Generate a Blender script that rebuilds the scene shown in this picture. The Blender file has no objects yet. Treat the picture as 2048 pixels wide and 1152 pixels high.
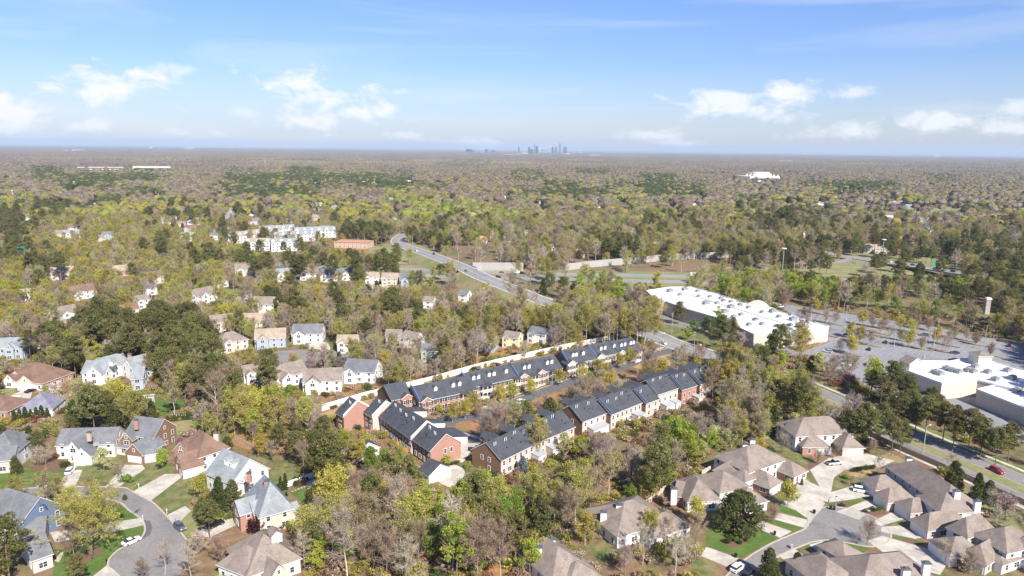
import bpy, math, random
import numpy as np
from mathutils import Matrix, Vector
random.seed(7); RNG = np.random.default_rng(7)
SC = bpy.context.scene; COL = SC.collection; D = bpy.data
# ------------------------------------------------------------------ camera, sky, sun, exposure
CAM_H, FPX = 105.0, 1419.0
PITCH, ROLL = math.atan(279.5 / FPX), math.radians(0.615)
_f = np.array([0, math.cos(PITCH), -math.sin(PITCH)]); _r0 = np.array([1., 0, 0]); _u0 = np.array([0, math.sin(PITCH), math.cos(PITCH)])
_r = _r0 * math.cos(ROLL) + _u0 * math.sin(ROLL); _u = _u0 * math.cos(ROLL) - _r0 * math.sin(ROLL)
cam = D.objects.new('camera', D.cameras.new('camera')); COL.objects.link(cam)
m = Matrix.Identity(4)
for i in range(3):
    m[i][0], m[i][1], m[i][2] = _r[i], _u[i], -_f[i]
m[2][3] = CAM_H
cam.matrix_world = m
cam.data.sensor_width = 36; cam.data.lens = FPX / 2048 * 36; cam.data.clip_start = 1; cam.data.clip_end = 120000
SC.camera = cam
SUN_AZ, SUN_EL = math.radians(29), math.radians(42)      # azimuth measured from straight behind the camera towards the right
SUN_DIR = Vector((math.sin(SUN_AZ) * math.cos(SUN_EL), -math.cos(SUN_AZ) * math.cos(SUN_EL), math.sin(SUN_EL)))
sun = D.objects.new('sun', D.lights.new('sun', 'SUN')); COL.objects.link(sun)
sun.data.energy = 4.2; sun.data.angle = math.radians(0.5); sun.data.color = (1.0, 0.95, 0.87)
sun.rotation_euler = SUN_DIR.to_track_quat('Z', 'Y').to_euler()
SC.view_settings.view_transform = 'Standard'; SC.view_settings.look = 'None'
SC.view_settings.exposure = 1.12; SC.view_settings.gamma = 1; SC.view_settings.use_curve_mapping = False
SC.cycles.use_denoising = True
try: SC.cycles.denoiser = 'OPENIMAGEDENOISE'
except Exception: pass
SC.cycles.max_bounces = 6; SC.cycles.diffuse_bounces = 4; SC.cycles.glossy_bounces = 2; SC.cycles.transmission_bounces = 2
SC.cycles.volume_bounces = 0
W = D.worlds.new('World'); SC.world = W; W.use_nodes = True
def make_world():
    nt = W.node_tree; nt.nodes.clear(); L = nt.links
    def n(t, **k):
        o = nt.nodes.new(t)
        for a, b in k.items(): setattr(o, a, b)
        return o
    def math_(op, a, b=None, clamp=False):
        o = n('ShaderNodeMath', operation=op, use_clamp=clamp)
        for i, v in enumerate((a, b)):
            if v is None: continue
            if isinstance(v, (int, float)): o.inputs[i].default_value = v
            else: L.new(v, o.inputs[i])
        return o.outputs[0]
    sky = n('ShaderNodeTexSky', sky_type='NISHITA', sun_disc=False)
    sky.sun_elevation = SUN_EL; sky.sun_rotation = math.pi - SUN_AZ
    sky.altitude = 200; sky.air_density = 1.25; sky.dust_density = 0.6; sky.ozone_density = 2.2
    tc = n('ShaderNodeTexCoord'); sep = n('ShaderNodeSeparateXYZ'); L.new(tc.outputs['Generated'], sep.inputs[0])
    X, Y, Z = sep.outputs
    az = math_('MULTIPLY', math_('ARCTAN2', X, Y), 57.2958); el = math_('MULTIPLY', math_('ARCSINE', Z), 57.2958)
    # cloud coordinates: degrees right of view and above the horizon
    cmb = n('ShaderNodeCombineXYZ'); L.new(az, cmb.inputs[0]); L.new(el, cmb.inputs[1])
    def noise(scale, detail, rough=.55, sx=1.0, sy=1.0, dist=0.0):
        mp = n('ShaderNodeMapping'); mp.inputs['Scale'].default_value = (sx, sy, 1); L.new(cmb.outputs[0], mp.inputs[0])
        t = n('ShaderNodeTexNoise'); t.inputs['Scale'].default_value = scale; t.inputs['Detail'].default_value = detail
        t.inputs['Roughness'].default_value = rough; t.inputs['Distortion'].default_value = dist
        L.new(mp.outputs[0], t.inputs[0]); return t.outputs['Fac']
    puff = noise(0.42, 8, .62, 1, 1.7, .4)
    edge = math_('MULTIPLY', math_('SUBTRACT', puff, 0.5), 4.6)
    total = None
    # cumulus banks: (azimuth, elevation, half width, half height, weight)
    for a, e, wx, wy, k in CLOUDS:
        dx = math_('DIVIDE', math_('SUBTRACT', az, a), wx); dy0 = math_('SUBTRACT', el, e)
        dy = math_('DIVIDE', dy0, wy)
        d = math_('SQRT', math_('ADD', math_('MULTIPLY', dx, dx), math_('MULTIPLY', dy, dy)))
        v = math_('MULTIPLY', math_('ADD', math_('SUBTRACT', 1.0, d), edge), 1.05, True)
        v = math_('MULTIPLY', v, k)
        total = v if total is None else math_('MAXIMUM', total, v)
    # thin high streaks everywhere, and loose cumulus outside the frame
    mp = n('ShaderNodeMapping'); mp.inputs['Scale'].default_value = (.035, .3, 1); mp.inputs['Rotation'].default_value = (0, 0, math.radians(-7))
    L.new(cmb.outputs[0], mp.inputs[0]); t = n('ShaderNodeTexNoise'); t.inputs['Scale'].default_value = 1.0; t.inputs['Detail'].default_value = 6; t.inputs['Distortion'].default_value = .8
    L.new(mp.outputs[0], t.inputs[0])
    cirrus = math_('MULTIPLY', math_('SUBTRACT', t.outputs['Fac'], 0.5, True), 1.5, True)
    total = math_('MAXIMUM', total, cirrus)
    low = n('ShaderNodeMapRange'); L.new(el, low.inputs[0]); low.inputs[1].default_value = 0; low.inputs[2].default_value = 6.5; low.inputs[3].default_value = .28; low.inputs[4].default_value = 0
    mist = math_('ADD', total, low.outputs[0], True)
    tint = n('ShaderNodeMix', data_type='RGBA', blend_type='MULTIPLY'); tint.inputs['Factor'].default_value = 1
    L.new(sky.outputs[0], tint.inputs['A']); tint.inputs['B'].default_value = SKY_TINT
    mix = n('ShaderNodeMix', data_type='RGBA'); L.new(mist, mix.inputs['Factor']); L.new(tint.outputs['Result'], mix.inputs['A']); mix.inputs['B'].default_value = CLOUD_COL
    bg = n('ShaderNodeBackground'); bg.inputs['Strength'].default_value = SKY_K; L.new(mix.outputs['Result'], bg.inputs[0])
    out = n('ShaderNodeOutputWorld'); L.new(bg.outputs[0], out.inputs[0])
SKY_K = 0.05; SKY_TINT = (.78, .95, 1.5, 1); CLOUD_COL = (9.3, 9.5, 10.0, 1)
def sky_at(x, y):
    d = _f * FPX + _r * (x - 1024) + _u * (576 - y); d = d / np.linalg.norm(d)
    return math.degrees(math.atan2(d[0], d[1])), math.degrees(math.asin(d[2]))
CLOUDS = []
for x, y, wx, wy, k in [(235, 175, 95, 34, .95), (270, 150, 40, 18, .9), (360, 138, 45, 12, .5), (585, 165, 95, 30, .95), (650, 200, 120, 30, .9), (730, 222, 100, 22, .85), (620, 245, 90, 20, .75),
                        (800, 184, 32, 11, .6), (10, 222, 110, 34, .95), (20, 250, 80, 22, .7), (195, 252, 75, 16, .7), (385, 270, 60, 12, .6), (820, 273, 60, 12, .6), (960, 285, 60, 12, .45),
                        (1440, 197, 95, 22, .8), (1560, 193, 105, 26, .85), (1690, 190, 60, 16, .6), (1480, 222, 130, 20, .75), (1300, 270, 70, 14, .6), (1720, 265, 80, 17, .65), (1880, 242, 75, 22, .7),
                        (2010, 255, 65, 18, .65), (1330, 262, 40, 10, .4), (1350, 285, 80, 10, .45), (2040, 215, 40, 14, .6), (1620, 272, 60, 10, .4), (620, 288, 60, 9, .4), (480, 225, 50, 12, .4)]:
    a, e = sky_at(x, y); CLOUDS.append((round(a, 2), round(e, 2), wx / 27.0, wy / 27.0, k))
make_world()

# ------------------------------------------------------------------ pixels of the survey photo to ground points
def P(x, y, z=0.0):
    d = _f * FPX + _r * (x - 1024) + _u * (576 - y); t = (z - CAM_H) / d[2]
    return np.array([d[0] * t, d[1] * t, z])
def pix(p):
    p = np.asarray(p, float) - np.array([0, 0, CAM_H]); k = FPX / (p @ _f)
    return 1024 + (p @ _r) * k, 576 - (p @ _u) * k

# ------------------------------------------------------------------ object helpers
def link(o, parent=None):
    COL.objects.link(o)
    if parent is not None: o.parent = parent
    return o
def tag(o, label=None, cat=None, group=None, kind=None):
    if label: o['label'] = label
    if cat: o['category'] = cat
    if group: o['group'] = group
    if kind: o['kind'] = kind
    return o
def empty(name, loc, label=None, cat=None, group=None, rz=0.0):
    o = D.objects.new(name, None); o.empty_display_size = .5; o.location = loc; o.rotation_euler = (0, 0, rz)
    link(o); return tag(o, label, cat, group)
class MB:
    """collects faces for one mesh"""
    def __init__(s): s.v, s.f, s.m = [], [], []
    def add(s, vs, fs, mi=0):
        b = len(s.v); s.v.extend([tuple(map(float, q)) for q in vs]); s.f.extend([tuple(b + i for i in f) for f in fs]); s.m.extend([mi] * len(fs)); return s
    def box(s, c, sz, ux=(1, 0, 0), mi=0):
        ux = np.asarray(ux, float); uy = np.array([-ux[1], ux[0], 0]); c = np.asarray(c, float); hx, hy, hz = sz[0] / 2, sz[1] / 2, sz[2] / 2
        v = [c + ux * a * hx + uy * b * hy + np.array([0, 0, d * hz]) for d in (-1, 1) for a, b in ((-1, -1), (1, -1), (1, 1), (-1, 1))]
        return s.add(v, [(3, 2, 1, 0), (4, 5, 6, 7), (0, 1, 5, 4), (1, 2, 6, 5), (2, 3, 7, 6), (3, 0, 4, 7)], mi)
    def tube(s, pts, rad, n=6, mi=0, cap=True):
        pts = [np.asarray(p, float) for p in pts]; rings = []
        for i, p in enumerate(pts):
            t = pts[min(i + 1, len(pts) - 1)] - pts[max(i - 1, 0)]; t /= np.linalg.norm(t) + 1e-9
            a = np.cross(t, (0, 1, 0) if abs(t[1]) < .9 else (1, 0, 0)); a /= np.linalg.norm(a); b = np.cross(t, a)
            r = rad[i] if isinstance(rad, (list, tuple)) else rad
            rings.append([p + (a * math.cos(2 * math.pi * k / n) + b * math.sin(2 * math.pi * k / n)) * r for k in range(n)])
        v = [q for g in rings for q in g]; f = []
        for i in range(len(pts) - 1):
            for k in range(n): f.append((i * n + k, i * n + (k + 1) % n, (i + 1) * n + (k + 1) % n, (i + 1) * n + k))
        if cap: f.append(tuple((len(pts) - 1) * n + k for k in range(n))); f.append(tuple(n - 1 - k for k in range(n)))
        return s.add(v, f, mi)
    def poly(s, pts, mi=0): return s.add(pts, [tuple(range(len(pts)))], mi)
    def mesh(s, name, mats):
        me = D.meshes.new(name); me.from_pydata(s.v, [], s.f)
        for q in (mats if isinstance(mats, (list, tuple)) else [mats]): me.materials.append(q)
        if any(s.m): me.polygons.foreach_set('material_index', s.m)
        me.update(); return me
    def build(s, name, mats, parent=None, off=None):
        if off is not None: s.v = [tuple(np.asarray(q) - np.asarray(off)) for q in s.v]
        return link(D.objects.new(name, s.mesh(name, mats)), parent)
def put(name, me, parent=None, loc=(0, 0, 0), rz=0.0, scale=None):
    o = D.objects.new(name, me); o.location = loc; o.rotation_euler = (0, 0, rz)
    if scale is not None: o.scale = scale
    return link(o, parent)

# ------------------------------------------------------------------ materials
def material(name, col, rough=.85, var=.12, scale=.6, spec=.25, island=0.0, obj=0.0, hue=0.0, transl=0.0, col2=None, scale2=None, bump=0.0, coord='Object', metal=0.0, detail=5, fac2=(.42, .6), huei=0.0):
    mt = D.materials.new(name); mt.use_nodes = True; nt = mt.node_tree; L = nt.links; b = nt.nodes['Principled BSDF']
    def n(t, **k):
        o = nt.nodes.new(t)
        for a, q in k.items(): setattr(o, a, q)
        return o
    b.inputs['Roughness'].default_value = rough; b.inputs['Specular IOR Level'].default_value = spec; b.inputs['Metallic'].default_value = metal
    tc = n('ShaderNodeTexCoord'); cur = None
    rgb = n('ShaderNodeRGB'); rgb.outputs[0].default_value = (*col, 1); cur = rgb.outputs[0]
    if col2 is not None:
        t = n('ShaderNodeTexNoise'); t.inputs['Scale'].default_value = scale2 or scale * .2; t.inputs['Detail'].default_value = 6; t.inputs['Roughness'].default_value = .62
        L.new(tc.outputs[coord], t.inputs[0]); r = n('ShaderNodeMapRange'); r.inputs[1].default_value, r.inputs[2].default_value = fac2; L.new(t.outputs['Fac'], r.inputs[0])
        mx = n('ShaderNodeMix', data_type='RGBA'); L.new(r.outputs[0], mx.inputs['Factor']); L.new(cur, mx.inputs['A']); mx.inputs['B'].default_value = (*col2, 1); cur = mx.outputs['Result']
    vals = []
    if var > 0:
        t = n('ShaderNodeTexNoise'); t.inputs['Scale'].default_value = scale; t.inputs['Detail'].default_value = detail; t.inputs['Roughness'].default_value = .65
        L.new(tc.outputs[coord], t.inputs[0]); r = n('ShaderNodeMapRange'); r.inputs[1].default_value = .3; r.inputs[2].default_value = .7; r.inputs[3].default_value = 1 - var; r.inputs[4].default_value = 1 + var
        L.new(t.outputs['Fac'], r.inputs[0]); vals.append(r.outputs[0])
        if bump > 0:
            bp = n('ShaderNodeBump'); bp.inputs['Strength'].default_value = bump; bp.inputs['Distance'].default_value = .1; L.new(t.outputs['Fac'], bp.inputs['Height']); L.new(bp.outputs[0], b.inputs['Normal'])
    g = n('ShaderNodeNewGeometry'); oi = n('ShaderNodeObjectInfo')
    for src, amt in ((g.outputs['Random Per Island'], island), (oi.outputs['Random'], obj)):
        if amt > 0:
            r = n('ShaderNodeMapRange'); r.inputs[3].default_value = 1 - amt; r.inputs[4].default_value = 1 + amt; L.new(src, r.inputs[0]); vals.append(r.outputs[0])
    if hue > 0 or vals:
        hs = n('ShaderNodeHueSaturation'); L.new(cur, hs.inputs['Color']); v = None
        for q in vals:
            if v is None: v = q
            else:
                mm = n('ShaderNodeMath', operation='MULTIPLY'); L.new(v, mm.inputs[0]); L.new(q, mm.inputs[1]); v = mm.outputs[0]
        if v is not None: L.new(v, hs.inputs['Value'])
        if hue > 0:
            mm = n('ShaderNodeMath', operation='MULTIPLY'); mm.inputs[1].default_value = 7.31; L.new(oi.outputs['Random'], mm.inputs[0])
            fr = n('ShaderNodeMath', operation='FRACT'); L.new(mm.outputs[0], fr.inputs[0])
            r = n('ShaderNodeMapRange'); r.inputs[3].default_value = .5 - hue; r.inputs[4].default_value = .5 + hue; L.new(fr.outputs[0], r.inputs[0]); L.new(r.outputs[0], hs.inputs['Hue'])
        cur = hs.outputs[0]
    L.new(cur, b.inputs['Base Color'])
    if transl > 0:
        tr = n('ShaderNodeBsdfTranslucent'); L.new(cur, tr.inputs[0]); ms = n('ShaderNodeMixShader'); ms.inputs[0].default_value = transl
        L.new(b.outputs[0], ms.inputs[1]); L.new(tr.outputs[0], ms.inputs[2]); L.new(ms.outputs[0], nt.nodes['Material Output'].inputs['Surface'])
    return mt
M = {}
def mk(k, *a, **kw): M[k] = material(k, *a, **kw)
mk('ground', (.20, .125, .07), col2=(.105, .115, .04), scale2=.03, var=.35, scale=.35, fac2=(.45, .62))
mk('litter', (.30, .145, .062), col2=(.22, .15, .07), scale2=.12, var=.3, scale=.5)
mk('mulch', (.15, .085, .055), var=.3, scale=2.0)
mk('straw', (.38, .235, .11), col2=(.25, .19, .08), scale2=.2, var=.25, scale=1.0)
mk('lawn', (.09, .122, .03), col2=(.20, .165, .075), scale2=.22, var=.25, scale=.9)
mk('lawn_deep', (.07, .118, .02), col2=(.10, .145, .03), scale2=.2, var=.2, scale=1.2)
mk('meadow', (.27, .22, .11), col2=(.15, .18, .055), scale2=.09, var=.22, scale=.5)
mk('verge', (.17, .19, .065), col2=(.25, .2, .1), scale2=.07, var=.22, scale=.5)
mk('asphalt', (.215, .198, .182), col2=(.155, .147, .138), scale2=.11, var=.16, scale=1.1, fac2=(.48, .68))
mk('asphalt_dark', (.11, .11, .112), var=.14, scale=.8)
mk('asphalt_lot', (.235, .23, .235), col2=(.20, .198, .202), scale2=.05, var=.1, scale=.5)
mk('highway', (.26, .25, .24), col2=(.22, .215, .21), scale2=.05, var=.1, scale=.4)
mk('concrete', (.48, .435, .365), col2=(.36, .325, .275), scale2=.2, var=.16, scale=.7)
mk('kerb', (.40, .355, .29), var=.15, scale=1.5)
mk('paint', (.45, .45, .445), var=.12, scale=2)
mk('paint_yellow', (.7, .5, .1), var=.12, scale=2)
mk('white', (.66, .65, .62), rough=.6, var=.06, scale=.8)
mk('cream', (.54, .48, .40), rough=.7, var=.08, scale=.6)
mk('tan', (.50, .44, .35), rough=.75, var=.08, scale=.8)
mk('beige', (.50, .44, .385), rough=.75, var=.08, scale=.6)
mk('greyblue', (.33, .37, .41), rough=.7, var=.08, scale=.8)
mk('blue', (.13, .165, .25), rough=.7, var=.08, scale=.8)
mk('sage', (.36, .40, .33), rough=.7, var=.08, scale=.8)
mk('yellow_wall', (.64, .57, .32), rough=.7, var=.08)
mk('brick', (.38, .205, .155), rough=.9, var=.2, scale=4.0, col2=(.35, .19, .14), scale2=.5)
mk('brick_pink', (.57, .455, .405), rough=.9, var=.16, scale=4.0, col2=(.50, .385, .335), scale2=.5)
mk('brick_brown', (.21, .125, .08), rough=.9, var=.2, scale=4.0, col2=(.20, .105, .06), scale2=.5)  # brown walls, and brick sides whose shade is put into the colour
mk('brick_tan', (.46, .33, .24), rough=.9, var=.15, scale=4.0)
def roofmat(k, c, v=.2):
    mt = material(k, c, rough=.92, var=v, scale=2.2, spec=.15, col2=tuple(x * .78 for x in c), scale2=.35, bump=.25); M[k] = mt
roofmat('roof_slate', (.070, .074, .084)); roofmat('roof_gray', (.168, .170, .178)); roofmat('roof_lightgray', (.25, .268, .275))
roofmat('roof_taupe', (.24, .195, .163)); roofmat('roof_brown', (.20, .125, .092)); roofmat('roof_tan', (.34, .27, .205)); roofmat('roof_violet', (.21, .20, .25)); roofmat('roof_orange', (.48, .25, .15)); roofmat('roof_mid', (.15, .155, .165))
mk('membrane', (.70, .70, .68), rough=.6, var=.12, scale=.22, col2=(.50, .50, .49), scale2=.09, fac2=(.5, .66))
mk('metal', (.27, .275, .28), rough=.45, var=.12, metal=.3)
mk('metal_dark', (.1, .1, .11), rough=.5, var=.1)
mk('tin', (.34, .35, .345), rough=.5, var=.12, scale=1.0)
mk('blue_wrap', (.055, .13, .42), rough=.5, var=.12)
mk('glass', (.03, .036, .045), rough=.12, var=.05, spec=.6)
mk('black', (.015, .015, .017), rough=.5, var=.1)
mk('rubber', (.02, .02, .02), rough=.8, var=.1)
mk('wood', (.33, .24, .16), rough=.85, var=.2, scale=2.0)
mk('wood_white', (.72, .69, .62), rough=.7, var=.12, scale=1.0)
mk('wood_orange', (.55, .19, .05), rough=.7, var=.15)
mk('stone', (.36, .32, .28), rough=.9, var=.25, scale=2.0)
mk('sound_panel', (.36, .335, .305), rough=.85, var=.12, scale=.3, obj=.05)
mk('bark', (.20, .155, .12), rough=.95, var=.25, scale=1.2, obj=.25)
mk('bark_pale', (.42, .36, .30), rough=.95, var=.25, scale=1.0, obj=.2)
mk('bark_pine', (.21, .125, .085), rough=.95, var=.25, scale=1.0, obj=.15)
for k, c in dict(car_white=(.8, .8, .8), car_black=(.012, .012, .014), car_silver=(.45, .46, .47), car_red=(.32, .02, .025), car_grey=(.1, .105, .11), car_blue=(.03, .06, .16)).items():
    mk(k, c, rough=.25, var=0.02, spec=.5)
# ------------------------------------------------------------------ ground, roads, lawns
EXC = np.zeros((1000, 1100), bool)           # no-tree cells, 1 m, x from -500, y from 120
def raster(poly, grow=0.0):
    p = np.array(poly)[:, :2]
    x0, x1 = int(max(-500, p[:, 0].min() - grow)), int(min(499, p[:, 0].max() + grow + 1)); y0, y1 = int(max(120, p[:, 1].min() - grow)), int(min(1218, p[:, 1].max() + grow + 1))
    if x1 <= x0 or y1 <= y0: return
    gx, gy = np.meshgrid(np.arange(x0, x1 + 1) + .5, np.arange(y0, y1 + 1) + .5, indexing='ij'); ins = np.zeros(gx.shape, bool); near = np.zeros(gx.shape, bool); n = len(p)
    for i in range(n):
        a, b = p[i], p[(i + 1) % n]
        c = (a[1] > gy) != (b[1] > gy)
        with np.errstate(divide='ignore', invalid='ignore'): ins ^= c & (gx < (b[0] - a[0]) * (gy - a[1]) / (b[1] - a[1] + 1e-12) + a[0])
        if grow > 0:
            d = b - a; t = np.clip(((gx - a[0]) * d[0] + (gy - a[1]) * d[1]) / (d @ d + 1e-9), 0, 1)
            near |= np.hypot(gx - a[0] - t * d[0], gy - a[1] - t * d[1]) < grow
    EXC[x0 + 500:x1 + 501, y0 - 120:y1 - 119] |= ins | near
def blocked(x, y):
    i, j = int(x + 500), int(y - 120)
    return 0 <= i < 1000 and 0 <= j < 1100 and EXC[i, j]
def smooth(pts, k=6, closed=False):
    pts = [np.asarray(p, float) for p in pts]; n = len(pts); out = []
    for i in range(n if closed else n - 1):
        g = lambda j: pts[j % n] if closed else pts[min(max(j, 0), n - 1)]
        p0, p1, p2, p3 = g(i - 1), g(i), g(i + 1), g(i + 2)
        for s in range(k):
            t = s / k; out.append(.5 * ((2 * p1) + (-p0 + p2) * t + (2 * p0 - 5 * p1 + 4 * p2 - p3) * t * t + (-p0 + 3 * p1 - 3 * p2 + p3) * t ** 3))
    if not closed: out.append(pts[-1])
    return out
from mathutils.geometry import tessellate_polygon
NSHEET = [0]
def sheet(name, pxs, mat, z, grow=0.0, curve=False, thick=0.0, kind='structure', world=False, exc=True):
    NSHEET[0] += 1; z += NSHEET[0] * .00012
    pts = [np.asarray(p, float) for p in pxs] if world else [P(x, y) for x, y in pxs]
    if curve: pts = smooth(pts, 4, True)
    if exc: raster(pts, grow)
    mb = MB(); v = [(p[0], p[1], z) for p in pts]
    tris = tessellate_polygon([[Vector(q) for q in v]])
    fs = []
    for a, b, c in tris:
        A, B, Cc = np.array(v[a]), np.array(v[b]), np.array(v[c])
        fs.append((a, b, c) if np.cross(B - A, Cc - A)[2] > 0 else (a, c, b))
    mb.add(v, fs)
    o = mb.build(name, M[mat]); return tag(o, kind=kind)
def offset_line(pts, d):
    out = []
    for i, p in enumerate(pts):
        t = pts[min(i + 1, len(pts) - 1)] - pts[max(i - 1, 0)]; t = t[:2] / (np.linalg.norm(t[:2]) + 1e-9); out.append(np.array([p[0] - t[1] * d, p[1] + t[0] * d, p[2]]))
    return out
def ribbon(name, pts, a, b, mat, dz, grow=2.0, kind='structure', exc=True, skirt=0.0):
    """strip between offsets a and b (metres, left positive) along a smoothed 3-D line"""
    l, r = offset_line(pts, b), offset_line(pts, a); mb = MB()
    for i in range(len(pts) - 1):
        up = np.array([0, 0, dz]); mb.add([r[i] + up, r[i + 1] + up, l[i + 1] + up, l[i] + up], [(0, 1, 2, 3)])
        if skirt:
            dn = np.array([0, 0, dz - skirt])
            mb.add([r[i] + dn, r[i + 1] + dn, r[i + 1] + up, r[i] + up], [(0, 1, 2, 3)]); mb.add([l[i] + up, l[i + 1] + up, l[i + 1] + dn, l[i] + dn], [(0, 1, 2, 3)])
    if exc:
        for i in range(len(pts) - 1): raster([r[i], r[i + 1], l[i + 1], l[i]], grow)
    return tag(mb.build(name, M[mat]), kind=kind)
def dashes(name, pts, off, ln, gap, wid, mat, dz):
    q = offset_line(pts, off); mb = MB(); s = 0.0
    for i in range(len(q) - 1):
        a, b = q[i], q[i + 1]; d = b - a; L_ = np.linalg.norm(d); d = d / (L_ + 1e-9); nrm = np.array([-d[1], d[0], 0]) * wid / 2; t = 0.0
        while t < L_:
            ph = s % (ln + gap)
            step = min(L_ - t, (ln - ph) if ph < ln else (ln + gap - ph)) + 1e-6
            if ph < ln:
                A, B = a + d * t + np.array([0, 0, dz]), a + d * min(t + step, L_) + np.array([0, 0, dz]); mb.add([A - nrm, B - nrm, B + nrm, A + nrm], [(0, 1, 2, 3)])
            t += step; s += step
    return tag(mb.build(name, M[mat]), kind='structure')

g = MB(); R_ = 45000
g.add([(-R_, -2000, 0), (R_, -2000, 0), (R_, R_, 0), (-R_, R_, 0)], [(0, 1, 2, 3)])
tag(g.build('ground', M['ground']), kind='structure')

# leaf-litter and straw patches under the woods
for pxs, mt in [([(470, 850), (560, 850), (600, 900), (545, 905), (500, 900), (455, 880)], 'litter'), ([(590, 800), (760, 760), (950, 700), (1180, 670), (1250, 655), (1220, 690), (1000, 722), (760, 790), (640, 825)], 'litter'),
                ([(330, 770), (375, 785), (380, 800), (335, 795)], 'litter'), ([(1240, 900), (1330, 930), (1310, 990), (1240, 1060), (1200, 1040)], 'litter'), ([(920, 840), (1050, 800), (1190, 770), (1280, 745), (1270, 760), (1130, 800), (950, 860)], 'litter'),
                ([(1050, 1080), (1110, 1075), (1120, 1120), (1040, 1140)], 'litter'), ([(900, 1060), (1040, 1040), (1090, 1150), (930, 1180)], 'litter'), ([(1500, 880), (1560, 850), (1590, 880), (1545, 895)], 'straw')]:
    sheet('litter_ground', pxs, mt, .008, curve=True, exc=False)

def lawn(pxs, mt='lawn', z=.02, grow=.5): return sheet('lawn', pxs, mt, z, grow=grow, curve=False)
def bed(pxs, mt='mulch', z=.032): return sheet('planting_bed', pxs, mt, z, curve=True, grow=.2)
def drive(pxs, z=.05, mt='concrete', name='driveway'): return sheet(name, pxs, mt, z, grow=1.0)

# --- left cul-de-sac
RD = [(-60, 989), (0, 988), (60, 986), (120, 983), (180, 981), (235, 987), (268, 1000), (298, 1020), (318, 1045), (330, 1075)]
LEFT_ROAD = smooth([P(*q) for q in RD], 5)
sheet('culdesac_road', [(-40, 976), (0, 980), (120, 974), (235, 975), (262, 982), (300, 1002), (330, 1030), (355, 1058), (372, 1080), (378, 1110), (360, 1150), (330, 1190), (250, 1190), (225, 1150), (217, 1125), (235, 1102), (262, 1088), (283, 1076), (291, 1060), (287, 1042), (277, 1033), (258, 1020), (240, 1005), (200, 996), (120, 990), (0, 997), (-40, 999)], 'asphalt', .05, grow=1.5)
kl = [(-40, 976), (0, 980), (120, 974), (235, 975), (262, 982), (300, 1002), (330, 1030), (355, 1058), (372, 1080)]
ribbon('kerb', smooth([P(*q) for q in kl], 4), -.1, .35, 'kerb', .13, skirt=.13)
kl = [(225, 1150), (217, 1125), (235, 1102), (262, 1088), (283, 1076), (291, 1060), (287, 1042), (277, 1033), (258, 1020), (240, 1005), (200, 996), (120, 990), (0, 997), (-40, 999)]
ribbon('kerb', smooth([P(*q) for q in kl], 4), -.1, .35, 'kerb', .13, skirt=.13)
sheet('asphalt_patch', [(286, 1040), (300, 1042), (305, 1056), (300, 1070), (282, 1081), (292, 1062)], 'asphalt_dark', .058)
lawn([(-30, 980), (-30, 950), (20, 938), (60, 940), (135, 938), (130, 950), (110, 972), (0, 978)], 'lawn_deep')
for i in range(5):   # mown stripes, cut to a different height
    y0 = 946 + i * 6.2
    sheet('mown_stripe', [(38 - i * 3, y0), (122 - i * 5, y0), (120 - i * 5, y0 + 3), (36 - i * 3, y0 + 3)], 'lawn', .024, exc=False)
lawn([(232, 972), (268, 945), (300, 930), (345, 925), (345, 945), (268, 984), (250, 976)], 'lawn')
lawn([(300, 990), (375, 955), (395, 985), (372, 1012), (335, 1030), (318, 1010)], 'lawn')
lawn([(355, 1050), (380, 1015), (440, 1020), (470, 1035), (430, 1062), (375, 1075)], 'verge')
lawn([(105, 1150), (115, 1100), (170, 1060), (235, 1045), (285, 1042), (287, 1062), (262, 1084), (230, 1102), (212, 1125), (215, 1160), (105, 1165)], 'lawn_deep')
lawn([(240, 1010), (275, 1035), (250, 1045), (215, 1040), (190, 1010)], 'lawn_deep')
lawn([(30, 1000), (110, 994), (110, 1015), (85, 1020), (40, 1010)], 'lawn')
lawn([(120, 930), (235, 905), (250, 950), (215, 965), (150, 960)], 'lawn')
drive([(108, 975), (142, 940), (165, 940), (150, 976)]); drive([(212, 972), (250, 930), (285, 930), (290, 938), (235, 976)]); drive([(264, 984), (330, 948), (372, 948), (300, 1003)])
drive([(335, 1030), (370, 1012), (382, 1022), (350, 1052)]); drive([(385, 1072), (430, 1045), (470, 1030), (490, 1042), (420, 1075)]); drive([(100, 1065), (190, 1050), (283, 1036), (291, 1050), (190, 1072), (110, 1085)])
drive([(170, 1165), (215, 1130), (240, 1150), (235, 1190)])
bed([(142, 1130), (165, 1108), (195, 1095), (205, 1102), (190, 1115), (160, 1130)]); bed([(60, 940), (100, 918), (140, 925), (130, 940)])
drive([(108, 1122), (122, 1105), (130, 1102), (118, 1125)], name='footpath')
lawn([(540, 940), (572, 925), (600, 950), (575, 975), (540, 980)], 'lawn'); lawn([(580, 985), (640, 965), (650, 975), (632, 1000), (600, 1002)], 'lawn_deep')
drive([(610, 965), (640, 955), (645, 965), (615, 975)], name='patio'); drive([(598, 1010), (635, 1005), (640, 1020), (605, 1030)], name='patio')
for i in range(7):
    x, y = 585 + i * 6, 983 - i * 2.3
    sheet('stepping_stone', [(x - 2.2, y + .9), (x + 2, y + .9), (x + 2.4, y - .9), (x - 1.6, y - .9)], 'concrete', .05, exc=False)
lawn([(318, 795), (365, 800), (370, 825), (320, 830), (310, 812)], 'lawn_deep'); sheet('meadow', [(330, 850), (400, 838), (410, 862), (350, 870)], 'meadow', .02, curve=True)
lawn([(0, 780), (30, 775), (35, 800), (0, 810)], 'verge'); drive([(25, 790), (50, 778), (66, 780), (60, 800), (20, 812), (-10, 812)])
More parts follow.
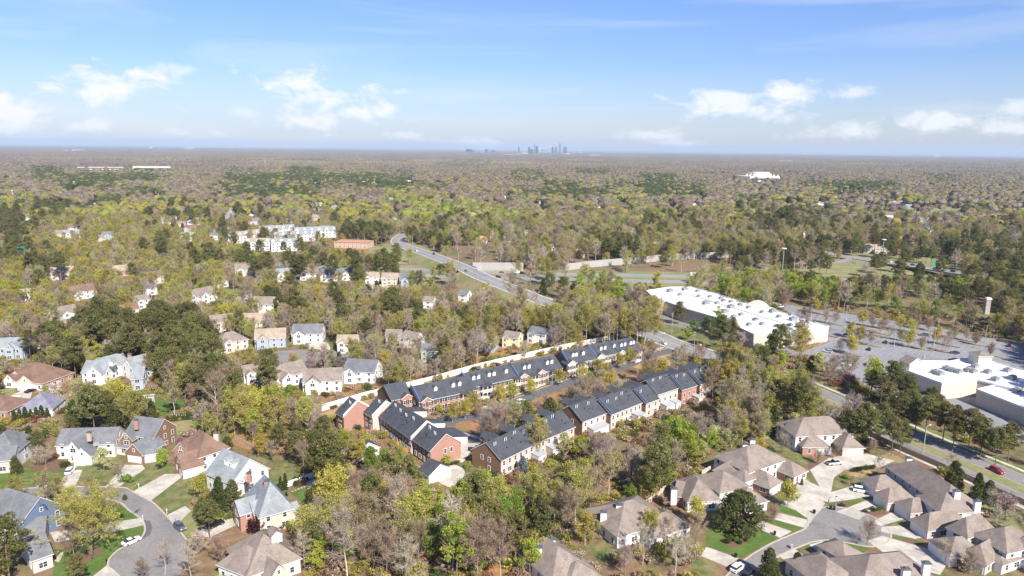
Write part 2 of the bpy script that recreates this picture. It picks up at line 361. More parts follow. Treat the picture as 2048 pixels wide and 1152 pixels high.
# --- patio-home court on the right
c0 = (P(1697, 1021) + P(1697, 1085)) / 2
court = [P(1440, 1170), P(1480, 1128), P(1540, 1090), P(1590, 1068), P(1612, 1058)]
circ = [c0 + np.array([math.cos(a), math.sin(a), 0]) * 10.6 for a in np.radians(np.arange(172, -104, -12))]
low = [P(1650, 1079), P(1600, 1092), P(1560, 1110), P(1520, 1135), P(1490, 1165), P(1470, 1190)]
sheet('court_road', court + circ + low, 'asphalt', .05, grow=1.5, world=True)
ribbon('kerb', smooth(court + circ[:15], 2), 0, .45, 'kerb', .13, skirt=.13); ribbon('kerb', smooth(circ[15:] + low, 2), 0, .45, 'kerb', .13, skirt=.13)
drive([(1640, 1022), (1655, 1000), (1642, 975), (1600, 955), (1588, 985), (1560, 1010), (1590, 1020), (1622, 1042)]); drive([(1640, 975), (1620, 940), (1660, 915), (1700, 910), (1735, 908), (1790, 922), (1760, 935), (1690, 940), (1668, 955), (1662, 985), (1655, 1005), (1640, 1000)], z=.062)
drive([(1660, 985), (1705, 972), (1735, 985), (1745, 992), (1700, 1000), (1658, 1005)]); drive([(1672, 1024), (1735, 1000), (1770, 1010), (1740, 1022), (1718, 1040)], z=.056); drive([(1738, 1046), (1790, 1022), (1820, 1035), (1762, 1052)], z=.054); drive([(1762, 1054), (1800, 1052), (1850, 1075), (1830, 1078), (1762, 1064)], z=.058)
drive([(1735, 1082), (1765, 1072), (1850, 1096), (1900, 1120), (1880, 1150), (1800, 1130)], z=.056); drive([(1618, 1090), (1645, 1082), (1690, 1112), (1660, 1125)], z=.056); drive([(1555, 1110), (1590, 1098), (1630, 1128), (1600, 1145)])
drive([(1552, 1025), (1625, 1042), (1608, 1056), (1545, 1038)]); drive([(1519, 1041), (1584, 1063), (1560, 1076), (1508, 1054)]); drive([(1402, 1112), (1412, 1094), (1478, 1117), (1454, 1134)]); pass
lawn([(1664, 978), (1670, 958), (1700, 945), (1760, 940), (1745, 965), (1700, 975)]); lawn([(1655, 1008), (1700, 1000), (1722, 996), (1725, 1008), (1690, 1018), (1656, 1020)], 'lawn_deep'); lawn([(1590, 975), (1615, 948), (1630, 958), (1620, 985), (1600, 985)])
lawn([(1545, 1010), (1565, 1008), (1625, 1030), (1620, 1042), (1560, 1022)], 'lawn_deep'); lawn([(1524, 1040), (1546, 1039), (1606, 1057), (1586, 1063)], 'lawn_deep'); lawn([(1508, 1055), (1556, 1075), (1548, 1080), (1482, 1116), (1412, 1092), (1412, 1065), (1450, 1050)], 'lawn_deep')
lawn([(1612, 1092), (1650, 1078), (1720, 1076), (1752, 1090), (1700, 1122), (1690, 1112)], 'lawn_deep'); lawn([(1760, 1046), (1795, 1040), (1815, 1050), (1800, 1056)], 'lawn'); lawn([(1762, 1068), (1800, 1072), (1850, 1085), (1835, 1096), (1800, 1092), (1765, 1080)], 'lawn_deep')
lawn([(1520, 880), (1545, 875), (1640, 930), (1625, 942), (1560, 905)], 'lawn'); lawn([(1390, 960), (1412, 935), (1440, 945), (1390, 975)], 'lawn'); lawn([(1180, 1090), (1210, 1085), (1235, 1115), (1200, 1130)], 'lawn')
lawn([(1780, 905), (1850, 940), (1960, 990), (2060, 1040), (2060, 1110), (2000, 1060), (1960, 1010), (1840, 945), (1760, 912)], 'verge'); lawn([(1400, 1095), (1440, 1140), (1400, 1165), (1380, 1140)], 'lawn')
bed([(1615, 930), (1640, 925), (1650, 938), (1630, 945)]); bed([(1690, 948), (1740, 940), (1750, 946), (1700, 956)], 'straw'); bed([(1592, 968), (1612, 958), (1622, 970), (1606, 982)], 'straw'); bed([(1440, 1080), (1470, 1068), (1500, 1078), (1470, 1095)]); bed([(1670, 1006), (1690, 1002), (1702, 1010), (1680, 1016)]); bed([(1802, 1082), (1818, 1078), (1832, 1086), (1815, 1092)])
bed([(1728, 1028), (1770, 1015), (1790, 1022), (1740, 1034)], 'mulch')
# --- town-house street
TOWN = smooth([P(*q) for q in [(880, 850), (915, 838), (960, 832), (1020, 810), (1090, 782), (1150, 762), (1210, 745), (1260, 728), (1300, 712), (1345, 700)]], 6)
ribbon('townhouse_street', TOWN, -3.4, 3.4, 'asphalt_dark', .05, grow=.5); ribbon('pavement', TOWN, 5.2, 6.8, 'concrete', .06, grow=0); ribbon('kerb', TOWN, 3.4, 3.7, 'kerb', .13, skirt=.13, grow=0)
sheet('forecourt', [(905, 866), (940, 868), (965, 880), (940, 905), (925, 925), (905, 915), (918, 890)], 'concrete', .045, grow=1, curve=True); sheet('service_lane', [(900, 872), (930, 870), (955, 876), (965, 886), (940, 886), (915, 880)], 'asphalt_dark', .055)
raster([P(*q) for q in [(880, 852), (1345, 702), (1300, 745), (950, 872)]]); sheet('straw_verge', [(1240, 715), (1300, 690), (1345, 715), (1320, 745), (1270, 735)], 'straw', .02, grow=0, curve=True); sheet('forecourt', [(870, 955), (905, 930), (930, 945), (905, 975)], 'concrete', .045, grow=1, curve=True)
sheet('straw_verge', [(640, 828), (720, 804), (800, 785), (960, 742), (1200, 688), (1200, 700), (980, 757), (800, 805), (650, 840)], 'straw', .02, grow=1.0)
# --- boulevard: over the motorway, past the stores, down to the lower right
BVD = smooth([P(*q) for q in [(812, 468, 0), (798, 478, 0), (802, 489, .5), (850, 506, 3), (917, 531, 6), (965, 554, 6.5), (1030, 580, 6), (1090, 603, 3), (1190, 634, .2), (1290, 664, 0), (1340, 685, 0), (1400, 704, 0), (1460, 724, 0), (1560, 763, 0), (1680, 816, 0), (1800, 873, 0), (1942, 934, 0), (2070, 990, 0), (2200, 1046, 0)]], 6)
def bvd_lift(p):
    yy = p[1]; t = (yy - 590) / 95.0
    return 6.5 * max(0.0, math.cos(max(-1, min(1, t)) * math.pi / 2)) if abs(t) < 1 else 0.0
BVD = [np.array([p[0], p[1], max(0.0, p[2])]) for p in BVD]
near_i = next(i for i, p in enumerate(BVD) if p[1] < 330)
NB, FB = BVD[near_i:], BVD[:near_i + 1]
ribbon('boulevard', FB, -6.8, 6.8, 'asphalt_lot', .06, grow=2.5); ribbon('pavement', FB, 7.2, 8.8, 'concrete', .09, grow=1); ribbon('pavement', FB, -8.8, -7.2, 'concrete', .09, grow=1)
ribbon('boulevard', NB, -11, -2.6, 'asphalt', .06, grow=2.5); ribbon('boulevard', NB, 2.6, 11, 'asphalt', .06, grow=2.5); ribbon('grass_median', NB, -2.6, 2.6, 'verge', .1, grow=1); ribbon('pavement', NB, 13, 14.6, 'concrete', .07, grow=.5); ribbon('pavement', NB, -12.6, -11.2, 'concrete', .07, grow=.5); ribbon('verge', NB, 11, 18, 'lawn', .03, grow=0)
for o_ in (-6.8, 6.8): dashes('lane_marking', NB, o_, 3, 9, .18, 'paint', .075)
for o_ in (-10.6, 10.6, -3, 3): dashes('lane_marking', NB, o_, 40, .01, .16, 'paint', .075)
for o_ in (-3.5, 3.5): dashes('lane_marking', FB, o_, 3, 9, .18, 'paint', .075)
dashes('lane_marking', FB, -.2, 60, .01, .18, 'paint_yellow', .075); dashes('lane_marking', FB, .3, 60, .01, .18, 'paint_yellow', .075)
# grass embankments that carry the boulevard up to the bridge
br0 = [p for p in BVD if p[1] < 577 and p[2] > .25]; br1 = [p for p in BVD if p[1] > 611 and p[2] > .25]
for seg_ in (br0, br1):
    for s_ in (1, -1):
        a, b = offset_line(seg_, 9.1 * s_), offset_line(seg_, 20 * s_); mb = MB()
        for i in range(len(seg_) - 1):
            q = [a[i] + [0, 0, .02], a[i + 1] + [0, 0, .02], np.array([b[i + 1][0], b[i + 1][1], .02]), np.array([b[i][0], b[i][1], .02])]
            mb.add(q, [(0, 1, 2, 3) if s_ < 0 else (3, 2, 1, 0)]); raster(q, 0)
        tag(mb.build('embankment', M['verge']), kind='structure')
    top = [offset_line(seg_, 9.1)[i] for i in range(len(seg_))]; bot = offset_line(seg_, -9.1); mb = MB()
    for i in range(len(seg_) - 1): mb.add([bot[i] + [0, 0, .03], bot[i + 1] + [0, 0, .03], top[i + 1] + [0, 0, .03], top[i] + [0, 0, .03]], [(0, 1, 2, 3)])
    tag(mb.build('embankment', M['verge']), kind='structure')
# --- motorway
HWY = smooth([P(-200, 520), P(300, 532), P(700, 540), P(1000, 551), P(1250, 556), P(1500, 561), P(1900, 570), P(2300, 578)], 8)
ribbon('verge', HWY, -34, 34, 'verge', .01, grow=0, exc=False); ribbon('motorway', HWY, 6, 20, 'highway', .05, grow=3); ribbon('motorway', HWY, -20, -6, 'highway', .05, grow=3)
dashes('lane_marking', HWY, 12.8, 3, 9, .25, 'paint', .06); dashes('lane_marking', HWY, -12.8, 3, 9, .25, 'paint', .06)
for o_ in (6.6, 19.3, -6.6, -19.3): dashes('lane_marking', HWY, o_, 60, .01, .25, 'paint', .06)
# --- interchange to the right: side road bridge, slip roads, grass
sheet('verge', [(1500, 545), (1500, 530), (1690, 522), (1900, 540), (1930, 566), (1700, 560)], 'meadow', .012, grow=0, exc=False); sheet('verge', [(1600, 505), (1680, 500), (1950, 524), (1950, 536), (1700, 530), (1620, 528)], 'verge', .014, grow=0, exc=False)
X1 = smooth([P(1560, 497), P(1640, 503), P(1690, 512), P(1760, 523, 1), P(1850, 535, 4), P(1925, 546, 6), P(2010, 560, 6), P(2150, 585, 4)], 6)
def x_lift(p): return 6.0 * max(0.0, math.cos(max(-1, min(1, (p[0] - 345) / 150)) * math.pi / 2))
X1 = [np.array([p[0], p[1], max(0.0, p[2])]) for p in X1]
ribbon('side_road', X1, -8, 8, 'highway', .05, grow=2, skirt=1.2); dashes('lane_marking', X1, 0, 3, 9, .25, 'paint', .06)
X2 = smooth([P(1440, 536), P(1520, 534), P(1600, 530), P(1670, 525), P(1700, 517), P(1690, 510)], 6); ribbon('slip_road', X2, -3.5, 3.5, 'highway', .055, grow=2)
X3 = smooth([P(1680, 508), P(1715, 516), P(1730, 524), P(1680, 528)], 6); ribbon('slip_road', X3, -3, 3, 'asphalt', .065, grow=1)
sheet('lawn', [(1700, 610), (1780, 618), (1900, 628), (2060, 650), (2060, 640), (1900, 606), (1700, 598)], 'lawn', .02, grow=0)
# --- car parks
sheet('car_park', [(1545, 604), (1640, 620), (1750, 636), (1850, 650), (1950, 672), (2080, 694), (2080, 900), (1960, 862), (1890, 838), (1770, 795), (1700, 750), (1600, 706), (1660, 684), (1600, 640)], 'asphalt_lot', .04, grow=1)
sheet('side_drive', [(1215, 590), (1225, 575), (1300, 575), (1290, 590)], 'asphalt_lot', .04, grow=1); sheet('service_lane', [(1290, 640), (1330, 610), (1450, 650), (1560, 690), (1600, 706), (1570, 716), (1440, 672), (1340, 650)], 'asphalt', .045, grow=1)
lawn([(1300, 655), (1340, 645), (1420, 672), (1480, 700), (1440, 700), (1370, 682)], 'lawn'); lawn([(1300, 600), (1318, 600), (1325, 640), (1290, 650)], 'lawn')
# --- mid neighbourhood lanes
for nm, pxs, mt in [('neighbourhood_road', [(800, 640), (830, 625), (860, 632), (850, 658), (815, 655)], 'asphalt'), ('neighbourhood_road', [(540, 705), (640, 700), (720, 708), (760, 712), (700, 722), (600, 735), (555, 730)], 'asphalt'), ('neighbourhood_road', [(740, 568), (765, 570), (800, 580), (780, 592), (745, 590)], 'concrete'),
                    ('neighbourhood_road', [(455, 600), (500, 588), (510, 594), (470, 615), (440, 612)], 'concrete'), ('driveway', [(615, 690), (650, 684), (660, 700), (630, 705)], 'concrete'), ('driveway', [(845, 688), (880, 672), (890, 684), (860, 696)], 'asphalt')]:
    sheet(nm, pxs, mt, .045, grow=2, curve=True)
lawn([(598, 684), (640, 680), (640, 692), (605, 696)], 'lawn_deep'); lawn([(630, 698), (680, 694), (715, 703), (690, 712), (640, 714)], 'lawn'); lawn([(440, 588), (490, 582), (480, 598), (450, 602)], 'lawn_deep')
sheet('meadow', [(690, 500), (780, 492), (830, 512), (810, 528), (700, 522)], 'meadow', .02, curve=True); sheet('bare_earth', [(640, 500), (735, 480), (740, 505), (660, 515)], 'litter', .022)
sheet('pond', [(1786, 431), (1826, 430), (1832, 437), (1800, 441), (1784, 438)], 'glass', .04, curve=True); sheet('golf_fairway', [(1755, 418), (1800, 410), (1900, 412), (1930, 424), (1840, 430), (1760, 432)], 'meadow', .02, grow=6, curve=True)
sheet('golf_fairway', [(1765, 420), (1800, 412), (1840, 415), (1830, 421), (1790, 424)], 'lawn', .03, curve=True)
# ------------------------------------------------------------------ buildings
KEEP = []            # pixel boxes (x0,y0,x1,y1,ground distance) that random trees should not hide
LAND = []            # landmarks for labels: (name, ground x, ground y)
def keep(x0, y0, x1, y1, d): KEEP.append((x0, y0, x1, y1, d))
class Block:
    """a box of building: front eave edge from pixel a to pixel b at eave height h, depth behind it; z0 floor"""
    def __init__(s, a, b, h, depth, roof='gable', rise=3.0, wall='white', roofm='roof_gray', z0=0.0, over=.45, front=True, gablewall=None, win=True, trim='white', shutters=False, length=None, ang=None):
        A = P(a[0], a[1], h)
        if b is not None: B = P(b[0], b[1], h); d = B[:2] - A[:2]; s.L = float(np.linalg.norm(d)); s.ux = np.array([*(d / s.L), 0])
        else: s.L = length; s.ux = np.array([math.cos(math.radians(ang)), math.sin(math.radians(ang)), 0])
        s.uy = np.array([-s.ux[1], s.ux[0], 0]); s.O = np.array([A[0], A[1], z0]); s.h = h - z0; s.D = depth; s.roof, s.rise, s.over = roof, rise, over
        s.wall, s.roofm, s.gablewall, s.win, s.trim, s.shutters = wall, roofm, gablewall or wall, win, trim, shutters
        s.ang = math.atan2(s.ux[1], s.ux[0])
    def w(s, x, y, z): return s.O + s.ux * x + s.uy * y + np.array([0, 0, z])
    def corners(s, g=0.0): return [s.w(-g, -g, 0), s.w(s.L + g, -g, 0), s.w(s.L + g, s.D + g, 0), s.w(-g, s.D + g, 0)]
    def roof_z(s, x, y):
        if s.roof == 'gable': return s.h + s.rise * (1 - abs(y - s.D / 2) / (s.D / 2))
        if s.roof == 'gable_y': return s.h + s.rise * (1 - abs(x - s.L / 2) / (s.L / 2))
        if s.roof == 'hip': m_ = min(s.L, s.D) / 2; return s.h + s.rise * min(1, min(x, s.L - x, y, s.D - y) / m_)
        return s.h
def wall_mesh(bl, off):
    mb = MB(); L, Dp, h = bl.L, bl.D, bl.h; w = lambda x, y, z: bl.w(x, y, z) - off
    mb.add([w(0, 0, 0), w(L, 0, 0), w(L, 0, h), w(0, 0, h)], [(0, 1, 2, 3)]); mb.add([w(L, Dp, 0), w(0, Dp, 0), w(0, Dp, h), w(L, Dp, h)], [(0, 1, 2, 3)])
    e = bl.rise * .985
    if bl.roof == 'gable':
        mb.add([w(0, Dp, 0), w(0, 0, 0), w(0, 0, h), w(0, Dp / 2, h + e), w(0, Dp, h)], [(0, 1, 2, 3, 4)], 1); mb.add([w(L, 0, 0), w(L, Dp, 0), w(L, Dp, h), w(L, Dp / 2, h + e), w(L, 0, h)], [(0, 1, 2, 3, 4)], 1)
    else:
        mb.add([w(0, Dp, 0), w(0, 0, 0), w(0, 0, h), w(0, Dp, h)], [(0, 1, 2, 3)], 1); mb.add([w(L, 0, 0), w(L, Dp, 0), w(L, Dp, h), w(L, 0, h)], [(0, 1, 2, 3)], 1)
        if bl.roof == 'gable_y':
            mb.add([w(0, 0, h), w(L, 0, h), w(L / 2, 0, h + e)], [(0, 1, 2)]); mb.add([w(L, Dp, h), w(0, Dp, h), w(L / 2, Dp, h + e)], [(0, 1, 2)])
    return mb
def roof_mesh(bl, off, th=.22):
    mb = MB(); L, Dp, h, o = bl.L, bl.D, bl.h, bl.over; w = lambda x, y, z: bl.w(x, y, z) - off
    if bl.roof in ('gable', 'gable_y'):
        half = (Dp if bl.roof == 'gable' else L) / 2; drop = bl.rise / half * o; run = L if bl.roof == 'gable' else Dp
        q = (lambda a, b, z: w(a, b, z)) if bl.roof == 'gable' else (lambda a, b, z: w(b, a, z))
        sec = [(-o, h - drop), (half, h + bl.rise), (2 * half + o, h - drop)]; v = []
        for a in (-o * .7, run + o * .7):
            v += [q(a, b, z + .1) for b, z in sec] + [q(a, b, z + .1 - th) for b, z in sec]
        f_top = [(0, 6, 7, 1), (1, 7, 8, 2)]; f_rest = [(3, 4, 10, 9), (4, 5, 11, 10), (0, 3, 9, 6), (2, 8, 11, 5), (0, 1, 4, 3), (1, 2, 5, 4), (6, 9, 10, 7), (7, 10, 11, 8)]
        mb.add(v, f_top, 0); b = len(mb.v) - 12; mb.f += [tuple(b + i for i in f) for f in f_rest]; mb.m += [1] * len(f_rest)
    elif bl.roof == 'hip':
        drop = bl.rise / (min(L, Dp) / 2) * o; z = h - drop + .1
        c = [w(-o, -o, z), w(L + o, -o, z), w(L + o, Dp + o, z), w(-o, Dp + o, z)]
        k = min(L, Dp) / 2
        if L >= Dp: r = [w(k, Dp / 2, h + bl.rise), w(max(L - k, k + .05), Dp / 2, h + bl.rise)]; fs = [(0, 1, 5, 4), (1, 2, 5), (2, 3, 4, 5), (3, 0, 4)]
        else: r = [w(L / 2, k, h + bl.rise), w(L / 2, Dp - k, h + bl.rise)]; fs = [(0, 1, 4), (1, 2, 5, 4), (2, 3, 5), (3, 0, 4, 5)]
        mb.add(c + r, fs, 0); lo = [p - np.array([0, 0, th]) for p in c]
        mb.add(c + lo, [(0, 4, 5, 1), (1, 5, 6, 2), (2, 6, 7, 3), (3, 7, 4, 0), (7, 6, 5, 4)], 1)
    elif bl.roof == 'flat':
        c = w(L / 2, Dp / 2, h + .12); mb.box(c, (L + 2 * o, Dp + 2 * o, .2), bl.ux)
    return mb
def frame_mesh(wd, ht, arch=False):
    mb = MB(); t, d = .13, .12
    for x, z, a, b in ((-wd / 2, 0, t, ht + t), (wd / 2, 0, t, ht + t), (0, -ht / 2, wd - t, t), (0, ht / 2, wd - t, t), (0, .02, wd - t, .06)): mb.box((x, 0, z), (a, d if b > .1 else d * .6, b))
    if wd > 1.6: mb.box((0, 0, 0), (.1, d * .7, ht - t))
    return mb.mesh('window', M['white'])
WIN = {k: frame_mesh(*k) for k in ((1.1, 1.6), (1.9, 1.5), (.8, 1.1), (2.6, 1.5))}
PANE = {k: MB().box((0, .01, 0), (k[0] - .1, .05, k[1] - .1)).mesh('pane', M['glass']) for k in WIN}
SHUT = MB().box((0, 0, 0), (.5, .08, 1.75)).mesh('shutter', M['black'])
def panels(wd, ht, n, mat='white'):
    return [MB().box((0, 0, -ht / 2 + ht / n * (i + .5)), (wd, .07, ht / n - .05)).mesh('door_panel', M[mat]) for i in range(n)]
GDOOR = {}
def window(root, off, p, rz, k=(1.1, 1.6), shutters=False):
    o = put('window', WIN[k], root, p - off, rz); put('pane', PANE[k], o)
    if shutters:
        c, s_ = math.cos(rz), math.sin(rz)
        for sg in (-1, 1): put('shutter', SHUT, root, p - off + np.array([c, s_, 0]) * sg * (k[0] / 2 + .32), rz)
    return o
def wall_faces(bl):
    return [('front', bl.w(0, 0, 0), bl.ux, bl.L, bl.ang), ('right', bl.w(bl.L, 0, 0), bl.uy, bl.D, bl.ang + math.pi / 2), ('back', bl.w(bl.L, bl.D, 0), -bl.ux, bl.L, bl.ang + math.pi), ('left', bl.w(0, bl.D, 0), -bl.uy, bl.D, bl.ang - math.pi / 2)]
def inside(bl, p):
    d = p - bl.O; x, y = d @ bl.ux, d @ bl.uy; return -.3 < x < bl.L + .3 and -.3 < y < bl.D + .3 and p[2] < bl.O[2] + bl.roof_z(min(max(x, 0), bl.L), min(max(y, 0), bl.D))
def add_windows(root, off, bl, blocks, step=3.0, faces=None, skip=()):
    for nm, o, d, ln, rz in wall_faces(bl):
        n = np.array([d[1], -d[0], 0]); mid = o + d * ln / 2; tocam = -mid[:2] 
        if n[:2] @ tocam < 0.12 * np.linalg.norm(tocam) or (faces and nm not in faces) or nm in skip: continue
        k = max(1, int((ln - 1.2) / step))
        for st in ([1.6, 4.4] if bl.h > 4.6 else [1.55]):
            for i in range(k):
                p = o + d * (ln * (i + .5) / k) + n * .05 + np.array([0, 0, st])
                if any(inside(q, p + n * .2) for q in blocks if q is not bl): continue
                window(root, off, p, rz, (1.9, 1.5) if (k == 1 and ln > 3.4) or (i % 3 == 1 and st < 2) else (1.1, 1.6), bl.shutters)
        if bl.roof == 'gable' and nm in ('left', 'right') and bl.rise > 2.6 or bl.roof == 'gable_y' and nm == 'front' and bl.rise > 1.9:
            p = mid + n * .05 + np.array([0, 0, bl.h + bl.rise * .32])
            if not any(inside(q, p + n * .2) for q in blocks if q is not bl): window(root, off, p, rz, (.8, 1.1))
def garage_door(root, off, bl, face, at, wd=4.9, ht=2.2):
    nm, o, d, ln, rz = [q for q in wall_faces(bl) if q[0] == face][0]; n = np.array([d[1], -d[0], 0])
    p = o + d * (ln * at) + n * .05 + np.array([0, 0, ht / 2 + .03])
    key = (wd, ht)
    if key not in GDOOR: GDOOR[key] = (MB().box((0, 0, ht / 2 + .08), (wd + .4, .14, .18)).box((-wd / 2 - .1, 0, 0), (.2, .14, ht)).box((wd / 2 + .1, 0, 0), (.2, .14, ht)).mesh('garage_door', M['white']), panels(wd, ht, 4))
    g_ = put('garage_door', GDOOR[key][0], root, p - off, rz)
    for me in GDOOR[key][1]: put('door_panel', me, g_)
def chimney(root, off, x, y, ztop, zbot, mat='white', sz=(1.5, 1.0), ang=0.0, parent=None):
    """x, y pixel of the chimney top"""
    p = P(x, y, ztop); mb = MB(); u_ = (math.cos(ang), math.sin(ang), 0)
    mb.box((p[0] - off[0], p[1] - off[1], (ztop + zbot) / 2 - off[2]), (sz[0], sz[1], ztop - zbot), u_, 0); c = mb.build('chimney', M[mat], root)
    MB().box((p[0] - off[0], p[1] - off[1], ztop + .12 - off[2]), (sz[0] + .3, sz[1] + .3, .24), u_).box((p[0] - off[0], p[1] - off[1], ztop + .4 - off[2]), (sz[0] * .5, sz[1] * .5, .34), u_).build('chimney_cap', M['metal_dark'], c)
def dormer(root, off, bl, x, y, wd=1.7, ht=1.6, face='front', dep=2.6, roofm=None, wall='white'):
    """small gabled dormer standing on the front slope of a gable block, its front face at depth y"""
    z = bl.roof_z(x, y); mb = MB(); w = lambda a, b, c: bl.w(a, b, c) - off; x0, x1 = x - wd / 2, x + wd / 2
    mb.add([w(x0, y, z - .2), w(x1, y, z - .2), w(x1, y, z + ht), w(x, y, z + ht + wd * .42), w(x0, y, z + ht), w(x0, y + dep, z + ht), w(x1, y + dep, z + ht), w(x0, y + dep, z), w(x1, y + dep, z)], [(0, 1, 2, 3, 4), (0, 4, 5, 7), (1, 8, 6, 2)])
    d_ = mb.build('dormer', M[wall], root)
    rb = MB(); o = .18; e = z + ht; r = e + wd * .42; dl = .42 * 2 * o * .5
    v = [w(x0 - o, y - .15, e - dl + .05), w(x, y - .15, r + .05), w(x1 + o, y - .15, e - dl + .05), w(x0 - o, y + dep + .9, e - dl + .05), w(x, y + dep + .9, r + .05), w(x1 + o, y + dep + .9, e - dl + .05)]
    rb.add(v + [p - np.array([0, 0, .12]) for p in v], [(0, 1, 4, 3), (1, 2, 5, 4)], 0); b = len(rb.v) - 12
    rb.f += [tuple(b + i for i in f) for f in ((6, 9, 10, 7), (7, 10, 11, 8), (0, 6, 7, 1), (1, 7, 8, 2), (0, 3, 9, 6), (2, 8, 11, 5))]; rb.m += [1] * 6
    rb.build('dormer_roof', [M[roofm or bl.roofm], M['white']], d_)
    o_ = put('window', WIN[(.8, 1.1)], d_, bl.w(x, y - .04, z + ht * .52) - off, bl.ang)
    return d_
def house(name, label, cat, blocks, chims=(), gdoors=(), dormers=(), windows=True, group=None, land=None, step=3.0, grow=1.5, keepbox=True, doors=True, skip=()):
    b0 = blocks[0]; off = b0.w(b0.L / 2, b0.D / 2, 0); off[2] = b0.O[2]
    root = empty(name, off, label, cat, group)
    for bl in blocks:
        raster(bl.corners(), grow)
        wall_mesh(bl, off).build('wall', [M[bl.wall], M[bl.gablewall]], root)
        roof_mesh(bl, off).build('roof', [M[bl.roofm], M[bl.trim]], root)
        if windows and bl.win: add_windows(root, off, bl, blocks, step, skip=skip)
    for c in chims: chimney(root, off, *c)
    for bi, face, at, *sz in gdoors: garage_door(root, off, blocks[bi], face, at, *sz)
    for bi, x, y, *kw in dormers: dormer(root, off, blocks[bi], x, y, *kw)
    if keepbox:
        xs, ys = [], []
        for bl in blocks:
            for x in (0, bl.L):
                for y in (0, bl.D):
                    for z in (0, bl.h): q = pix(bl.w(x, y, z)); xs.append(q[0]); ys.append(q[1])
            q = pix(bl.w(bl.L / 2, bl.D / 2, bl.h + bl.rise)); xs.append(q[0]); ys.append(q[1])
        keep(min(xs), min(ys), max(xs), max(ys) - .12 * (max(ys) - min(ys)), off[1])
    if land: LAND.append((land, off[0], off[1]))
    return root, off
B = Block
def vent(root, off, bl, x, y, n=2):
    z = bl.roof_z(x, y)
    for i in range(n): MB().tube([bl.w(x + i * .9, y, z - .1) - off, bl.w(x + i * .9, y, z + 1.25) - off], .13, 6).build('vent_pipe', M['white'], root)
def roof_dots(root, off, bl, n, rng):
    for i in range(n):
        x, y = rng.uniform(1, bl.L - 1), rng.uniform(1.5, bl.D / 2 - 1); z = bl.roof_z(x, y); MB().box(bl.w(x, y, z + .12) - off, (.4, .4, .35), bl.ux).build('roof_vent', M['black'], root)
def firewall(root, off, bl, at, wrap=True, white=True):
    """parapet strip over the party wall at the end of a unit, with blue underlay showing"""
    for y0, y1 in ((-.2, bl.D / 2), (bl.D / 2, bl.D + .2)):
        mb = MB(); z0, z1 = (bl.h, bl.h + bl.rise) if y0 < 1 else (bl.h + bl.rise, bl.h); w = lambda a, b, c: bl.w(a, b, c) - off
        a0, a1 = at - .2, at + .2; v = [w(a0, y0, z0 - .1), w(a1, y0, z0 - .1), w(a1, y1, z1 - .1), w(a0, y1, z1 - .1)]
        v += [p + np.array([0, 0, .65]) for p in v]
        mb.add(v, [(0, 1, 5, 4), (1, 2, 6, 5), (2, 3, 7, 6), (3, 0, 4, 7), (4, 5, 6, 7)]); mb.build('party_wall', M['white' if white else 'roof_slate'], root)
        if wrap:
            mb = MB(); a0, a1 = at + .22, at + .66; k = .3; q = [w(a0, y0, z0 + k), w(a1, y0, z0 + k), w(a1, y1, z1 + k), w(a0, y1, z1 + k)]
            q += [p - np.array([0, 0, .25]) for p in q]
            mb.add(q, [(0, 1, 2, 3), (7, 6, 5, 4), (0, 4, 5, 1), (1, 5, 6, 2), (2, 6, 7, 3), (3, 7, 4, 0)]); mb.build('blue_underlay', M['blue_wrap'], root)
rr = random.Random(3)
TH = dict(roof='gable', roofm='roof_slate')
def porch_roof(root, off, bl, x0, x1, dep=3.6, h=3.0):
    mb = MB(); w = lambda a, b, c: bl.w(a, b, c) - off
    v = [w(x0, 0, h + .35), w(x1, 0, h + .35), w(x1, -dep, h - .1), w(x0, -dep, h - .1)]; v += [p - np.array([0, 0, .22]) for p in v]
    mb.add(v, [(3, 2, 1, 0), (4, 5, 6, 7), (0, 1, 5, 4), (1, 2, 6, 5), (2, 3, 7, 6), (3, 0, 4, 7)]); pr = mb.build('porch_roof', M['tin'], root)
    MB().box(bl.w((x0 + x1) / 2, -dep + .25, h / 2 - .1) - off, (x1 - x0 - .3, .2, h - .25), bl.ux).build('porch_wall', M['white'], pr)
    for x in (x0 + .15, x1 - .15): MB().box(bl.w(x, -dep / 2, h / 2 - .1) - off, (.2, dep - .4, h - .25), bl.ux).build('porch_wall', M['brick_pink'], pr)
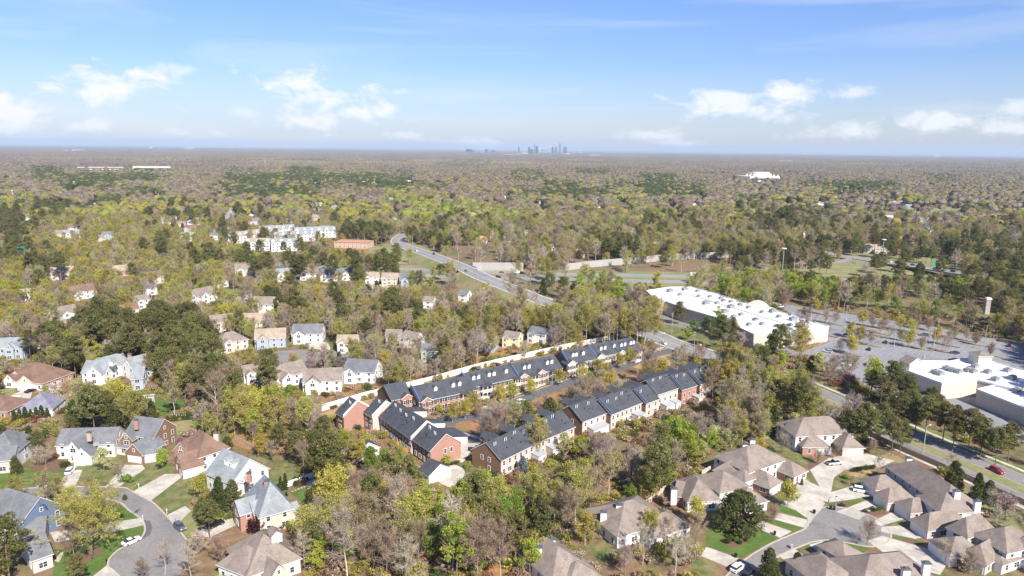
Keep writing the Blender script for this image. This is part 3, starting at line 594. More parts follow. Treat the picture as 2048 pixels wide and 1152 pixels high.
# --- south row: backs towards us
def south(label, units, porches, land, group='dark roofed brick townhouse rows'):
    blocks = [Block(a, None, h, 12.8, rise=4.2, wall=w, gablewall='brick_brown', length=ln, ang=an, **TH) for a, h, an, ln, w in units]  # gable ends browner than back walls: shade put into the colour
    root, off = house('townhouse_row', label, 'townhouses', blocks, group=group, land=land, step=2.6, grow=1, skip=('left',))
    for i, bl in enumerate(blocks):
        for k in range(int(bl.L / 5)): vent(root, off, bl, 1.8 + k * 5 + rr.uniform(-.5, 1), bl.D / 2 - rr.uniform(1.2, 2.4))
        roof_dots(root, off, bl, int(bl.L / 3), rr)
        if i: firewall(root, off, bl, 0, white=False)
        # front gables that rise behind the ridge
        for x in (bl.L * .3, bl.L * .75):
            g_ = MB(); w = lambda a, b, c: bl.w(a, b, c) - off; H_ = bl.h + bl.rise
            g_.add([w(x - 1.8, bl.D * .5, H_ - 1.2), w(x + 1.8, bl.D * .5, H_ - 1.2), w(x, bl.D * .5, H_ + .7), w(x - 1.8, bl.D + .4, H_ - 1.2), w(x + 1.8, bl.D + .4, H_ - 1.2), w(x, bl.D + .4, H_ + .7)], [(0, 2, 5, 3), (2, 1, 4, 5), (0, 1, 2), (3, 5, 4)]); g_.build('cross_gable', M['roof_slate'], root)
        # left gable windows
        nm, o, d, ln, rz = wall_faces(bl)[3]; n = np.array([d[1], -d[0], 0])
        if i == 0 or True:
            for t_, z in ((.35, 4.6), (.6, 4.6), (.6, 1.6)):
                p = o + d * ln * t_ + n * .05 + np.array([0, 0, z])
                if not any(inside(q, p + n * .3) for q in blocks if q is not bl): window(root, off, p, rz)
        MB().box(bl.w(bl.L / 2, -.5, bl.h - .28) - off, (bl.L, .14, .14), bl.ux).build('gutter', M['white'], root)
    for bi, x0, x1 in porches: porch_roof(root, off, blocks[bi], x0, x1)
    return root, off, blocks
south('nearest back-facing brick townhouse row with shade-brown left gable by the hedge loop', [((1002, 920), 6, 50, 20.2, 'brick_pink'), ((1080, 881), 6, 45.5, 18.6, 'brick_pink')], [(0, 15.5, 20), (1, 3, 8)], 'nearest back-facing townhouse row')
south('middle back-facing brick townhouse row with three roof steps and blue seams', [((1165, 842), 6.2, 42.5, 13.6, 'brick_pink'), ((1222, 828), 6.2, 44, 19.6, 'brick_pink'), ((1292, 806), 6.2, 42.5, 8.5, 'brick_pink')], [(0, 2.5, 11.5), (1, 13, 18)], 'middle back-facing townhouse row')
south('farthest back-facing brick townhouse row, ending at the bend of the boulevard', [((1315, 788), 7.6, 39.5, 13.4, 'brick_pink'), ((1364, 779), 7.2, 39, 10, 'brick'), ((1400, 768), 7.2, 43, 14.2, 'brick_pink')], [(0, 2, 7.5), (0, 8, 11.5), (1, 7, 10)], 'farthest back-facing townhouse row')
# --- north row: fronts towards us, white dormers and double porches
def double_porch(root, off, bl, x0, x1, dep=2.2):
    w = lambda a, b, c: bl.w(a, b, c) - off; L_ = x1 - x0
    pr = MB().box(w((x0 + x1) / 2, -dep / 2, 3.05), (L_, dep, .25), bl.ux).box(w((x0 + x1) / 2, -dep / 2, .2), (L_, dep, .4), bl.ux).box(w((x0 + x1) / 2, -dep / 2, 5.75), (L_, dep, .35), bl.ux).build('double_porch', M['white'], root)
    for x in (x0 + .15, (x0 + x1) / 2, x1 - .15): MB().box(w(x, -dep + .15, 2.9), (.24, .24, 5.6), bl.ux).build('porch_post', M['white'], pr)
    for z in (.9, 3.7): MB().box(w((x0 + x1) / 2, -dep + .12, z), (L_ - .3, .06, .85), bl.ux).build('porch_railing', M['white'], pr)
    mb = MB(); v = [w(x0 - .3, .3, 6.35), w(x1 + .3, .3, 6.35), w(x1 + .3, -dep - .3, 5.98), w(x0 - .3, -dep - .3, 5.98)]; v += [p - np.array([0, 0, .12]) for p in v]
    mb.add(v, [(3, 2, 1, 0), (4, 5, 6, 7), (0, 1, 5, 4), (1, 2, 6, 5), (2, 3, 7, 6), (3, 0, 4, 7)]); mb.build('porch_roof', M['roof_slate'], pr)
def pediment(root, off, bl, x, wd=5.0, proj=1.0, wall='brick_pink'):
    w = lambda a, b, c: bl.w(a, b, c) - off; h = bl.h; x0, x1 = x - wd / 2, x + wd / 2; rs = wd * .3
    mb = MB(); mb.add([w(x0, -proj, 0), w(x1, -proj, 0), w(x1, -proj, h), w(x, -proj, h + rs), w(x0, -proj, h), w(x0, .5, 0), w(x1, .5, 0), w(x1, .5, h), w(x0, .5, h)], [(0, 1, 2, 3, 4), (1, 6, 7, 2), (5, 0, 4, 8)]); b_ = mb.build('front_bay', M[wall], root)
    rb = MB(); v = [w(x0 - .3, -proj - .3, h - .1), w(x, -proj - .3, h + rs + .12), w(x1 + .3, -proj - .3, h - .1), w(x0 - .3, 4.2, h - .1), w(x, 4.2, h + rs + .12), w(x1 + .3, 4.2, h - .1)]; v2 = [p - np.array([0, 0, .3]) for p in v]
    rb.add(v + v2, [(0, 1, 4, 3), (1, 2, 5, 4)], 0); n0 = len(rb.v) - 12; rb.f += [tuple(n0 + i for i in f) for f in ((0, 6, 7, 1), (1, 7, 8, 2), (0, 3, 9, 6), (2, 8, 11, 5), (6, 9, 10, 7), (7, 10, 11, 8))]; rb.m += [1] * 6
    rb.build('bay_roof', [M['roof_slate'], M['white']], b_)
    for dx in (-1.3, 1.3):
        for z in (1.7, 4.5): window(b_, off, bl.w(x + dx, -proj - .05, z), bl.ang, (1.1, 1.6), True)
def north(label, units, land, seams=(), group='dark roofed brick townhouse rows'):
    blocks = [Block(a, None, h, 12.8, rise=4.4, wall=w, gablewall='brick_brown', length=ln, ang=an, win=False, **TH) for a, h, an, ln, w, *_ in units]  # browner gable ends carry their shade in the wall colour
    root, off = house('townhouse_row', label, 'townhouses', blocks, group=group, land=land, grow=1)
    for bl, u_ in zip(blocks, units):
        plan = u_[5]; bays, porches, dorms = plan
        for x in bays: pediment(root, off, bl, x, wall=bl.wall)
        for a, b in porches: double_porch(root, off, bl, a, b)
        for x in dorms: dormer(root, off, bl, x, 2.6, 1.5, 1.5)
        k = int(bl.L / 2.3)
        for i in range(k):
            x = (i + .5) * bl.L / k
            if any(abs(x - q) < 3.1 for q in bays): continue
            pz = any(a - .3 < x < b + .3 for a, b in porches)
            for z in (1.7, 4.5): window(root, off, bl.w(x, -.05, z), bl.ang, (1.1, 1.6), not pz)
        nm, o, d, ln, rz = wall_faces(bl)[3]; n = np.array([d[1], -d[0], 0]); p = o + d * ln * .7 + n * .05 + np.array([0, 0, 4.5])
        if not any(inside(q, p + n * .3) for q in blocks if q is not bl): window(root, off, p, rz)
        MB().box(bl.w(bl.L / 2, -.5, bl.h - .28) - off, (bl.L, .14, .14), bl.ux).build('gutter', M['white'], root)
    for bi, at in seams: firewall(root, off, blocks[bi], at, white=False)
    return root, off, blocks
north('front-facing townhouse row closest to the white fence end, lone dormer and blue seam', [((783, 800), 6.4, 36, 9, 'brick', ([6.5], [], [])), ((838, 803), 6, 35, 27, 'brick', ([3], [(19, 24)], [9, 17.3, 20.3]))], 'short front-facing townhouse row', [(1, 0)])
north('longest front-facing townhouse row, with many white dormers over brick fronts', [((940, 775), 6, 35.5, 50, 'brick_tan', ([27.5, 37.5], [(5, 10), (22, 25), (31, 35), (42.5, 48.5)], [3.5, 6, 11.5, 14, 20.5, 30.5, 33, 43.5, 46]))], 'longest front-facing townhouse row', [(0, 0), (0, 25)])
north('front-facing townhouse row at the boulevard end, with pale brick and stepped roofs', [((1137, 727), 6.4, 31, 16.5, 'brick_pink', ([1.5], [(4, 8.6)], [4.5, 6.4, 10.5])), ((1192, 714), 6.4, 34, 16, 'brick_pink', ([2.6], [], [5.5, 8, 14])), ((1237, 706), 6.2, 36, 15, 'brick_pink', ([1.5], [(10, 14.5)], [4.5, 7, 11, 13]))], 'far front-facing townhouse row', [(0, 0), (1, 0), (2, 0)])
# --- west block, its long slopes towards the woods
wb = [Block((672, 824), None, 6.4, 12.2, rise=4.6, wall='brick_brown', gablewall='brick', length=5.8, ang=-48, **TH), Block((728, 823), None, 6.2, 11.8, rise=4.4, wall='brick_brown', gablewall='brick_pink', length=6.5, ang=-50, **TH),  # long walls darker than the gables: their shade is in the brick colour
      Block((760, 831), None, 6.2, 12.4, rise=4.6, wall='brick_brown', gablewall='brick_pink', length=25.5, ang=-55, **TH), Block((827, 878), None, 6.2, 12, rise=4.4, wall='brick_brown', gablewall='brick', length=11.4, ang=-53, **TH)]
root, off = house('townhouse_row', 'stepped townhouse row with orange brick gable beside the white garage', 'townhouses', wb, group='dark roofed brick townhouse rows', land='stepped west townhouse row', step=2.4, grow=1, skip=('right',))
for bl, vs in zip(wb, ([(3, 4.2)], [(3.2, 4.6)], [(3, 4.8), (8, 4.4), (13, 4.2), (18, 4.6)], [(2.5, 4.8), (7, 4.2)])):
    for x, y in vs: vent(root, off, bl, x, y)
    roof_dots(root, off, bl, int(bl.L / 3), rr)
for i in (0, 1, 2): firewall(root, off, wb[i], wb[i].L, wrap=False)
nm, o, d, ln, rz = wall_faces(wb[3])[1]
for t_, z in ((.48, 4.5), (.68, 4.5), (.45, 1.6)): window(root, off, o + d * ln * t_ + np.array([d[1], -d[0], 0]) * .05 + np.array([0, 0, z]), rz)
for bl, x in ((wb[2], 6), (wb[2], 20), (wb[3], 4), (wb[3], 9)):
    w = lambda a, b, c: bl.w(a, b, c) - off; MB().add([w(x - 2, 9, 5), w(x + 2, 9, 5), w(x + 2, 9, 8.6), w(x - 2, 9, 8.6), w(x - 2, bl.D + 3, 5), w(x + 2, bl.D + 3, 5), w(x + 2, bl.D + 3, 7.4), w(x - 2, bl.D + 3, 7.4)], [(0, 1, 2, 3), (1, 5, 6, 2), (5, 4, 7, 6), (4, 0, 3, 7)]).build('cross_wing', M['white'], root)
    MB().add([w(x - 2.3, 8.5, 8.9), w(x + 2.3, 8.5, 8.9), w(x + 2.3, bl.D + 3.3, 7.5), w(x - 2.3, bl.D + 3.3, 7.5), w(x - 2.3, 8.5, 8.7), w(x + 2.3, 8.5, 8.7), w(x + 2.3, bl.D + 3.3, 7.3), w(x - 2.3, bl.D + 3.3, 7.3)], [(0, 1, 2, 3), (7, 6, 5, 4), (0, 4, 5, 1), (1, 5, 6, 2), (2, 6, 7, 3), (3, 7, 4, 0)]).build('cross_wing_roof', M['roof_slate'], root)
for i, (x, y) in enumerate([(735, 868), (790, 892), (808, 905)]):
    p = P(x, y); o = empty('timber_screen', p, ['orange timber patio screen behind the short brick gable', 'orange timber patio screen in the middle of the west row', 'orange timber patio screen nearest the white garage'][i], 'screen', 'patio screens')
    for k in range(5): put('board', MB().box((0, 0, .9), (.55, .06, 1.7)).mesh('board', M['wood_orange']), o, (k * .6, 0, 0))
    for k in (-.3, 2.7): MB().box((k, .06, .95), (.12, .12, 1.9)).build('post', M['wood'], o)
def garage(label, a, b, h, dep, rise, land=None, **k):
    return house('garage', label, 'garage', [Block(a, b, h, dep, 'gable', rise, 'white', 'roof_slate', win=False, **k)], land=land, grow=1, keepbox=land is not None)
garage('small white garage with dark roof beside the orange brick gable', (838, 939), (858, 951), 3, 8.5, 2.6, 'white garage')
garage('dark-roofed white garage half hidden by trees below the west townhouse row', (700, 893), (716, 905), 3, 8, 2.6)
# --- single houses of the left cul-de-sac
house('house', 'brown shingle house with gray roof, white garage door and porch', 'house', [B((250, 868), (307, 875), 6, 11, 'gable', 4.6, 'brick_brown', 'roof_gray'), B((250, 904), (286, 909), 3.4, 10, 'gable_y', 3.4, 'brick_brown', 'roof_gray'), B((241, 878), (264, 879), 5.6, 7, 'gable_y', 2.4, 'brick_brown', 'roof_gray'), B((233, 892), (262, 896), 3.0, 3.5, 'hip', 1.0, 'white', 'roof_gray'), B((286, 909), (312, 905), 3.2, 8, 'gable', 2.6, 'white', 'roof_gray')],
      chims=[(272, 840, 11.4, 8, 'brick', (1.2, .8))], gdoors=[(1, 'front', .5), (4, 'front', .45, 3.0, 2.2)], land='brown shingle house')
house('house', 'house with reddish brown roof and white right wall up the long driveway', 'house', [B((398, 913), (458, 893), 5.6, 14.5, 'hip', 5.2, 'white', 'roof_brown', gablewall='brick_brown'), B((365, 939), (408, 928), 3.4, 9.5, 'gable', 3.6, 'white', 'roof_brown', gablewall='brick'), B((375, 905), (400, 893), 5.0, 6, 'gable', 3, 'brick', 'roof_brown', gablewall='brick')], chims=[(432, 866, 10.5, 6, 'tan')], gdoors=[(1, 'front', .5)], land='reddish brown roof house')
house('house', 'light gray roofed house with two white dormers behind dark evergreens', 'house', [B((412, 944), (463, 967), 5.2, 13, 'gable', 5.6, 'white', 'roof_lightgray'), B((424, 978), (466, 985), 3, 6, 'gable', 1.8, 'white', 'roof_lightgray')], dormers=[(0, 6, 3, 2.0, 1.8), (0, 9.2, 3, 2.0, 1.8)], chims=[(498, 946, 10, 7.2, 'brick', (1.1, .8))], land='light gray roofed house')
house('house', 'tan house with steep pale gray hip roof and brick front gables', 'house', [B((519, 1031), (585, 1013), 6, 14.5, 'hip', 6.8, 'tan', 'roof_lightgray', gablewall='brick'), B((466, 1011), (480, 1028), 5.4, 9, 'gable_y', 2.8, 'brick', 'roof_lightgray', gablewall='brick'), B((497, 1016), (508, 1026), 5.2, 7, 'gable_y', 2.6, 'brick', 'roof_lightgray', gablewall='brick'), B((586, 1024), (600, 1019), 3.2, 5, 'gable', 1.6, 'white', 'roof_lightgray')], chims=[(533, 962, 12.6, 9.6, 'brick', (1.1, .8))], land='tan pale-roofed house')
house('house', 'brown-gray hip roofed white house among bare trees at the bottom edge', 'house', [B((494, 1151), (600, 1114), 4.2, 15, 'hip', 5.6, 'white', 'roof_taupe'), B((436, 1126), (496, 1150), 4.0, 9, 'hip', 4.0, 'white', 'roof_taupe'), B((540, 1158), (575, 1142), 3.6, 6, 'gable_y', 2.6, 'yellow_wall', 'roof_taupe')], dormers=[(0, 9, 4.2, 2.6, 1.9)], land='hip roofed white house')
house('house', 'house with slate gray roof and blue gable beside the big budding tree', 'house', [B((-30, 1031), (37, 1052), 6, 12.5, 'gable', 5.2, 'white', 'roof_gray', gablewall='blue'), B((64, 1120), (104, 1106), 3.8, 12, 'gable', 3.4, 'beige', 'roof_gray', gablewall='beige'), B((45, 1072), (88, 1064), 3.6, 9, 'gable', 2.4, 'greyblue', 'roof_gray')], land='blue gabled house')
house('house', 'gray-roofed pale house beside the striped lawn', 'house', [B((-40, 907), (30, 903), 6, 13, 'hip', 5, 'white', 'roof_gray'), B((-20, 922), (26, 918), 4.6, 8, 'gable', 3, 'brick_pink', 'roof_gray', gablewall='white')], land='striped lawn house')
house('house', 'white two-storey house with gray roof, front gable and brick chimney', 'house', [B((112, 890), (228, 886), 5.0, 10, 'gable', 3.8, 'white', 'roof_gray', gablewall='cream'), B((134, 898), (158, 899), 4.8, 6, 'gable_y', 2.8, 'white', 'roof_gray'), B((146, 914), (182, 912), 3.2, 8, 'gable_y', 3, 'white', 'roof_gray')], chims=[(178, 865, 10, 7, 'brick_tan', (1.2, .9))], gdoors=[(2, 'front', .5)], land='white two-storey house')
house('house', 'brick house with broad brown hip roof and white arched bay', 'house', [B((10, 758), (84, 766), 3.6, 16, 'hip', 6, 'white', 'roof_brown', gablewall='brick'), B((33, 766), (66, 765), 3.4, 7, 'gable_y', 3.2, 'brick_pink', 'roof_brown'), B((7, 760), (27, 760), 3.6, 6, 'gable_y', 2.4, 'white', 'roof_brown'), B((22, 752), (40, 752), 4.5, 6, 'gable_y', 2.2, 'brick_pink', 'roof_brown')], gdoors=[(1, 'front', .5)], land='brown hip roofed brick house')
house('house', 'low house with violet-gray roof behind the pointed evergreens', 'house', [B((34, 820), (104, 816), 3.4, 14, 'hip', 4.4, 'white', 'roof_violet')], land='violet roofed house')
house('house', 'low brown-roofed brick house cut by the frame, by the white trailer', 'house', [B((-60, 820), (14, 822), 3.2, 13, 'hip', 4.2, 'brick', 'roof_brown')])
house('house', 'white house with pale gray roof and front gable in the pine grove', 'house', [B((163, 744), (208, 745), 5.4, 9, 'gable', 4, 'white', 'roof_lightgray'), B((172, 746), (202, 747), 5.4, 5, 'gable_y', 3.2, 'white', 'roof_lightgray'), B((204, 736), (256, 722), 6, 8, 'gable', 3.6, 'white', 'roof_lightgray')], dormers=[(0, 12, 2.6, 1.8, 1.5)], chims=[(259, 708, 11, 5, 'brick')], land='white pine-grove house')
house('house', 'gray-walled house with long pale roof right of the pine-grove house', 'house', [B((262, 758), (286, 756), 5.6, 13, 'gable', 3.4, 'greyblue', 'roof_lightgray'), B((268, 737), (318, 724), 5.6, 10, 'gable', 4, 'white', 'roof_lightgray')], land='gray-walled house')
house('house', 'pale blue-gray two-storey house at the far left edge', 'house', [B((-36, 698), (42, 693), 6, 11, 'gable', 3.6, 'greyblue', 'roof_lightgray'), B((8, 698), (26, 697), 6, 4, 'gable_y', 2.4, 'greyblue', 'roof_lightgray'), B((44, 698), (62, 690), 5.4, 9, 'gable', 3, 'greyblue', 'roof_lightgray'), B((66, 688), (80, 684), 5.4, 8, 'gable_y', 3, 'white', 'roof_gray')], land='blue-gray house at the left edge')
# --- patio homes of the right court
PT = dict(roofm='roof_taupe')
def chim(x, y, zt=8.6, zb=2.5): return (x, y, zt, zb, 'white', (1.7, 1.1))
house('patio_home', 'two-storey patio home with brown-gray roof at the top of the court', 'house', [B((1592, 872), (1709, 865), 5.8, 13, 'hip', 4.2, 'white', **PT), B((1606, 893), (1660, 893), 3.2, 10, 'hip', 3.4, 'brick', gablewall='brick_brown', **PT), B((1686, 895), (1728, 894), 3.2, 10, 'hip', 3.4, 'brick_pink', gablewall='brick_brown', **PT), B((1568, 862), (1594, 866), 3.2, 9, 'hip', 2.4, 'white', **PT)], chims=[chim(1603, 842), chim(1662, 837), chim(1575, 849, 6.5)], gdoors=[(1, 'front', .78), (2, 'front', .5)], land='top patio home', group='brown-gray roofed patio homes')  # garage sides in darker brick, with shade put into their colour
house('patio_home', 'patio home with white garage beside the small golden tree', 'house', [B((1498, 944), (1572, 918), 5.6, 14, 'hip', 4.4, 'white', **PT), B((1428, 938), (1480, 953), 3.4, 12, 'hip', 3.4, 'brick', gablewall='brick', **PT), B((1540, 975), (1562, 962), 3.2, 9, 'hip', 3, 'white', gablewall='brick', **PT), B((1588, 952), (1614, 940), 3.0, 9, 'hip', 2.8, 'brick_pink', gablewall='brick', **PT), B((1490, 962), (1514, 954), 4.2, 6, 'hip', 2, 'white', **PT)], chims=[chim(1490, 888), chim(1505, 879)], gdoors=[(2, 'front', .5)], land='golden-tree patio home', group='brown-gray roofed patio homes')
house('patio_home', 'patio home with tall white chimney behind the big round evergreen', 'house', [B((1376, 1002), (1440, 998), 3.6, 13, 'hip', 4.2, 'white', **PT), B((1350, 990), (1385, 996), 3.2, 10, 'gable', 2.4, 'brick', **PT), B((1490, 1010), (1535, 1000), 3.2, 9, 'hip', 2.8, 'white', gablewall='brick', **PT), B((1440, 985), (1500, 972), 4.4, 12, 'hip', 3.4, 'white', **PT)], chims=[chim(1348, 977, 7.5)], land='round-evergreen patio home', group='brown-gray roofed patio homes')
house('patio_home', 'long low patio home half hidden by bare trees, with two white chimneys', 'house', [B((1235, 1072), (1345, 1040), 3.8, 16, 'hip', 4.4, 'white', **PT), B((1300, 1075), (1380, 1052), 3.2, 10, 'hip', 3, 'white', **PT)], chims=[chim(1238, 1009, 7.6), chim(1207, 1024, 6.6)], land='two-chimney patio home', group='brown-gray roofed patio homes')
house('patio_home', 'patio home on the bottom edge of the woods, with a pair of white chimneys', 'house', [B((1105, 1160), (1178, 1132), 3.6, 15, 'hip', 4.4, 'white', **PT), B((1140, 1168), (1200, 1150), 3.0, 8, 'hip', 2.6, 'white', **PT)], chims=[chim(1104, 1078, 7.6), chim(1077, 1094, 7)], land='woods-edge patio home', group='brown-gray roofed patio homes')
LR = [B((1772, 931), (1892, 1013), 5.6, 10.5, 'hip', 4.0, 'greyblue', gablewall='white', **PT), B((1880, 1024), (1962, 1022), 5.6, 10, 'hip', 3.4, 'white', **PT)]  # court-side wall tinted greyblue to carry its shade; end walls stay white
LR += [B((1723, 957), (1752, 978), 3.2, 9, 'hip', 2.8, 'white', gablewall='brick_pink', **PT), B((1748, 985), (1776, 1003), 3.2, 9.5, 'hip', 2.8, 'white', gablewall='brick_pink', **PT), B((1790, 1003), (1822, 1024), 3.2, 8, 'hip', 2.6, 'white', gablewall='brick_pink', **PT), B((1822, 1037), (1856, 1059), 3.2, 14, 'hip', 3.2, 'white', gablewall='brick_pink', **PT)]
house('patio_home', 'long patio home with four garages facing the court circle', 'house', LR, chims=[chim(1818, 916, 9.5), chim(1914, 982, 10), chim(1955, 1002, 8.6)], gdoors=[(i, 'front', .5) for i in (2, 3, 4, 5)], land='four-garage patio home', group='brown-gray roofed patio homes')
house('patio_home', 'patio home below the four-garage one, with bare trees in front', 'house', [B((1895, 1052), (1935, 1072), 5.4, 11, 'hip', 3.6, 'white', **PT), B((1945, 1066), (2014, 1104), 5.4, 12, 'hip', 3.6, 'greyblue', gablewall='white', **PT), B((1858, 1078), (1900, 1112), 3.2, 10, 'hip', 3, 'white', gablewall='brick_pink', **PT), B((1920, 1105), (1972, 1128), 3.2, 11, 'hip', 3, 'white', gablewall='brick_pink', **PT), B((2005, 1128), (2044, 1115), 3.0, 6, 'hip', 1.4, 'white', **PT), B((2020, 1085), (2080, 1110), 5.4, 10, 'hip', 3.4, 'white', **PT)], gdoors=[(2, 'front', .5), (3, 'front', .5)], land='lower right patio home', group='brown-gray roofed patio homes')
house('patio_home', 'patio home in the bottom right corner, with two capped white chimneys', 'house', [B((1722, 1184), (1884, 1166), 4.4, 14, 'hip', 4.6, 'white', **PT), B((1690, 1120), (1725, 1106), 3.2, 8, 'hip', 2.2, 'white', **PT), B((1650, 1178), (1720, 1160), 4.0, 13, 'hip', 3.6, 'white', **PT)], chims=[chim(1853, 1126, 8.8, 3), chim(1812, 1138, 8.2, 3)], land='corner patio home', group='brown-gray roofed patio homes')
# ------------------------------------------------------------------ stores, sound walls, fences, bridge piers
def prism(mb, pts, z0, z1, top=True, mi=0, mt=None):
    n = len(pts); v = [(p[0], p[1], z0) for p in pts] + [(p[0], p[1], z1) for p in pts]
    f = [(i, (i + 1) % n, n + (i + 1) % n, n + i) for i in range(n)]
    mb.add(v, f, mi)
    if top:
        b = len(mb.v) - n; tr = tessellate_polygon([[Vector((p[0], p[1], 0)) for p in pts]]); 
        for a, b_, c in tr:
            A, B_, C_ = pts[a], pts[b_], pts[c]; up = (B_[0] - A[0]) * (C_[1] - A[1]) - (B_[1] - A[1]) * (C_[0] - A[0]) > 0
            mb.f.append(tuple(b + i for i in ((a, b_, c) if up else (a, c, b_)))); mb.m.append(mi if mt is None else mt)
def ccw(pts):
    a = sum(pts[i][0] * pts[(i + 1) % len(pts)][1] - pts[(i + 1) % len(pts)][0] * pts[i][1] for i in range(len(pts)))
    return pts if a > 0 else pts[::-1]
def flat_store(name, label, pxs, h, wallm, land, base=0.9):
    pts = ccw([P(x, y, h)[:2] for x, y in pxs]); c = np.mean(pts, axis=0); off = np.array([c[0], c[1], 0]); q = [p - c for p in pts]
    root = empty(name, off, label, 'store'); raster(pts, 2)
    mb = MB(); prism(mb, q, 0, h - .5, True); mb.build('wall', M[wallm], root)
    sh = [np.asarray(p) * (1 - .25 / np.linalg.norm(p)) for p in q]; mb = MB(); prism(mb, sh, h - .52, h - .38, True); mb.build('roof', M['membrane'], root)
    mb = MB(); n = len(q)
    for i in range(n):
        a, b = np.array([*q[i], 0]), np.array([*q[(i + 1) % n], 0]); d = b - a; L_ = np.linalg.norm(d); mb.box(((a + b) / 2)[:2].tolist() + [h - .2], (L_ + .3, .32, .75), d / L_)
    mb.build('parapet', M['white'], root)
    xs, ys = zip(*pxs); keep(min(xs), min(ys), max(xs), max(ys) + 12, min(p[1] for p in pts)); LAND.append((land, c[0], c[1]))
    return root, off
BIG = [(1293, 581), (1340, 574), (1384, 574), (1430, 586), (1500, 606), (1550, 620), (1658, 652), (1570, 663), (1508, 668), (1431, 634), (1371, 617), (1330, 602), (1314, 602)]
root, off = flat_store('store', 'huge white-roofed store with arched sign wall and rooftop units', BIG, 9.0, 'beige', 'white-roofed store')
a = P(1484, 612, 9)[:2] - off[:2]; b = P(1546, 618, 9)[:2] - off[:2]; d = b - a; Ln = np.linalg.norm(d); d = np.array([*(d / Ln), 0]); nrm = np.array([-d[1], d[0], 0]); mb = MB(); fr, bk = [], []
arc = [(0, 0), (0, 9.6), (.12, 9.8), (.2, 11.2), (.35, 12.9), (.5, 13.5), (.65, 12.9), (.8, 11.2), (.88, 9.8), (1, 9.6), (1, 0)]
fr = [np.array([a[0], a[1], 0]) + d * Ln * t + np.array([0, 0, z]) for t, z in arc]; bk = [p + nrm * 2 for p in fr]; k = len(arc)
mb.add(fr + bk, [tuple(range(k)), tuple(range(2 * k - 1, k - 1, -1))] + [(i, k + i, k + (i + 1) % k, (i + 1) % k) for i in range(k)]); mb.build('sign_arch', M['cream'], root)
for i, (x, y) in enumerate([(1512, 672), (1560, 690), (1604, 684), (1640, 680)]):   # pilasters on the near walls
    pass
for a_, b_ in (((1352, 580), (1600, 656)), ((1400, 621), (1490, 603)), ((1500, 646), (1580, 629))):
    A_, B_ = P(*a_, 9), P(*b_, 9); d_ = B_ - A_; n_ = np.linalg.norm(d_); c_ = (A_ + B_) / 2 - off; MB().box((c_[0], c_[1], 8.75), (n_, .5, .35), d_ / n_).build('roof_divider', M['tin'], root)
def rooftop_unit(x, y, zr, i, land, sz=(3, 2.2, 1.7)):
    p = P(x, y, zr); o = empty('rooftop_unit', (p[0], p[1], zr - .38), None, 'air conditioner', 'rooftop units on the ' + land, rz=random.choice((.45, .52, .4)) )
    MB().box((0, 0, sz[2] / 2), sz).build('casing', M['metal'], o); MB().box((sz[0] * .2, 0, sz[2] + .15), (sz[0] * .45, sz[1] * .7, .3)).build('fan_housing', M['tin'], o); MB().box((0, 0, .1), (sz[0] + .4, sz[1] + .4, .2)).build('curb_base', M['white'], o)
    AUTO.append((o, 'gray rooftop unit', p[0], p[1]))
AUTO = []        # things whose labels are worked out from what stands beside them
for i, (x, y) in enumerate([(1340, 583), (1360, 590), (1395, 583), (1398, 593), (1412, 608), (1434, 607), (1442, 597), (1447, 602), (1462, 615), (1462, 604), (1480, 610), (1497, 616), (1450, 625), (1482, 630), (1510, 640), (1524, 625), (1545, 624), (1512, 640), (1524, 649), (1558, 634), (1586, 640), (1580, 651), (1553, 653), (1606, 645), (1600, 653), (1498, 650), (1467, 634), (1420, 594), (1370, 580), (1582, 630)]):
    rooftop_unit(x, y, 9, i, 'white-roofed store', (4.2, 2.6, 2.2) if i % 4 == 0 else (2.6, 2, 1.5))
GRO = [(1805, 726), (1838, 722), (1900, 722), (1936, 716), (1990, 724), (2080, 748), (2080, 790), (1955, 760), (1884, 766), (1806, 738)]
flat_store('store', 'white-roofed grocery store with small pavilion and square tower', GRO, 7.5, 'cream', 'grocery store')
flat_store('store', 'lower white-roofed store behind the grocery, with a shaded tan wall', [(1954, 778), (1990, 770), (2100, 790), (2100, 842), (2048, 815)], 7.0, 'tan', 'lower tan store')
for x, y, zr in [(1893, 738, 7.5), (1905, 742, 7.5), (1917, 745, 7.5), (1935, 742, 7.5), (1946, 744, 7.5), (1870, 745, 7.5), (1880, 749, 7.5), (1950, 734, 7.5), (1975, 745, 7.5), (1990, 760, 7.5), (2024, 757, 7.5), (2034, 782, 7), (2015, 742, 7.5)]: rooftop_unit(x, y, zr, 0, 'grocery store', (3.4, 2.2, 1.7))
house('pavilion', 'small gabled white pavilion standing on the grocery roof edge', 'pavilion', [B((1820, 727), (1846, 725), 10.5, 6, 'gable_y', 2.2, 'cream', 'roof_taupe', z0=6.6, win=False)], keepbox=False)
house('roof_tower', 'square cream tower with flat hipped cap over the grocery entrance', 'tower', [B((1958, 712), (1985, 712), 12.0, 7, 'hip', 1.6, 'cream', 'roof_taupe', z0=6.6, win=False)], keepbox=False)
for i, (x, y) in enumerate([(1975, 786), (1982, 788)]):
    p = P(x, y); o = empty('donation_bin', p, ['blue bin by the grocery loading wall, nearer the corner', 'blue bin by the grocery loading wall, farther from the corner'][i], 'bin', 'blue bins'); MB().box((0, 0, .8), (1.6, 1.2, 1.6)).build('box', M['blue_wrap'], o); MB().box((0, 0, 1.65), (1.8, 1.4, .12)).build('lid', M['car_blue'], o)
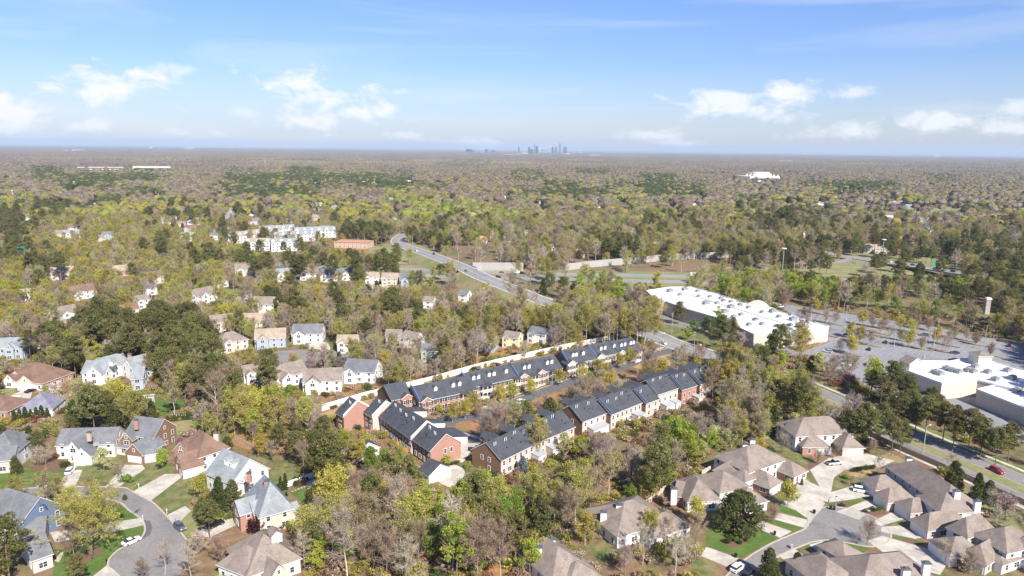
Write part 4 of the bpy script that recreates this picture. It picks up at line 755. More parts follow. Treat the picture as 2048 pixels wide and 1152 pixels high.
# stone pylon
p = P(1972, 628); o = empty('sign_pylon', p, 'tall stone sign pylon with white cap above the grassy bank', 'pylon'); MB().box((0, 0, 5), (3.0, 2.2, 10)).build('shaft', M['stone'], o); MB().box((0, 0, 10.3), (3.8, 3, .6)).box((0, 0, 10.9), (3, 2.2, .7)).build('cap', M['white'], o); MB().box((0, -1.14, 7.4), (2.2, .12, 2.6)).build('sign_face', M['stone'], o); keep(1955, 590, 1985, 632, p[1])
# --- walls and fences built panel by panel
def panel_run(name, label, cat, pts, h, step, pmat, postmat, thick=.12, land=None, post=(.25, .25), ph=0.0, cap=None):
    pts = smooth(pts, 8); off = pts[0].copy(); off[2] = 0; root = empty(name, off, label, cat); me = {}
    run = [pts[0]]; acc = 0.0
    for i in range(1, len(pts)):
        a, b = pts[i - 1], pts[i]; d = b - a; L_ = np.linalg.norm(d[:2]); t = step - acc
        while t <= L_: run.append(a + d * t / L_); t += step
        acc = L_ - (t - step)
    pm = MB().box((0, 0, h / 2), (step - .06, thick, h)).mesh('panel', M[pmat]); po = MB().box((0, 0, (h + ph) / 2), (*post, h + ph)).mesh('post', M[postmat]); cm = MB().box((0, 0, h + .06), (step, thick + .1, .12)).mesh('cap', M[cap]) if cap else None
    for i in range(len(run) - 1):
        a, b = run[i], run[i + 1]; c = (a + b) / 2 - off; rz = math.atan2(b[1] - a[1], b[0] - a[0]); put('panel', pm, root, (c[0], c[1], a[2]), rz); put('post', po, root, (a[0] - off[0], a[1] - off[1], a[2]), rz)
        if cm: put('cap', cm, root, (c[0], c[1], a[2]), rz)
    c = run[len(run) // 2]
    if land: LAND.append((land, c[0], c[1]))
    q = [pix(p) for p in run]; keep_line(run, h)
    return root
def keep_line(run, h, n=6):
    for i in range(0, len(run) - 1, n):
        j = min(i + n, len(run) - 1); a, b = run[i], run[j]; q = [pix(a), pix(b), pix(a + np.array([0, 0, h])), pix(b + np.array([0, 0, h]))]; xs, ys = [k[0] for k in q], [k[1] for k in q]; keep(min(xs), min(ys), max(xs), max(ys), min(a[1], b[1]))
panel_run('boundary_fence', 'long white solid fence behind the front-facing townhouse row', 'fence', [P(644, 822), P(690, 808), P(735, 795), P(790, 782), P(870, 762), P(960, 737), P(1050, 716), P(1130, 698), P(1200, 684), P(1262, 672)], 2.6, 2.4, 'white', 'white', land='white fence', cap='white', post=(.3, .3))
panel_run('sound_wall', 'gray concrete sound wall panels left of the evergreen clump by the motorway', 'wall', [P(946, 541), P(1000, 541), P(1052, 541)], 7.0, 4.0, 'sound_panel', 'tin', thick=.3, land='short sound wall', post=(.5, .6), ph=.2)
panel_run('sound_wall', 'long pale sound wall curving away behind the young pines', 'wall', [P(1130, 541), P(1200, 533), P(1260, 528), P(1320, 522), P(1380, 518), P(1440, 516), P(1474, 515)], 6.0, 4.0, 'sound_panel', 'tin', thick=.3, land='long sound wall', post=(.5, .6), ph=.2)
panel_run('garden_wall', 'low pink brick garden wall along the wooded edge of the patio homes', 'wall', [P(1090, 1090), P(1200, 1040), P(1250, 1022), P(1290, 1010), P(1330, 980), P(1345, 965)], 1.5, 2.0, 'brick_pink', 'brick_pink', post=(.4, .4), ph=.2)
panel_run('garden_wall', 'pink brick garden wall beside the golden-tree patio home', 'wall', [P(1404, 950), P(1440, 930), P(1475, 908)], 1.6, 2.0, 'brick_pink', 'brick_pink', post=(.4, .4), ph=.2)
panel_run('wood_fence', 'brown wooden fence along the boulevard behind the patio homes', 'fence', [P(1665, 838), P(1740, 872), P(1790, 896), P(1880, 935), P(1990, 985), P(2070, 1020)], 1.9, 2.4, 'wood', 'wood')
panel_run('wood_fence', 'pale wooden fence behind the fire pit of the tan house', 'fence', [P(574, 974), P(600, 965), P(634, 952)], 1.8, 2.4, 'wood_white', 'wood_white')
panel_run('picket_fence', 'short white fence behind the row of little clipped evergreens', 'fence', [P(346, 838), P(365, 837), P(382, 838)], 1.8, 2.4, 'white', 'white')
panel_run('retaining_wall', 'pale block wall stepping down the rusty bank right of the brown roof', 'wall', [P(470, 878), P(490, 888), P(515, 905)], 1.2, 2.0, 'stone', 'stone')
# boulevard bridge: piers, side rails
BR = [p for p in BVD if 570 < p[1] < 618]
for s_, lb in ((1, 'pale concrete rail on the far side of the motorway bridge'), (-1, 'pale concrete rail on the near side of the motorway bridge')):
    q = [p for p in offset_line(BR, 9.1 * s_)]; panel_run('bridge_rail', lb, 'railing', q, 1.1, 4.0, 'concrete', 'concrete', post=(.3, .4), ph=.15)
dk = MB(); l_, r_ = offset_line(BR, 9.2), offset_line(BR, -9.2)
for i in range(len(BR) - 1):
    for a, b in ((l_, 1), (r_, -1)):
        q = [a[i] + [0, 0, .02], a[i + 1] + [0, 0, .02], a[i + 1] - [0, 0, 1.5], a[i] - [0, 0, 1.5]]; dk.add(q, [(0, 1, 2, 3)])
    dk.add([l_[i] - [0, 0, 1.5], l_[i + 1] - [0, 0, 1.5], r_[i + 1] - [0, 0, 1.5], r_[i] - [0, 0, 1.5], l_[i] + [0, 0, .03], l_[i + 1] + [0, 0, .03], r_[i + 1] + [0, 0, .03], r_[i] + [0, 0, .03]], [(0, 1, 2, 3), (7, 6, 5, 4)])
tag(dk.build('bridge_deck', M['concrete']), kind='structure')
for px_, py_ in ((960, 552), (985, 556), (1015, 566)):
    p = P(px_, py_); pr = min(BVD, key=lambda q: (q[0] - p[0]) ** 2 + (q[1] - p[1]) ** 2); hh = pr[2] - 1.5
    if hh > 1.5: tag(MB().box((pr[0], pr[1], hh / 2), (17, 1.2, hh), (math.cos(.6), math.sin(.6), 0)).build('bridge_pier', M['concrete']), kind='structure')
# white trailer, pergola, patio things, play frame
p = P(26, 806); o = empty('trailer', p, 'white box trailer parked by the violet-roofed house', 'trailer', rz=.15); MB().box((0, 0, 1.65), (6.2, 2.4, 2.2)).build('box', M['white'], o); MB().box((3.6, 0, .6), (1.2, .15, .12)).build('drawbar', M['metal_dark'], o)
for sx in (-.6, .5):
    for sy in (-1.1, 1.1): put('wheel', MB().tube([(0, -.12, 0), (0, .12, 0)], .36, 10).mesh('wheel', M['rubber']), o, (sx, sy, .36))
p = P(291, 808); o = empty('pergola', p, 'white timber pergola in the trees below the gray-walled house', 'pergola', rz=.3)
for x in (-3, 3):
    for y in (-1.6, 1.6): put('post', MB().box((0, 0, 1.6), (.22, .22, 3.2)).mesh('post', M['white']), o, (x, y, 0))
for y in (-1.6, 1.6): put('beam', MB().box((0, 0, 3.2), (7, .14, .25)).mesh('beam', M['white']), o, (0, y, 0))
for k in range(9): put('rafter', MB().box((0, 0, 3.4), (.1, 4.2, .18)).mesh('rafter', M['white']), o, (-3.2 + k * .8, 0, 0))
p = P(289, 822); o = empty('swing_frame', p, 'white swing frame standing beside the little green lawn', 'swing')
for x in (-1.3, 1.3): MB().tube([(x, -.9, 0), (x, 0, 2.6), (x, .9, 0)], .08, 5).build('leg', M['white'], o)
MB().tube([(-1.4, 0, 2.6), (1.4, 0, 2.6)], .08, 5).build('top_bar', M['white'], o); MB().box((0, 0, .6), (1.2, .4, .1)).build('seat', M['wood'], o)
def patio_chair(x, y, rz, label, mt='wood_orange'):
    o = empty('patio_chair', P(x, y), label, 'chair', 'patio chairs', rz); MB().box((0, 0, .42), (.6, .6, .1)).build('seat', M[mt], o); MB().box((0, .28, .8), (.6, .08, .75)).build('backrest', M[mt], o)
    for a in (-.25, .25):
        for b in (-.25, .25): put('leg', MB().box((0, 0, .2), (.07, .07, .4)).mesh('leg', M[mt]), o, (a, b, 0))
patio_chair(618, 1004, .3, 'orange patio chair on the near patio, left of its table'); patio_chair(628, 1001, 2.2, 'orange patio chair on the near patio, right of its table'); patio_chair(574, 992, 1, 'black patio chair by the pale gray roof corner', 'black'); patio_chair(616, 961, 1, 'black patio chair by the pale wooden fence', 'black')
o = empty('patio_table', P(623, 1004), 'orange patio table between the two orange chairs', 'table'); MB().box((0, 0, .72), (1.3, 1.3, .08)).build('tabletop', M['wood_orange'], o)
for a in (-.5, .5):
    for b in (-.5, .5): put('leg', MB().box((0, 0, .35), (.08, .08, .7)).mesh('leg', M['wood_orange']), o, (a, b, 0))

# ------------------------------------------------------------------ lamps, poles, mailboxes, bins
def pole(name, label, x, y, h, kind, rz=0.0, group=None, z=0):
    p = P(x, y); o = empty(name, p, label, 'lamp post' if 'lamp' in name or 'mast' in name else 'pole', group, rz)
    MB().tube([(0, 0, 0), (0, 0, h)], [h * .011 + .07, h * .006 + .05], 6).build('mast', M['wood'] if kind == 'wood' else M['tin'], o)
    if kind == 'box':
        put('bracket_arm', MB().box((0, 0, h), (2.4, .12, .12)).mesh('bracket_arm', M['tin']), o)
        for s_ in (-1, 1): put('lamp_head', MB().box((0, 0, h + .05), (.9, .5, .25)).mesh('lamp_head', M['metal_dark']), o, (s_ * 1.3, 0, 0))
        MB().tube([(0, 0, 0), (0, 0, .8)], .4, 8).build('footing', M['concrete'], o)
    elif kind == 'arm':
        MB().tube([(0, 0, h - .3), (.9, 0, h + .1), (2.4, 0, h + .2)], .08, 5).build('bracket_arm', M['tin'], o); MB().box((2.6, 0, h + .2), (.9, .4, .2)).build('lamp_head', M['white'], o)
    elif kind == 'ring':
        MB().tube([(0, 0, h - .2), (0, 0, h + .3)], 2.0, 12).build('lamp_ring', M['white'], o)
    elif kind == 'wood':
        for dz in (.4, 1.6): put('cross_arm', MB().box((0, 0, h - dz), (2.6, .15, .18)).mesh('cross_arm', M['wood']), o)
    elif kind == 'lantern':
        MB().box((0, 0, h + .25), (.4, .4, .55)).build('lantern', M['white'], o); MB().box((0, 0, h + .56), (.5, .5, .1)).build('lantern_cap', M['black'], o)
    return o
for i, (x, y) in enumerate([(1622, 638), (1692, 640), (1788, 694), (1795, 655), (1868, 690), (1970, 684), (1983, 705), (1848, 716), (1700, 668), (2010, 660), (1905, 668)]):
    o = pole('car_park_lamp', None, x, y, 9.5, 'box', .5, 'lamp posts of the car park'); p = P(x, y); AUTO.append((o, 'twin-headed car park lamp post', p[0], p[1]))
pole('high_mast', 'very tall light mast with white ring head beside the motorway trees', 1562, 572, 30, 'ring'); pole('high_mast', 'second ring-headed tall mast by the right-hand slip road', 1762, 535, 26, 'ring')
for i, (x, y, lb) in enumerate([(1320, 704, 'gray street lamp on the boulevard near the parked white car'), (1846, 907, 'gray street lamp on the median side of the lower boulevard'), (1772, 822, 'gray street lamp beside the pines on the lower boulevard'), (917, 526, 'street lamp on the far boulevard bend before the bridge'), (825, 487, 'street lamp at the far end of the boulevard by the green trees')]): pole('street_lamp', lb, x, y, 10, 'arm', .6, 'boulevard street lamps')
for i, (x, y, lb) in enumerate([(1343, 669, 'wooden utility pole beside the dark pine at the store corner'), (1314, 661, 'wooden utility pole left of the store corner pine'), (1387, 712, 'wooden utility pole near the yellow road sign')]): pole('utility_pole', lb, x, y, 13, 'wood', .7, 'wooden utility poles')
pole('garden_lamp', 'black garden lamp post at the striped lawn kerb', 96, 993, 3.4, 'lantern'); pole('garden_lamp', 'garden lamp post on the small lawn of the court', 1671, 1015, 3.0, 'lantern')
p = P(1401, 699); o = empty('road_sign', p, 'yellow diamond warning sign beside the boulevard', 'sign'); MB().tube([(0, 0, 0), (0, 0, 2.4)], .06, 5).build('sign_post', M['tin'], o); MB().add([(-.7, -.08, 2.6), (0, -.08, 1.9), (.7, -.08, 2.6), (0, -.08, 3.3), (-.7, -.04, 2.6), (0, -.04, 1.9), (.7, -.04, 2.6), (0, -.04, 3.3)], [(0, 1, 2, 3), (7, 6, 5, 4), (0, 4, 5, 1), (1, 5, 6, 2), (2, 6, 7, 3), (3, 7, 4, 0)]).build('sign_plate', M['paint_yellow'], o)
mk('sign_green', (.01, .30, .22), rough=.5, var=.05)
for x, y, zt, w_, h_, lb in [(43, 520, 9, 9, 4, 'green motorway sign rising from the trees on the far left'), (1868, 541, 6.5, 5, 2.6, 'small green direction sign on the side-road bridge approach')]:
    p = P(x, y); o = empty('direction_sign', p, lb, 'sign')
    for s_ in (-1, 1): put('sign_post', MB().tube([(0, 0, 0), (0, 0, zt)], .18, 5).mesh('sign_post', M['tin']), o, (s_ * w_ * .35, .1, 0))
    MB().box((0, 0, zt + h_ / 2 - .5), (w_, .15, h_)).build('sign_panel', M['sign_green'], o)
    keep(x - 10, pix(p + [0, 0, zt + h_])[1] - 1, x + 10, pix(p + [0, 0, zt])[1], p[1])
def mailbox(x, y, mt, label):
    o = empty('mailbox', P(x, y), label, 'mailbox', 'kerbside mailboxes', .4); MB().box((0, 0, .55), (.14, .14, 1.1)).build('post', M[mt], o); b_ = MB().box((0, -.1, 1.2), (.3, .65, .3)).tube([(0, -.42, 1.34), (0, .22, 1.34)], .15, 8).build('box', M[mt], o)
for q in [(278, 976, 'white', 'white mailbox at the foot of the brown house driveway'), (334, 1027, 'white', 'white mailbox by the third driveway of the left street'), (20, 993, 'black', 'black mailbox at the kerb by the blue gabled house'), (213, 1128, 'black', 'black mailbox at the near bulge of the left cul-de-sac'), (286, 1040, 'white', 'white mailbox at the tip of the kerb island'), (105, 972, 'white', 'white mailbox beside the striped lawn')]: mailbox(*q)
def bin_(x, y, mt, label):
    o = empty('wheelie_bin', P(x, y), label, 'bin', 'kerbside bins', random.uniform(-.4, .4)); MB().add([(-.25, -.28, .1), (.25, -.28, .1), (.25, .28, .1), (-.25, .28, .1), (-.32, -.36, 1), (.32, -.36, 1), (.32, .36, 1), (-.32, .36, 1)], [(3, 2, 1, 0), (4, 5, 6, 7), (0, 1, 5, 4), (1, 2, 6, 5), (2, 3, 7, 6), (3, 0, 4, 7)]).build('body', M[mt], o); MB().box((0, .02, 1.05), (.7, .8, .1)).build('lid', M[mt], o)
    for s_ in (-.25, .25): put('wheel', MB().tube([(-.04, 0, 0), (.04, 0, 0)], .12, 8).mesh('wheel', M['rubber']), o, (s_, .34, .12))
for q in [(76, 978, 'tin', 'gray bin standing on the street by the striped lawn'), (349, 1044, 'tin', 'gray bin at the outer kerb of the left cul-de-sac'), (1661, 1019, 'black', 'left one of two dark bins at the court circle'), (1668, 1020, 'black', 'right one of two dark bins at the court circle'), (1628, 1027, 'black', 'dark bin on the lawn tip left of the court circle'), (1583, 1097, 'tin', 'gray bin on the near kerb of the court road'), (1549, 1070, 'black', 'dark bin at the white driveway across the court road'), (1471, 1115, 'black', 'dark bin at the lowest driveway of the court road')]: bin_(*q)

# ------------------------------------------------------------------ vehicles
def loft(mb, secs, mi=0):
    """secs: (x, half width bottom, half width top, z bottom, z top); closed box sections along x"""
    v = [];
    for x, wb_, wt, z0, z1 in secs: v += [(x, -wb_, z0), (x, wb_, z0), (x, wt, z1), (x, -wt, z1)]
    f = [(0, 3, 2, 1)]; n = len(secs)
    for i in range(n - 1):
        for k in range(4): f.append((i * 4 + k, i * 4 + (k + 1) % 4, i * 4 + 4 + (k + 1) % 4, i * 4 + 4 + k))
    e = (n - 1) * 4; f.append((e, e + 1, e + 2, e + 3)); mb.add(v, [tuple(reversed(q)) for q in f], mi)
    return mb
WHEEL = MB().tube([(0, -.11, 0), (0, .11, 0)], .34, 12).mesh('wheel', M['rubber']); RIM = MB().tube([(0, -.12, 0), (0, .12, 0)], .2, 8).mesh('rim', M['metal'])
HEAD = MB().box((0, 0, 0), (.1, .42, .16)).mesh('headlight', M['white']); mk('red_lamp', (.35, .01, .01), rough=.3, var=.02); TAIL = MB().box((0, 0, 0), (.08, .4, .2)).mesh('tail_light', M['red_lamp'])
VEH = {}
def vehicle_meshes(kind, col):
    if (kind, col) in VEH: return VEH[kind, col]
    b, c, rf = MB(), MB(), MB()
    if kind == 'sedan':
        loft(b, [(-2.35, .78, .74, .38, .78), (-2.2, .88, .82, .26, .98), (-1.2, .9, .84, .24, 1.0), (.9, .9, .84, .24, .98), (1.9, .89, .8, .25, .86), (2.32, .8, .7, .34, .7)]); loft(c, [(-1.75, .74, .7, .98, 1.0), (-.95, .76, .62, .98, 1.4), (.1, .76, .62, .98, 1.44), (1.05, .76, .72, .96, .99)]); loft(rf, [(-.95, .63, .6, 1.4, 1.45), (.12, .63, .6, 1.43, 1.48)]); ax = (-1.4, 1.42)
    elif kind == 'suv':
        loft(b, [(-2.35, .86, .82, .45, 1.0), (-2.25, .93, .88, .32, 1.1), (1.0, .94, .88, .3, 1.1), (2.0, .93, .84, .32, 1.02), (2.38, .86, .76, .42, .85)]); loft(c, [(-2.2, .84, .78, 1.1, 1.15), (-1.95, .84, .7, 1.1, 1.68), (.25, .84, .7, 1.1, 1.7), (1.15, .84, .8, 1.08, 1.12)]); loft(rf, [(-1.95, .71, .68, 1.68, 1.76), (.3, .71, .68, 1.7, 1.77)]); ax = (-1.42, 1.48)
    elif kind == 'pickup':
        loft(b, [(-2.9, .92, .9, .5, 1.05), (-2.85, .95, .92, .42, 1.12), (-.75, .96, .92, .4, 1.12), (1.5, .96, .9, .4, 1.15), (2.5, .95, .86, .42, 1.08), (2.85, .9, .8, .5, .9)]); loft(c, [(-.85, .86, .8, 1.12, 1.2), (-.7, .86, .74, 1.12, 1.82), (.7, .86, .74, 1.12, 1.86), (1.5, .86, .82, 1.12, 1.16)]); loft(rf, [(-.7, .75, .72, 1.82, 1.9), (.72, .75, .72, 1.85, 1.91)]); ax = (-1.75, 1.85)
    elif kind == 'truck':
        loft(b, [(-3.6, 1.2, 1.2, .7, .95), (1.9, 1.2, 1.2, .7, .95)]); loft(c, [(2.0, 1.1, 1.0, .6, 2.3), (3.1, 1.1, 1.0, .6, 2.3), (3.7, 1.1, 1.0, .6, 1.4)]); loft(rf, [(-3.6, 1.22, 1.22, .96, 3.4), (1.85, 1.22, 1.22, .96, 3.4)]); ax = (-2.3, 2.7)
    r = (b.mesh('body', M[col]), c.mesh('cabin_glass', M['glass']), rf.mesh('cabin_roof', M[col]), ax, {'sedan': (2.3, .68, .72, -2.33, .8), 'suv': (2.36, .72, .9, -2.33, .9), 'pickup': (2.83, .75, .95, -2.9, .9), 'truck': (3.7, .8, .8, -3.6, .8)}[kind])
    if kind == 'pickup': r = r + (MB().box((-1.82, 0, 1.125), (1.95, 1.6, .03)).mesh('load_bed', M['black']),)
    VEH[kind, col] = r; return r
def vehicle(kind, col, x, y, deg, label=None, group=None, z=0.06, name=None, pos=None):
    me = vehicle_meshes(kind, col); p = P(x, y) if pos is None else np.asarray(pos, float); p = np.array([p[0], p[1], z])
    o = empty(name or {'sedan': 'parked_car', 'suv': 'parked_suv', 'pickup': 'pickup_truck', 'truck': 'box_truck'}[kind], p, label, {'sedan': 'car', 'suv': 'car', 'pickup': 'pickup', 'truck': 'truck'}[kind], group, math.radians(deg))
    put('body', me[0], o); put('cabin_glass', me[1], o); put('cabin_roof', me[2], o)
    if len(me) > 5: put('load_bed', me[5], o)
    wy = {'sedan': .8, 'suv': .85, 'pickup': .87, 'truck': 1.05}[kind]
    for a in me[3]:
        for s_ in (-1, 1): q = put('wheel', WHEEL, o, (a, s_ * wy, .34)); put('rim', RIM, q)
    hx, hy, hz, tx, tz = me[4]
    for s_ in (-1, 1): put('headlight', HEAD, o, (hx, s_ * (hy - .15), hz)); put('tail_light', TAIL, o, (tx, s_ * hy, tz))
    raster([p + [2, 2, 0], p + [-2, 2, 0], p + [-2, -2, 0], p + [2, -2, 0]], 0); LASTV.append(o); return o
LASTV = []
def angle_px(x0, y0, x1, y1): a, b = P(x0, y0), P(x1, y1); return math.degrees(math.atan2(b[1] - a[1], b[0] - a[0]))
vehicle('sedan', 'car_white', 263, 1086, angle_px(247, 1093, 279, 1079), 'white low coupe parked at the inner kerb of the left cul-de-sac')
vehicle('suv', 'car_grey', 360, 1058, angle_px(350, 1050, 370, 1066), 'dark gray hatchback parked at the outer kerb of the left cul-de-sac')
vehicle('suv', 'car_black', 431, 1052, angle_px(416, 1058, 446, 1046), 'black SUV on the driveway of the tan house')
vehicle('suv', 'car_white', 141, 945, angle_px(134, 952, 148, 937), 'white SUV on the driveway beside the striped lawn')
vehicle('sedan', 'car_black', 61, 784, angle_px(53, 787, 70, 781), 'black car outside the brown hip roofed brick house')
vehicle('pickup', 'car_silver', 1669, 929, angle_px(1655, 930, 1685, 927), 'silver pickup truck on the concrete drive at the top of the court')
vehicle('suv', 'car_white', 1722, 984, angle_px(1708, 981, 1736, 986), 'white SUV in front of the first of four garages')
vehicle('suv', 'car_white', 1475, 1140, angle_px(1462, 1150, 1488, 1131), 'white car with black roof parked on the lowest stretch of court road')
vehicle('sedan', 'car_black', 1497, 1149, angle_px(1486, 1158, 1508, 1141), 'black car parked nose to tail with the white one on the court road')
vehicle('suv', 'car_red', 1993, 945, angle_px(1975, 936, 2010, 953), 'dark red SUV driving on the lower right boulevard', name='moving_car', z=.08)
vehicle('sedan', 'car_white', 1327, 688, angle_px(1320, 684, 1336, 691), 'white car on the boulevard by the straw bank', name='moving_car', z=.08)
vehicle('suv', 'car_white', 1041, 806, angle_px(1032, 810, 1052, 800), 'white SUV parked on the street between the townhouse rows')
vehicle('sedan', 'car_black', 1158, 771, angle_px(1150, 774, 1166, 768), 'black car on the townhouse street near its far end')
vehicle('sedan', 'car_black', 537, 705, angle_px(530, 707, 545, 703), 'black car by the tan-roofed blue-gray house'); vehicle('sedan', 'car_white', 878, 679, angle_px(872, 681, 885, 676), 'farther white car parked behind the white fence woods'); vehicle('sedan', 'car_white', 868, 684, angle_px(860, 687, 875, 681), 'nearer white car parked behind the white fence woods'); vehicle('sedan', 'car_black', 632, 704, 20, 'black car near the small white-gabled house lawn')
for kind, col, x, y, dg in [('suv', 'car_black', 1696, 671, 150), ('suv', 'car_grey', 1848, 672, 150), ('sedan', 'car_black', 1771, 686, 60), ('sedan', 'car_blue', 1909, 707, 150), ('suv', 'car_black', 1906, 723, 150), ('suv', 'car_grey', 2001, 682, 60), ('sedan', 'car_white', 1692, 731, 140), ('suv', 'car_grey', 1688, 726, 140), ('pickup', 'car_white', 1560, 615, 20), ('sedan', 'car_grey', 1566, 613, 20),
                          ('suv', 'car_black', 1757, 735, 150), ('sedan', 'car_silver', 1928, 720, 60), ('sedan', 'car_red', 2018, 693, 60), ('suv', 'car_silver', 1655, 705, 140), ('sedan', 'car_black', 1738, 700, 60), ('sedan', 'car_white', 2040, 660, 60), ('suv', 'car_black', 2005, 655, 60), ('sedan', 'car_grey', 1990, 668, 150), ('suv', 'car_white', 1225, 586, 30), ('sedan', 'car_black', 1222, 581, 30), ('suv', 'car_grey', 1935, 848, 150), ('sedan', 'car_white', 1790, 800, 140)]:
    o = vehicle(kind, col, x, y, dg, None, 'cars in the store car parks'); q = o.location; AUTO.append((o, {'car_black': 'black', 'car_grey': 'dark gray', 'car_blue': 'dark blue', 'car_white': 'white', 'car_silver': 'silver', 'car_red': 'red'}[col] + {'suv': ' SUV', 'sedan': ' car', 'pickup': ' pickup'}[kind], q[0], q[1]))
def on_line(line, off, px, rev=False):
    q = offset_line(line, off); i = min(range(len(q)), key=lambda j: abs(pix(q[j])[0] - px) + 0.0 * j); a, b = q[max(i - 1, 0)], q[min(i + 1, len(q) - 1)]; t = b - a
    return q[i], math.degrees(math.atan2(t[1], t[0])) + (180 if rev else 0)
for line, off, px, col, kind, lb in [(FB, -4, 832, 'car_white', 'suv', 'white SUV climbing the far boulevard'), (FB, 4, 870, 'car_black', 'suv', 'black SUV on the boulevard before the bridge'), (FB, 4, 815, 'car_silver', 'sedan', 'silver car at the far end of the boulevard'), (FB, -4, 935, 'car_grey', 'sedan', 'gray car on the motorway bridge'), (HWY, 12, 992, 'car_red', 'sedan', 'left red car on the motorway under the sound wall'), (HWY, 15, 1033, 'car_red', 'suv', 'right red car on the motorway under the sound wall'), (HWY, 10, 1042, 'car_white', 'truck', 'white box truck on the motorway beside the evergreen clump'), (HWY, -11, 1230, 'car_white', 'sedan', 'white car on the motorway behind the golden roadside tree'), (HWY, -10, 1010, 'car_black', 'suv', 'black SUV on the nearer motorway lanes'), (HWY, 14, 1390, 'car_white', 'truck', 'white truck on the motorway near the young pines'),
                                  (X1, 3, 1800, 'car_black', 'suv', 'first black SUV in the queue on the right side road'), (X1, 3, 1812, 'car_grey', 'sedan', 'gray car in the middle of the right side-road queue'), (X1, 3, 1824, 'car_black', 'sedan', 'black car third in the right side-road queue'), (X1, 3, 1836, 'car_white', 'sedan', 'white car last in the right side-road queue'), (X1, -3, 1866, 'car_blue', 'sedan', 'dark blue car approaching the right side-road bridge'), (X1, -3, 1912, 'car_black', 'suv', 'black SUV crossing the right side-road bridge'), (X1, 3, 1775, 'car_white', 'suv', 'white SUV on the right side road by the masts'), (HWY, -12, 1890, 'car_white', 'truck', 'white truck on the motorway below the right bridge')]:
    q, dg = on_line(line, off, px); vehicle(kind, col, 0, 0, dg, lb, 'vehicles on the move', z=q[2] + .08, name='moving_car' if kind != 'truck' else 'box_truck', pos=q)
# parking bays and planted islands
bays = MB()
o0 = P(1720, 700); ua = P(1850, 724) - o0; ua /= np.linalg.norm(ua); ub = np.array([-ua[1], ua[0], 0])
for r_ in range(-1, 9):
    for c_ in range(-16, 34):
        p = o0 + ua * c_ * 2.8 + ub * (r_ * 17.5)
        q = pix(p)
        if not (1560 < q[0] < 2060 and q[1] < 760 and q[1] > 600 + (q[0] - 1545) * .155 + 8): continue
        for s_ in (-1, 1): bays.box(p + ub * s_ * 2.6 + np.array([0, 0, .05]), (.1, 4.4, .012), ua)
    # long line between facing bays
tag(bays.build('parking_marking', M['paint']), kind='structure')
ISL = []
for i, (x, y, n_) in enumerate([(1640, 629, 2), (1660, 648, 2), (1745, 655, 3), (1810, 664, 2), (1845, 660, 2), (1790, 680, 2), (1885, 690, 2), (1700, 676, 1), (1760, 668, 1), (1920, 680, 2), (1950, 690, 1), (1830, 697, 2), (1890, 705, 1), (1690, 708, 2), (1730, 690, 2), (1655, 672, 1), (1980, 712, 1), (2020, 672, 2)]):
    p = P(x, y); hl = 3 + 2.5 * n_; q = [p + ua * a * hl + ub * b * 1.7 for a, b in ((-1, -1), (1, -1), (1.08, 0), (1, 1), (-1, 1), (-1.08, 0))]
    sheet('planted_island', q, 'lawn' if i % 3 else 'mulch', .12, world=True); ribbon('kerb', smooth(q, 2, True), -.2, .1, 'kerb', .15, grow=0, exc=False, skirt=.15); ISL.append((p, n_, ua))
# ------------------------------------------------------------------ houses farther off
def far_house(label, x0, y0, x1, y1, wall='white', roofm='roof_taupe', turn=0.0, two=True, name='house', cat='house', wing=True, simple=False, roofk='gable', land=None, group=None):
    """x0..x1, y0..y1: pixel box of the visible house; its base is at y1"""
    h = 5.4 if two else 3.2; c = P((x0 + x1) / 2, y1); depth_ = c[1]; k = FPX / math.hypot(c[0], c[1], CAM_H)
    L_ = max(7.0, (x1 - x0) / k * .92); Dp = min(11, max(7, L_ * .75)); a = math.degrees(math.atan2(c[1], c[0])) - 90 + turn
    ux = np.array([math.cos(math.radians(a)), math.sin(math.radians(a)), 0]); f0 = c - ux * L_ / 2
    def blk(p0, ln, dp, hh, rf, rise, wl, aa): 
        b_ = Block((1024, 700), None, hh, dp, rf, rise, wl, roofm, length=ln, ang=aa); b_.O = np.array([p0[0], p0[1], 0.0]); return b_
    bs = [blk(f0, L_, Dp, h, roofk, Dp * .36, wall, a)]
    if wing and L_ > 8: bs.append(blk(f0 + ux * L_ * .08 - bs[0].uy * 2.5, L_ * .38, 5, h * .96, 'gable_y', L_ * .38 * .36, wall, a))
    r, off = house(name, label, cat, bs, windows=not simple, step=3.4, grow=2.5, keepbox=False, land=land, group=group)
    keep(x0, y0, x1, y1 - .12 * (y1 - y0), c[1]); return r
GH = 'houses between the trees'
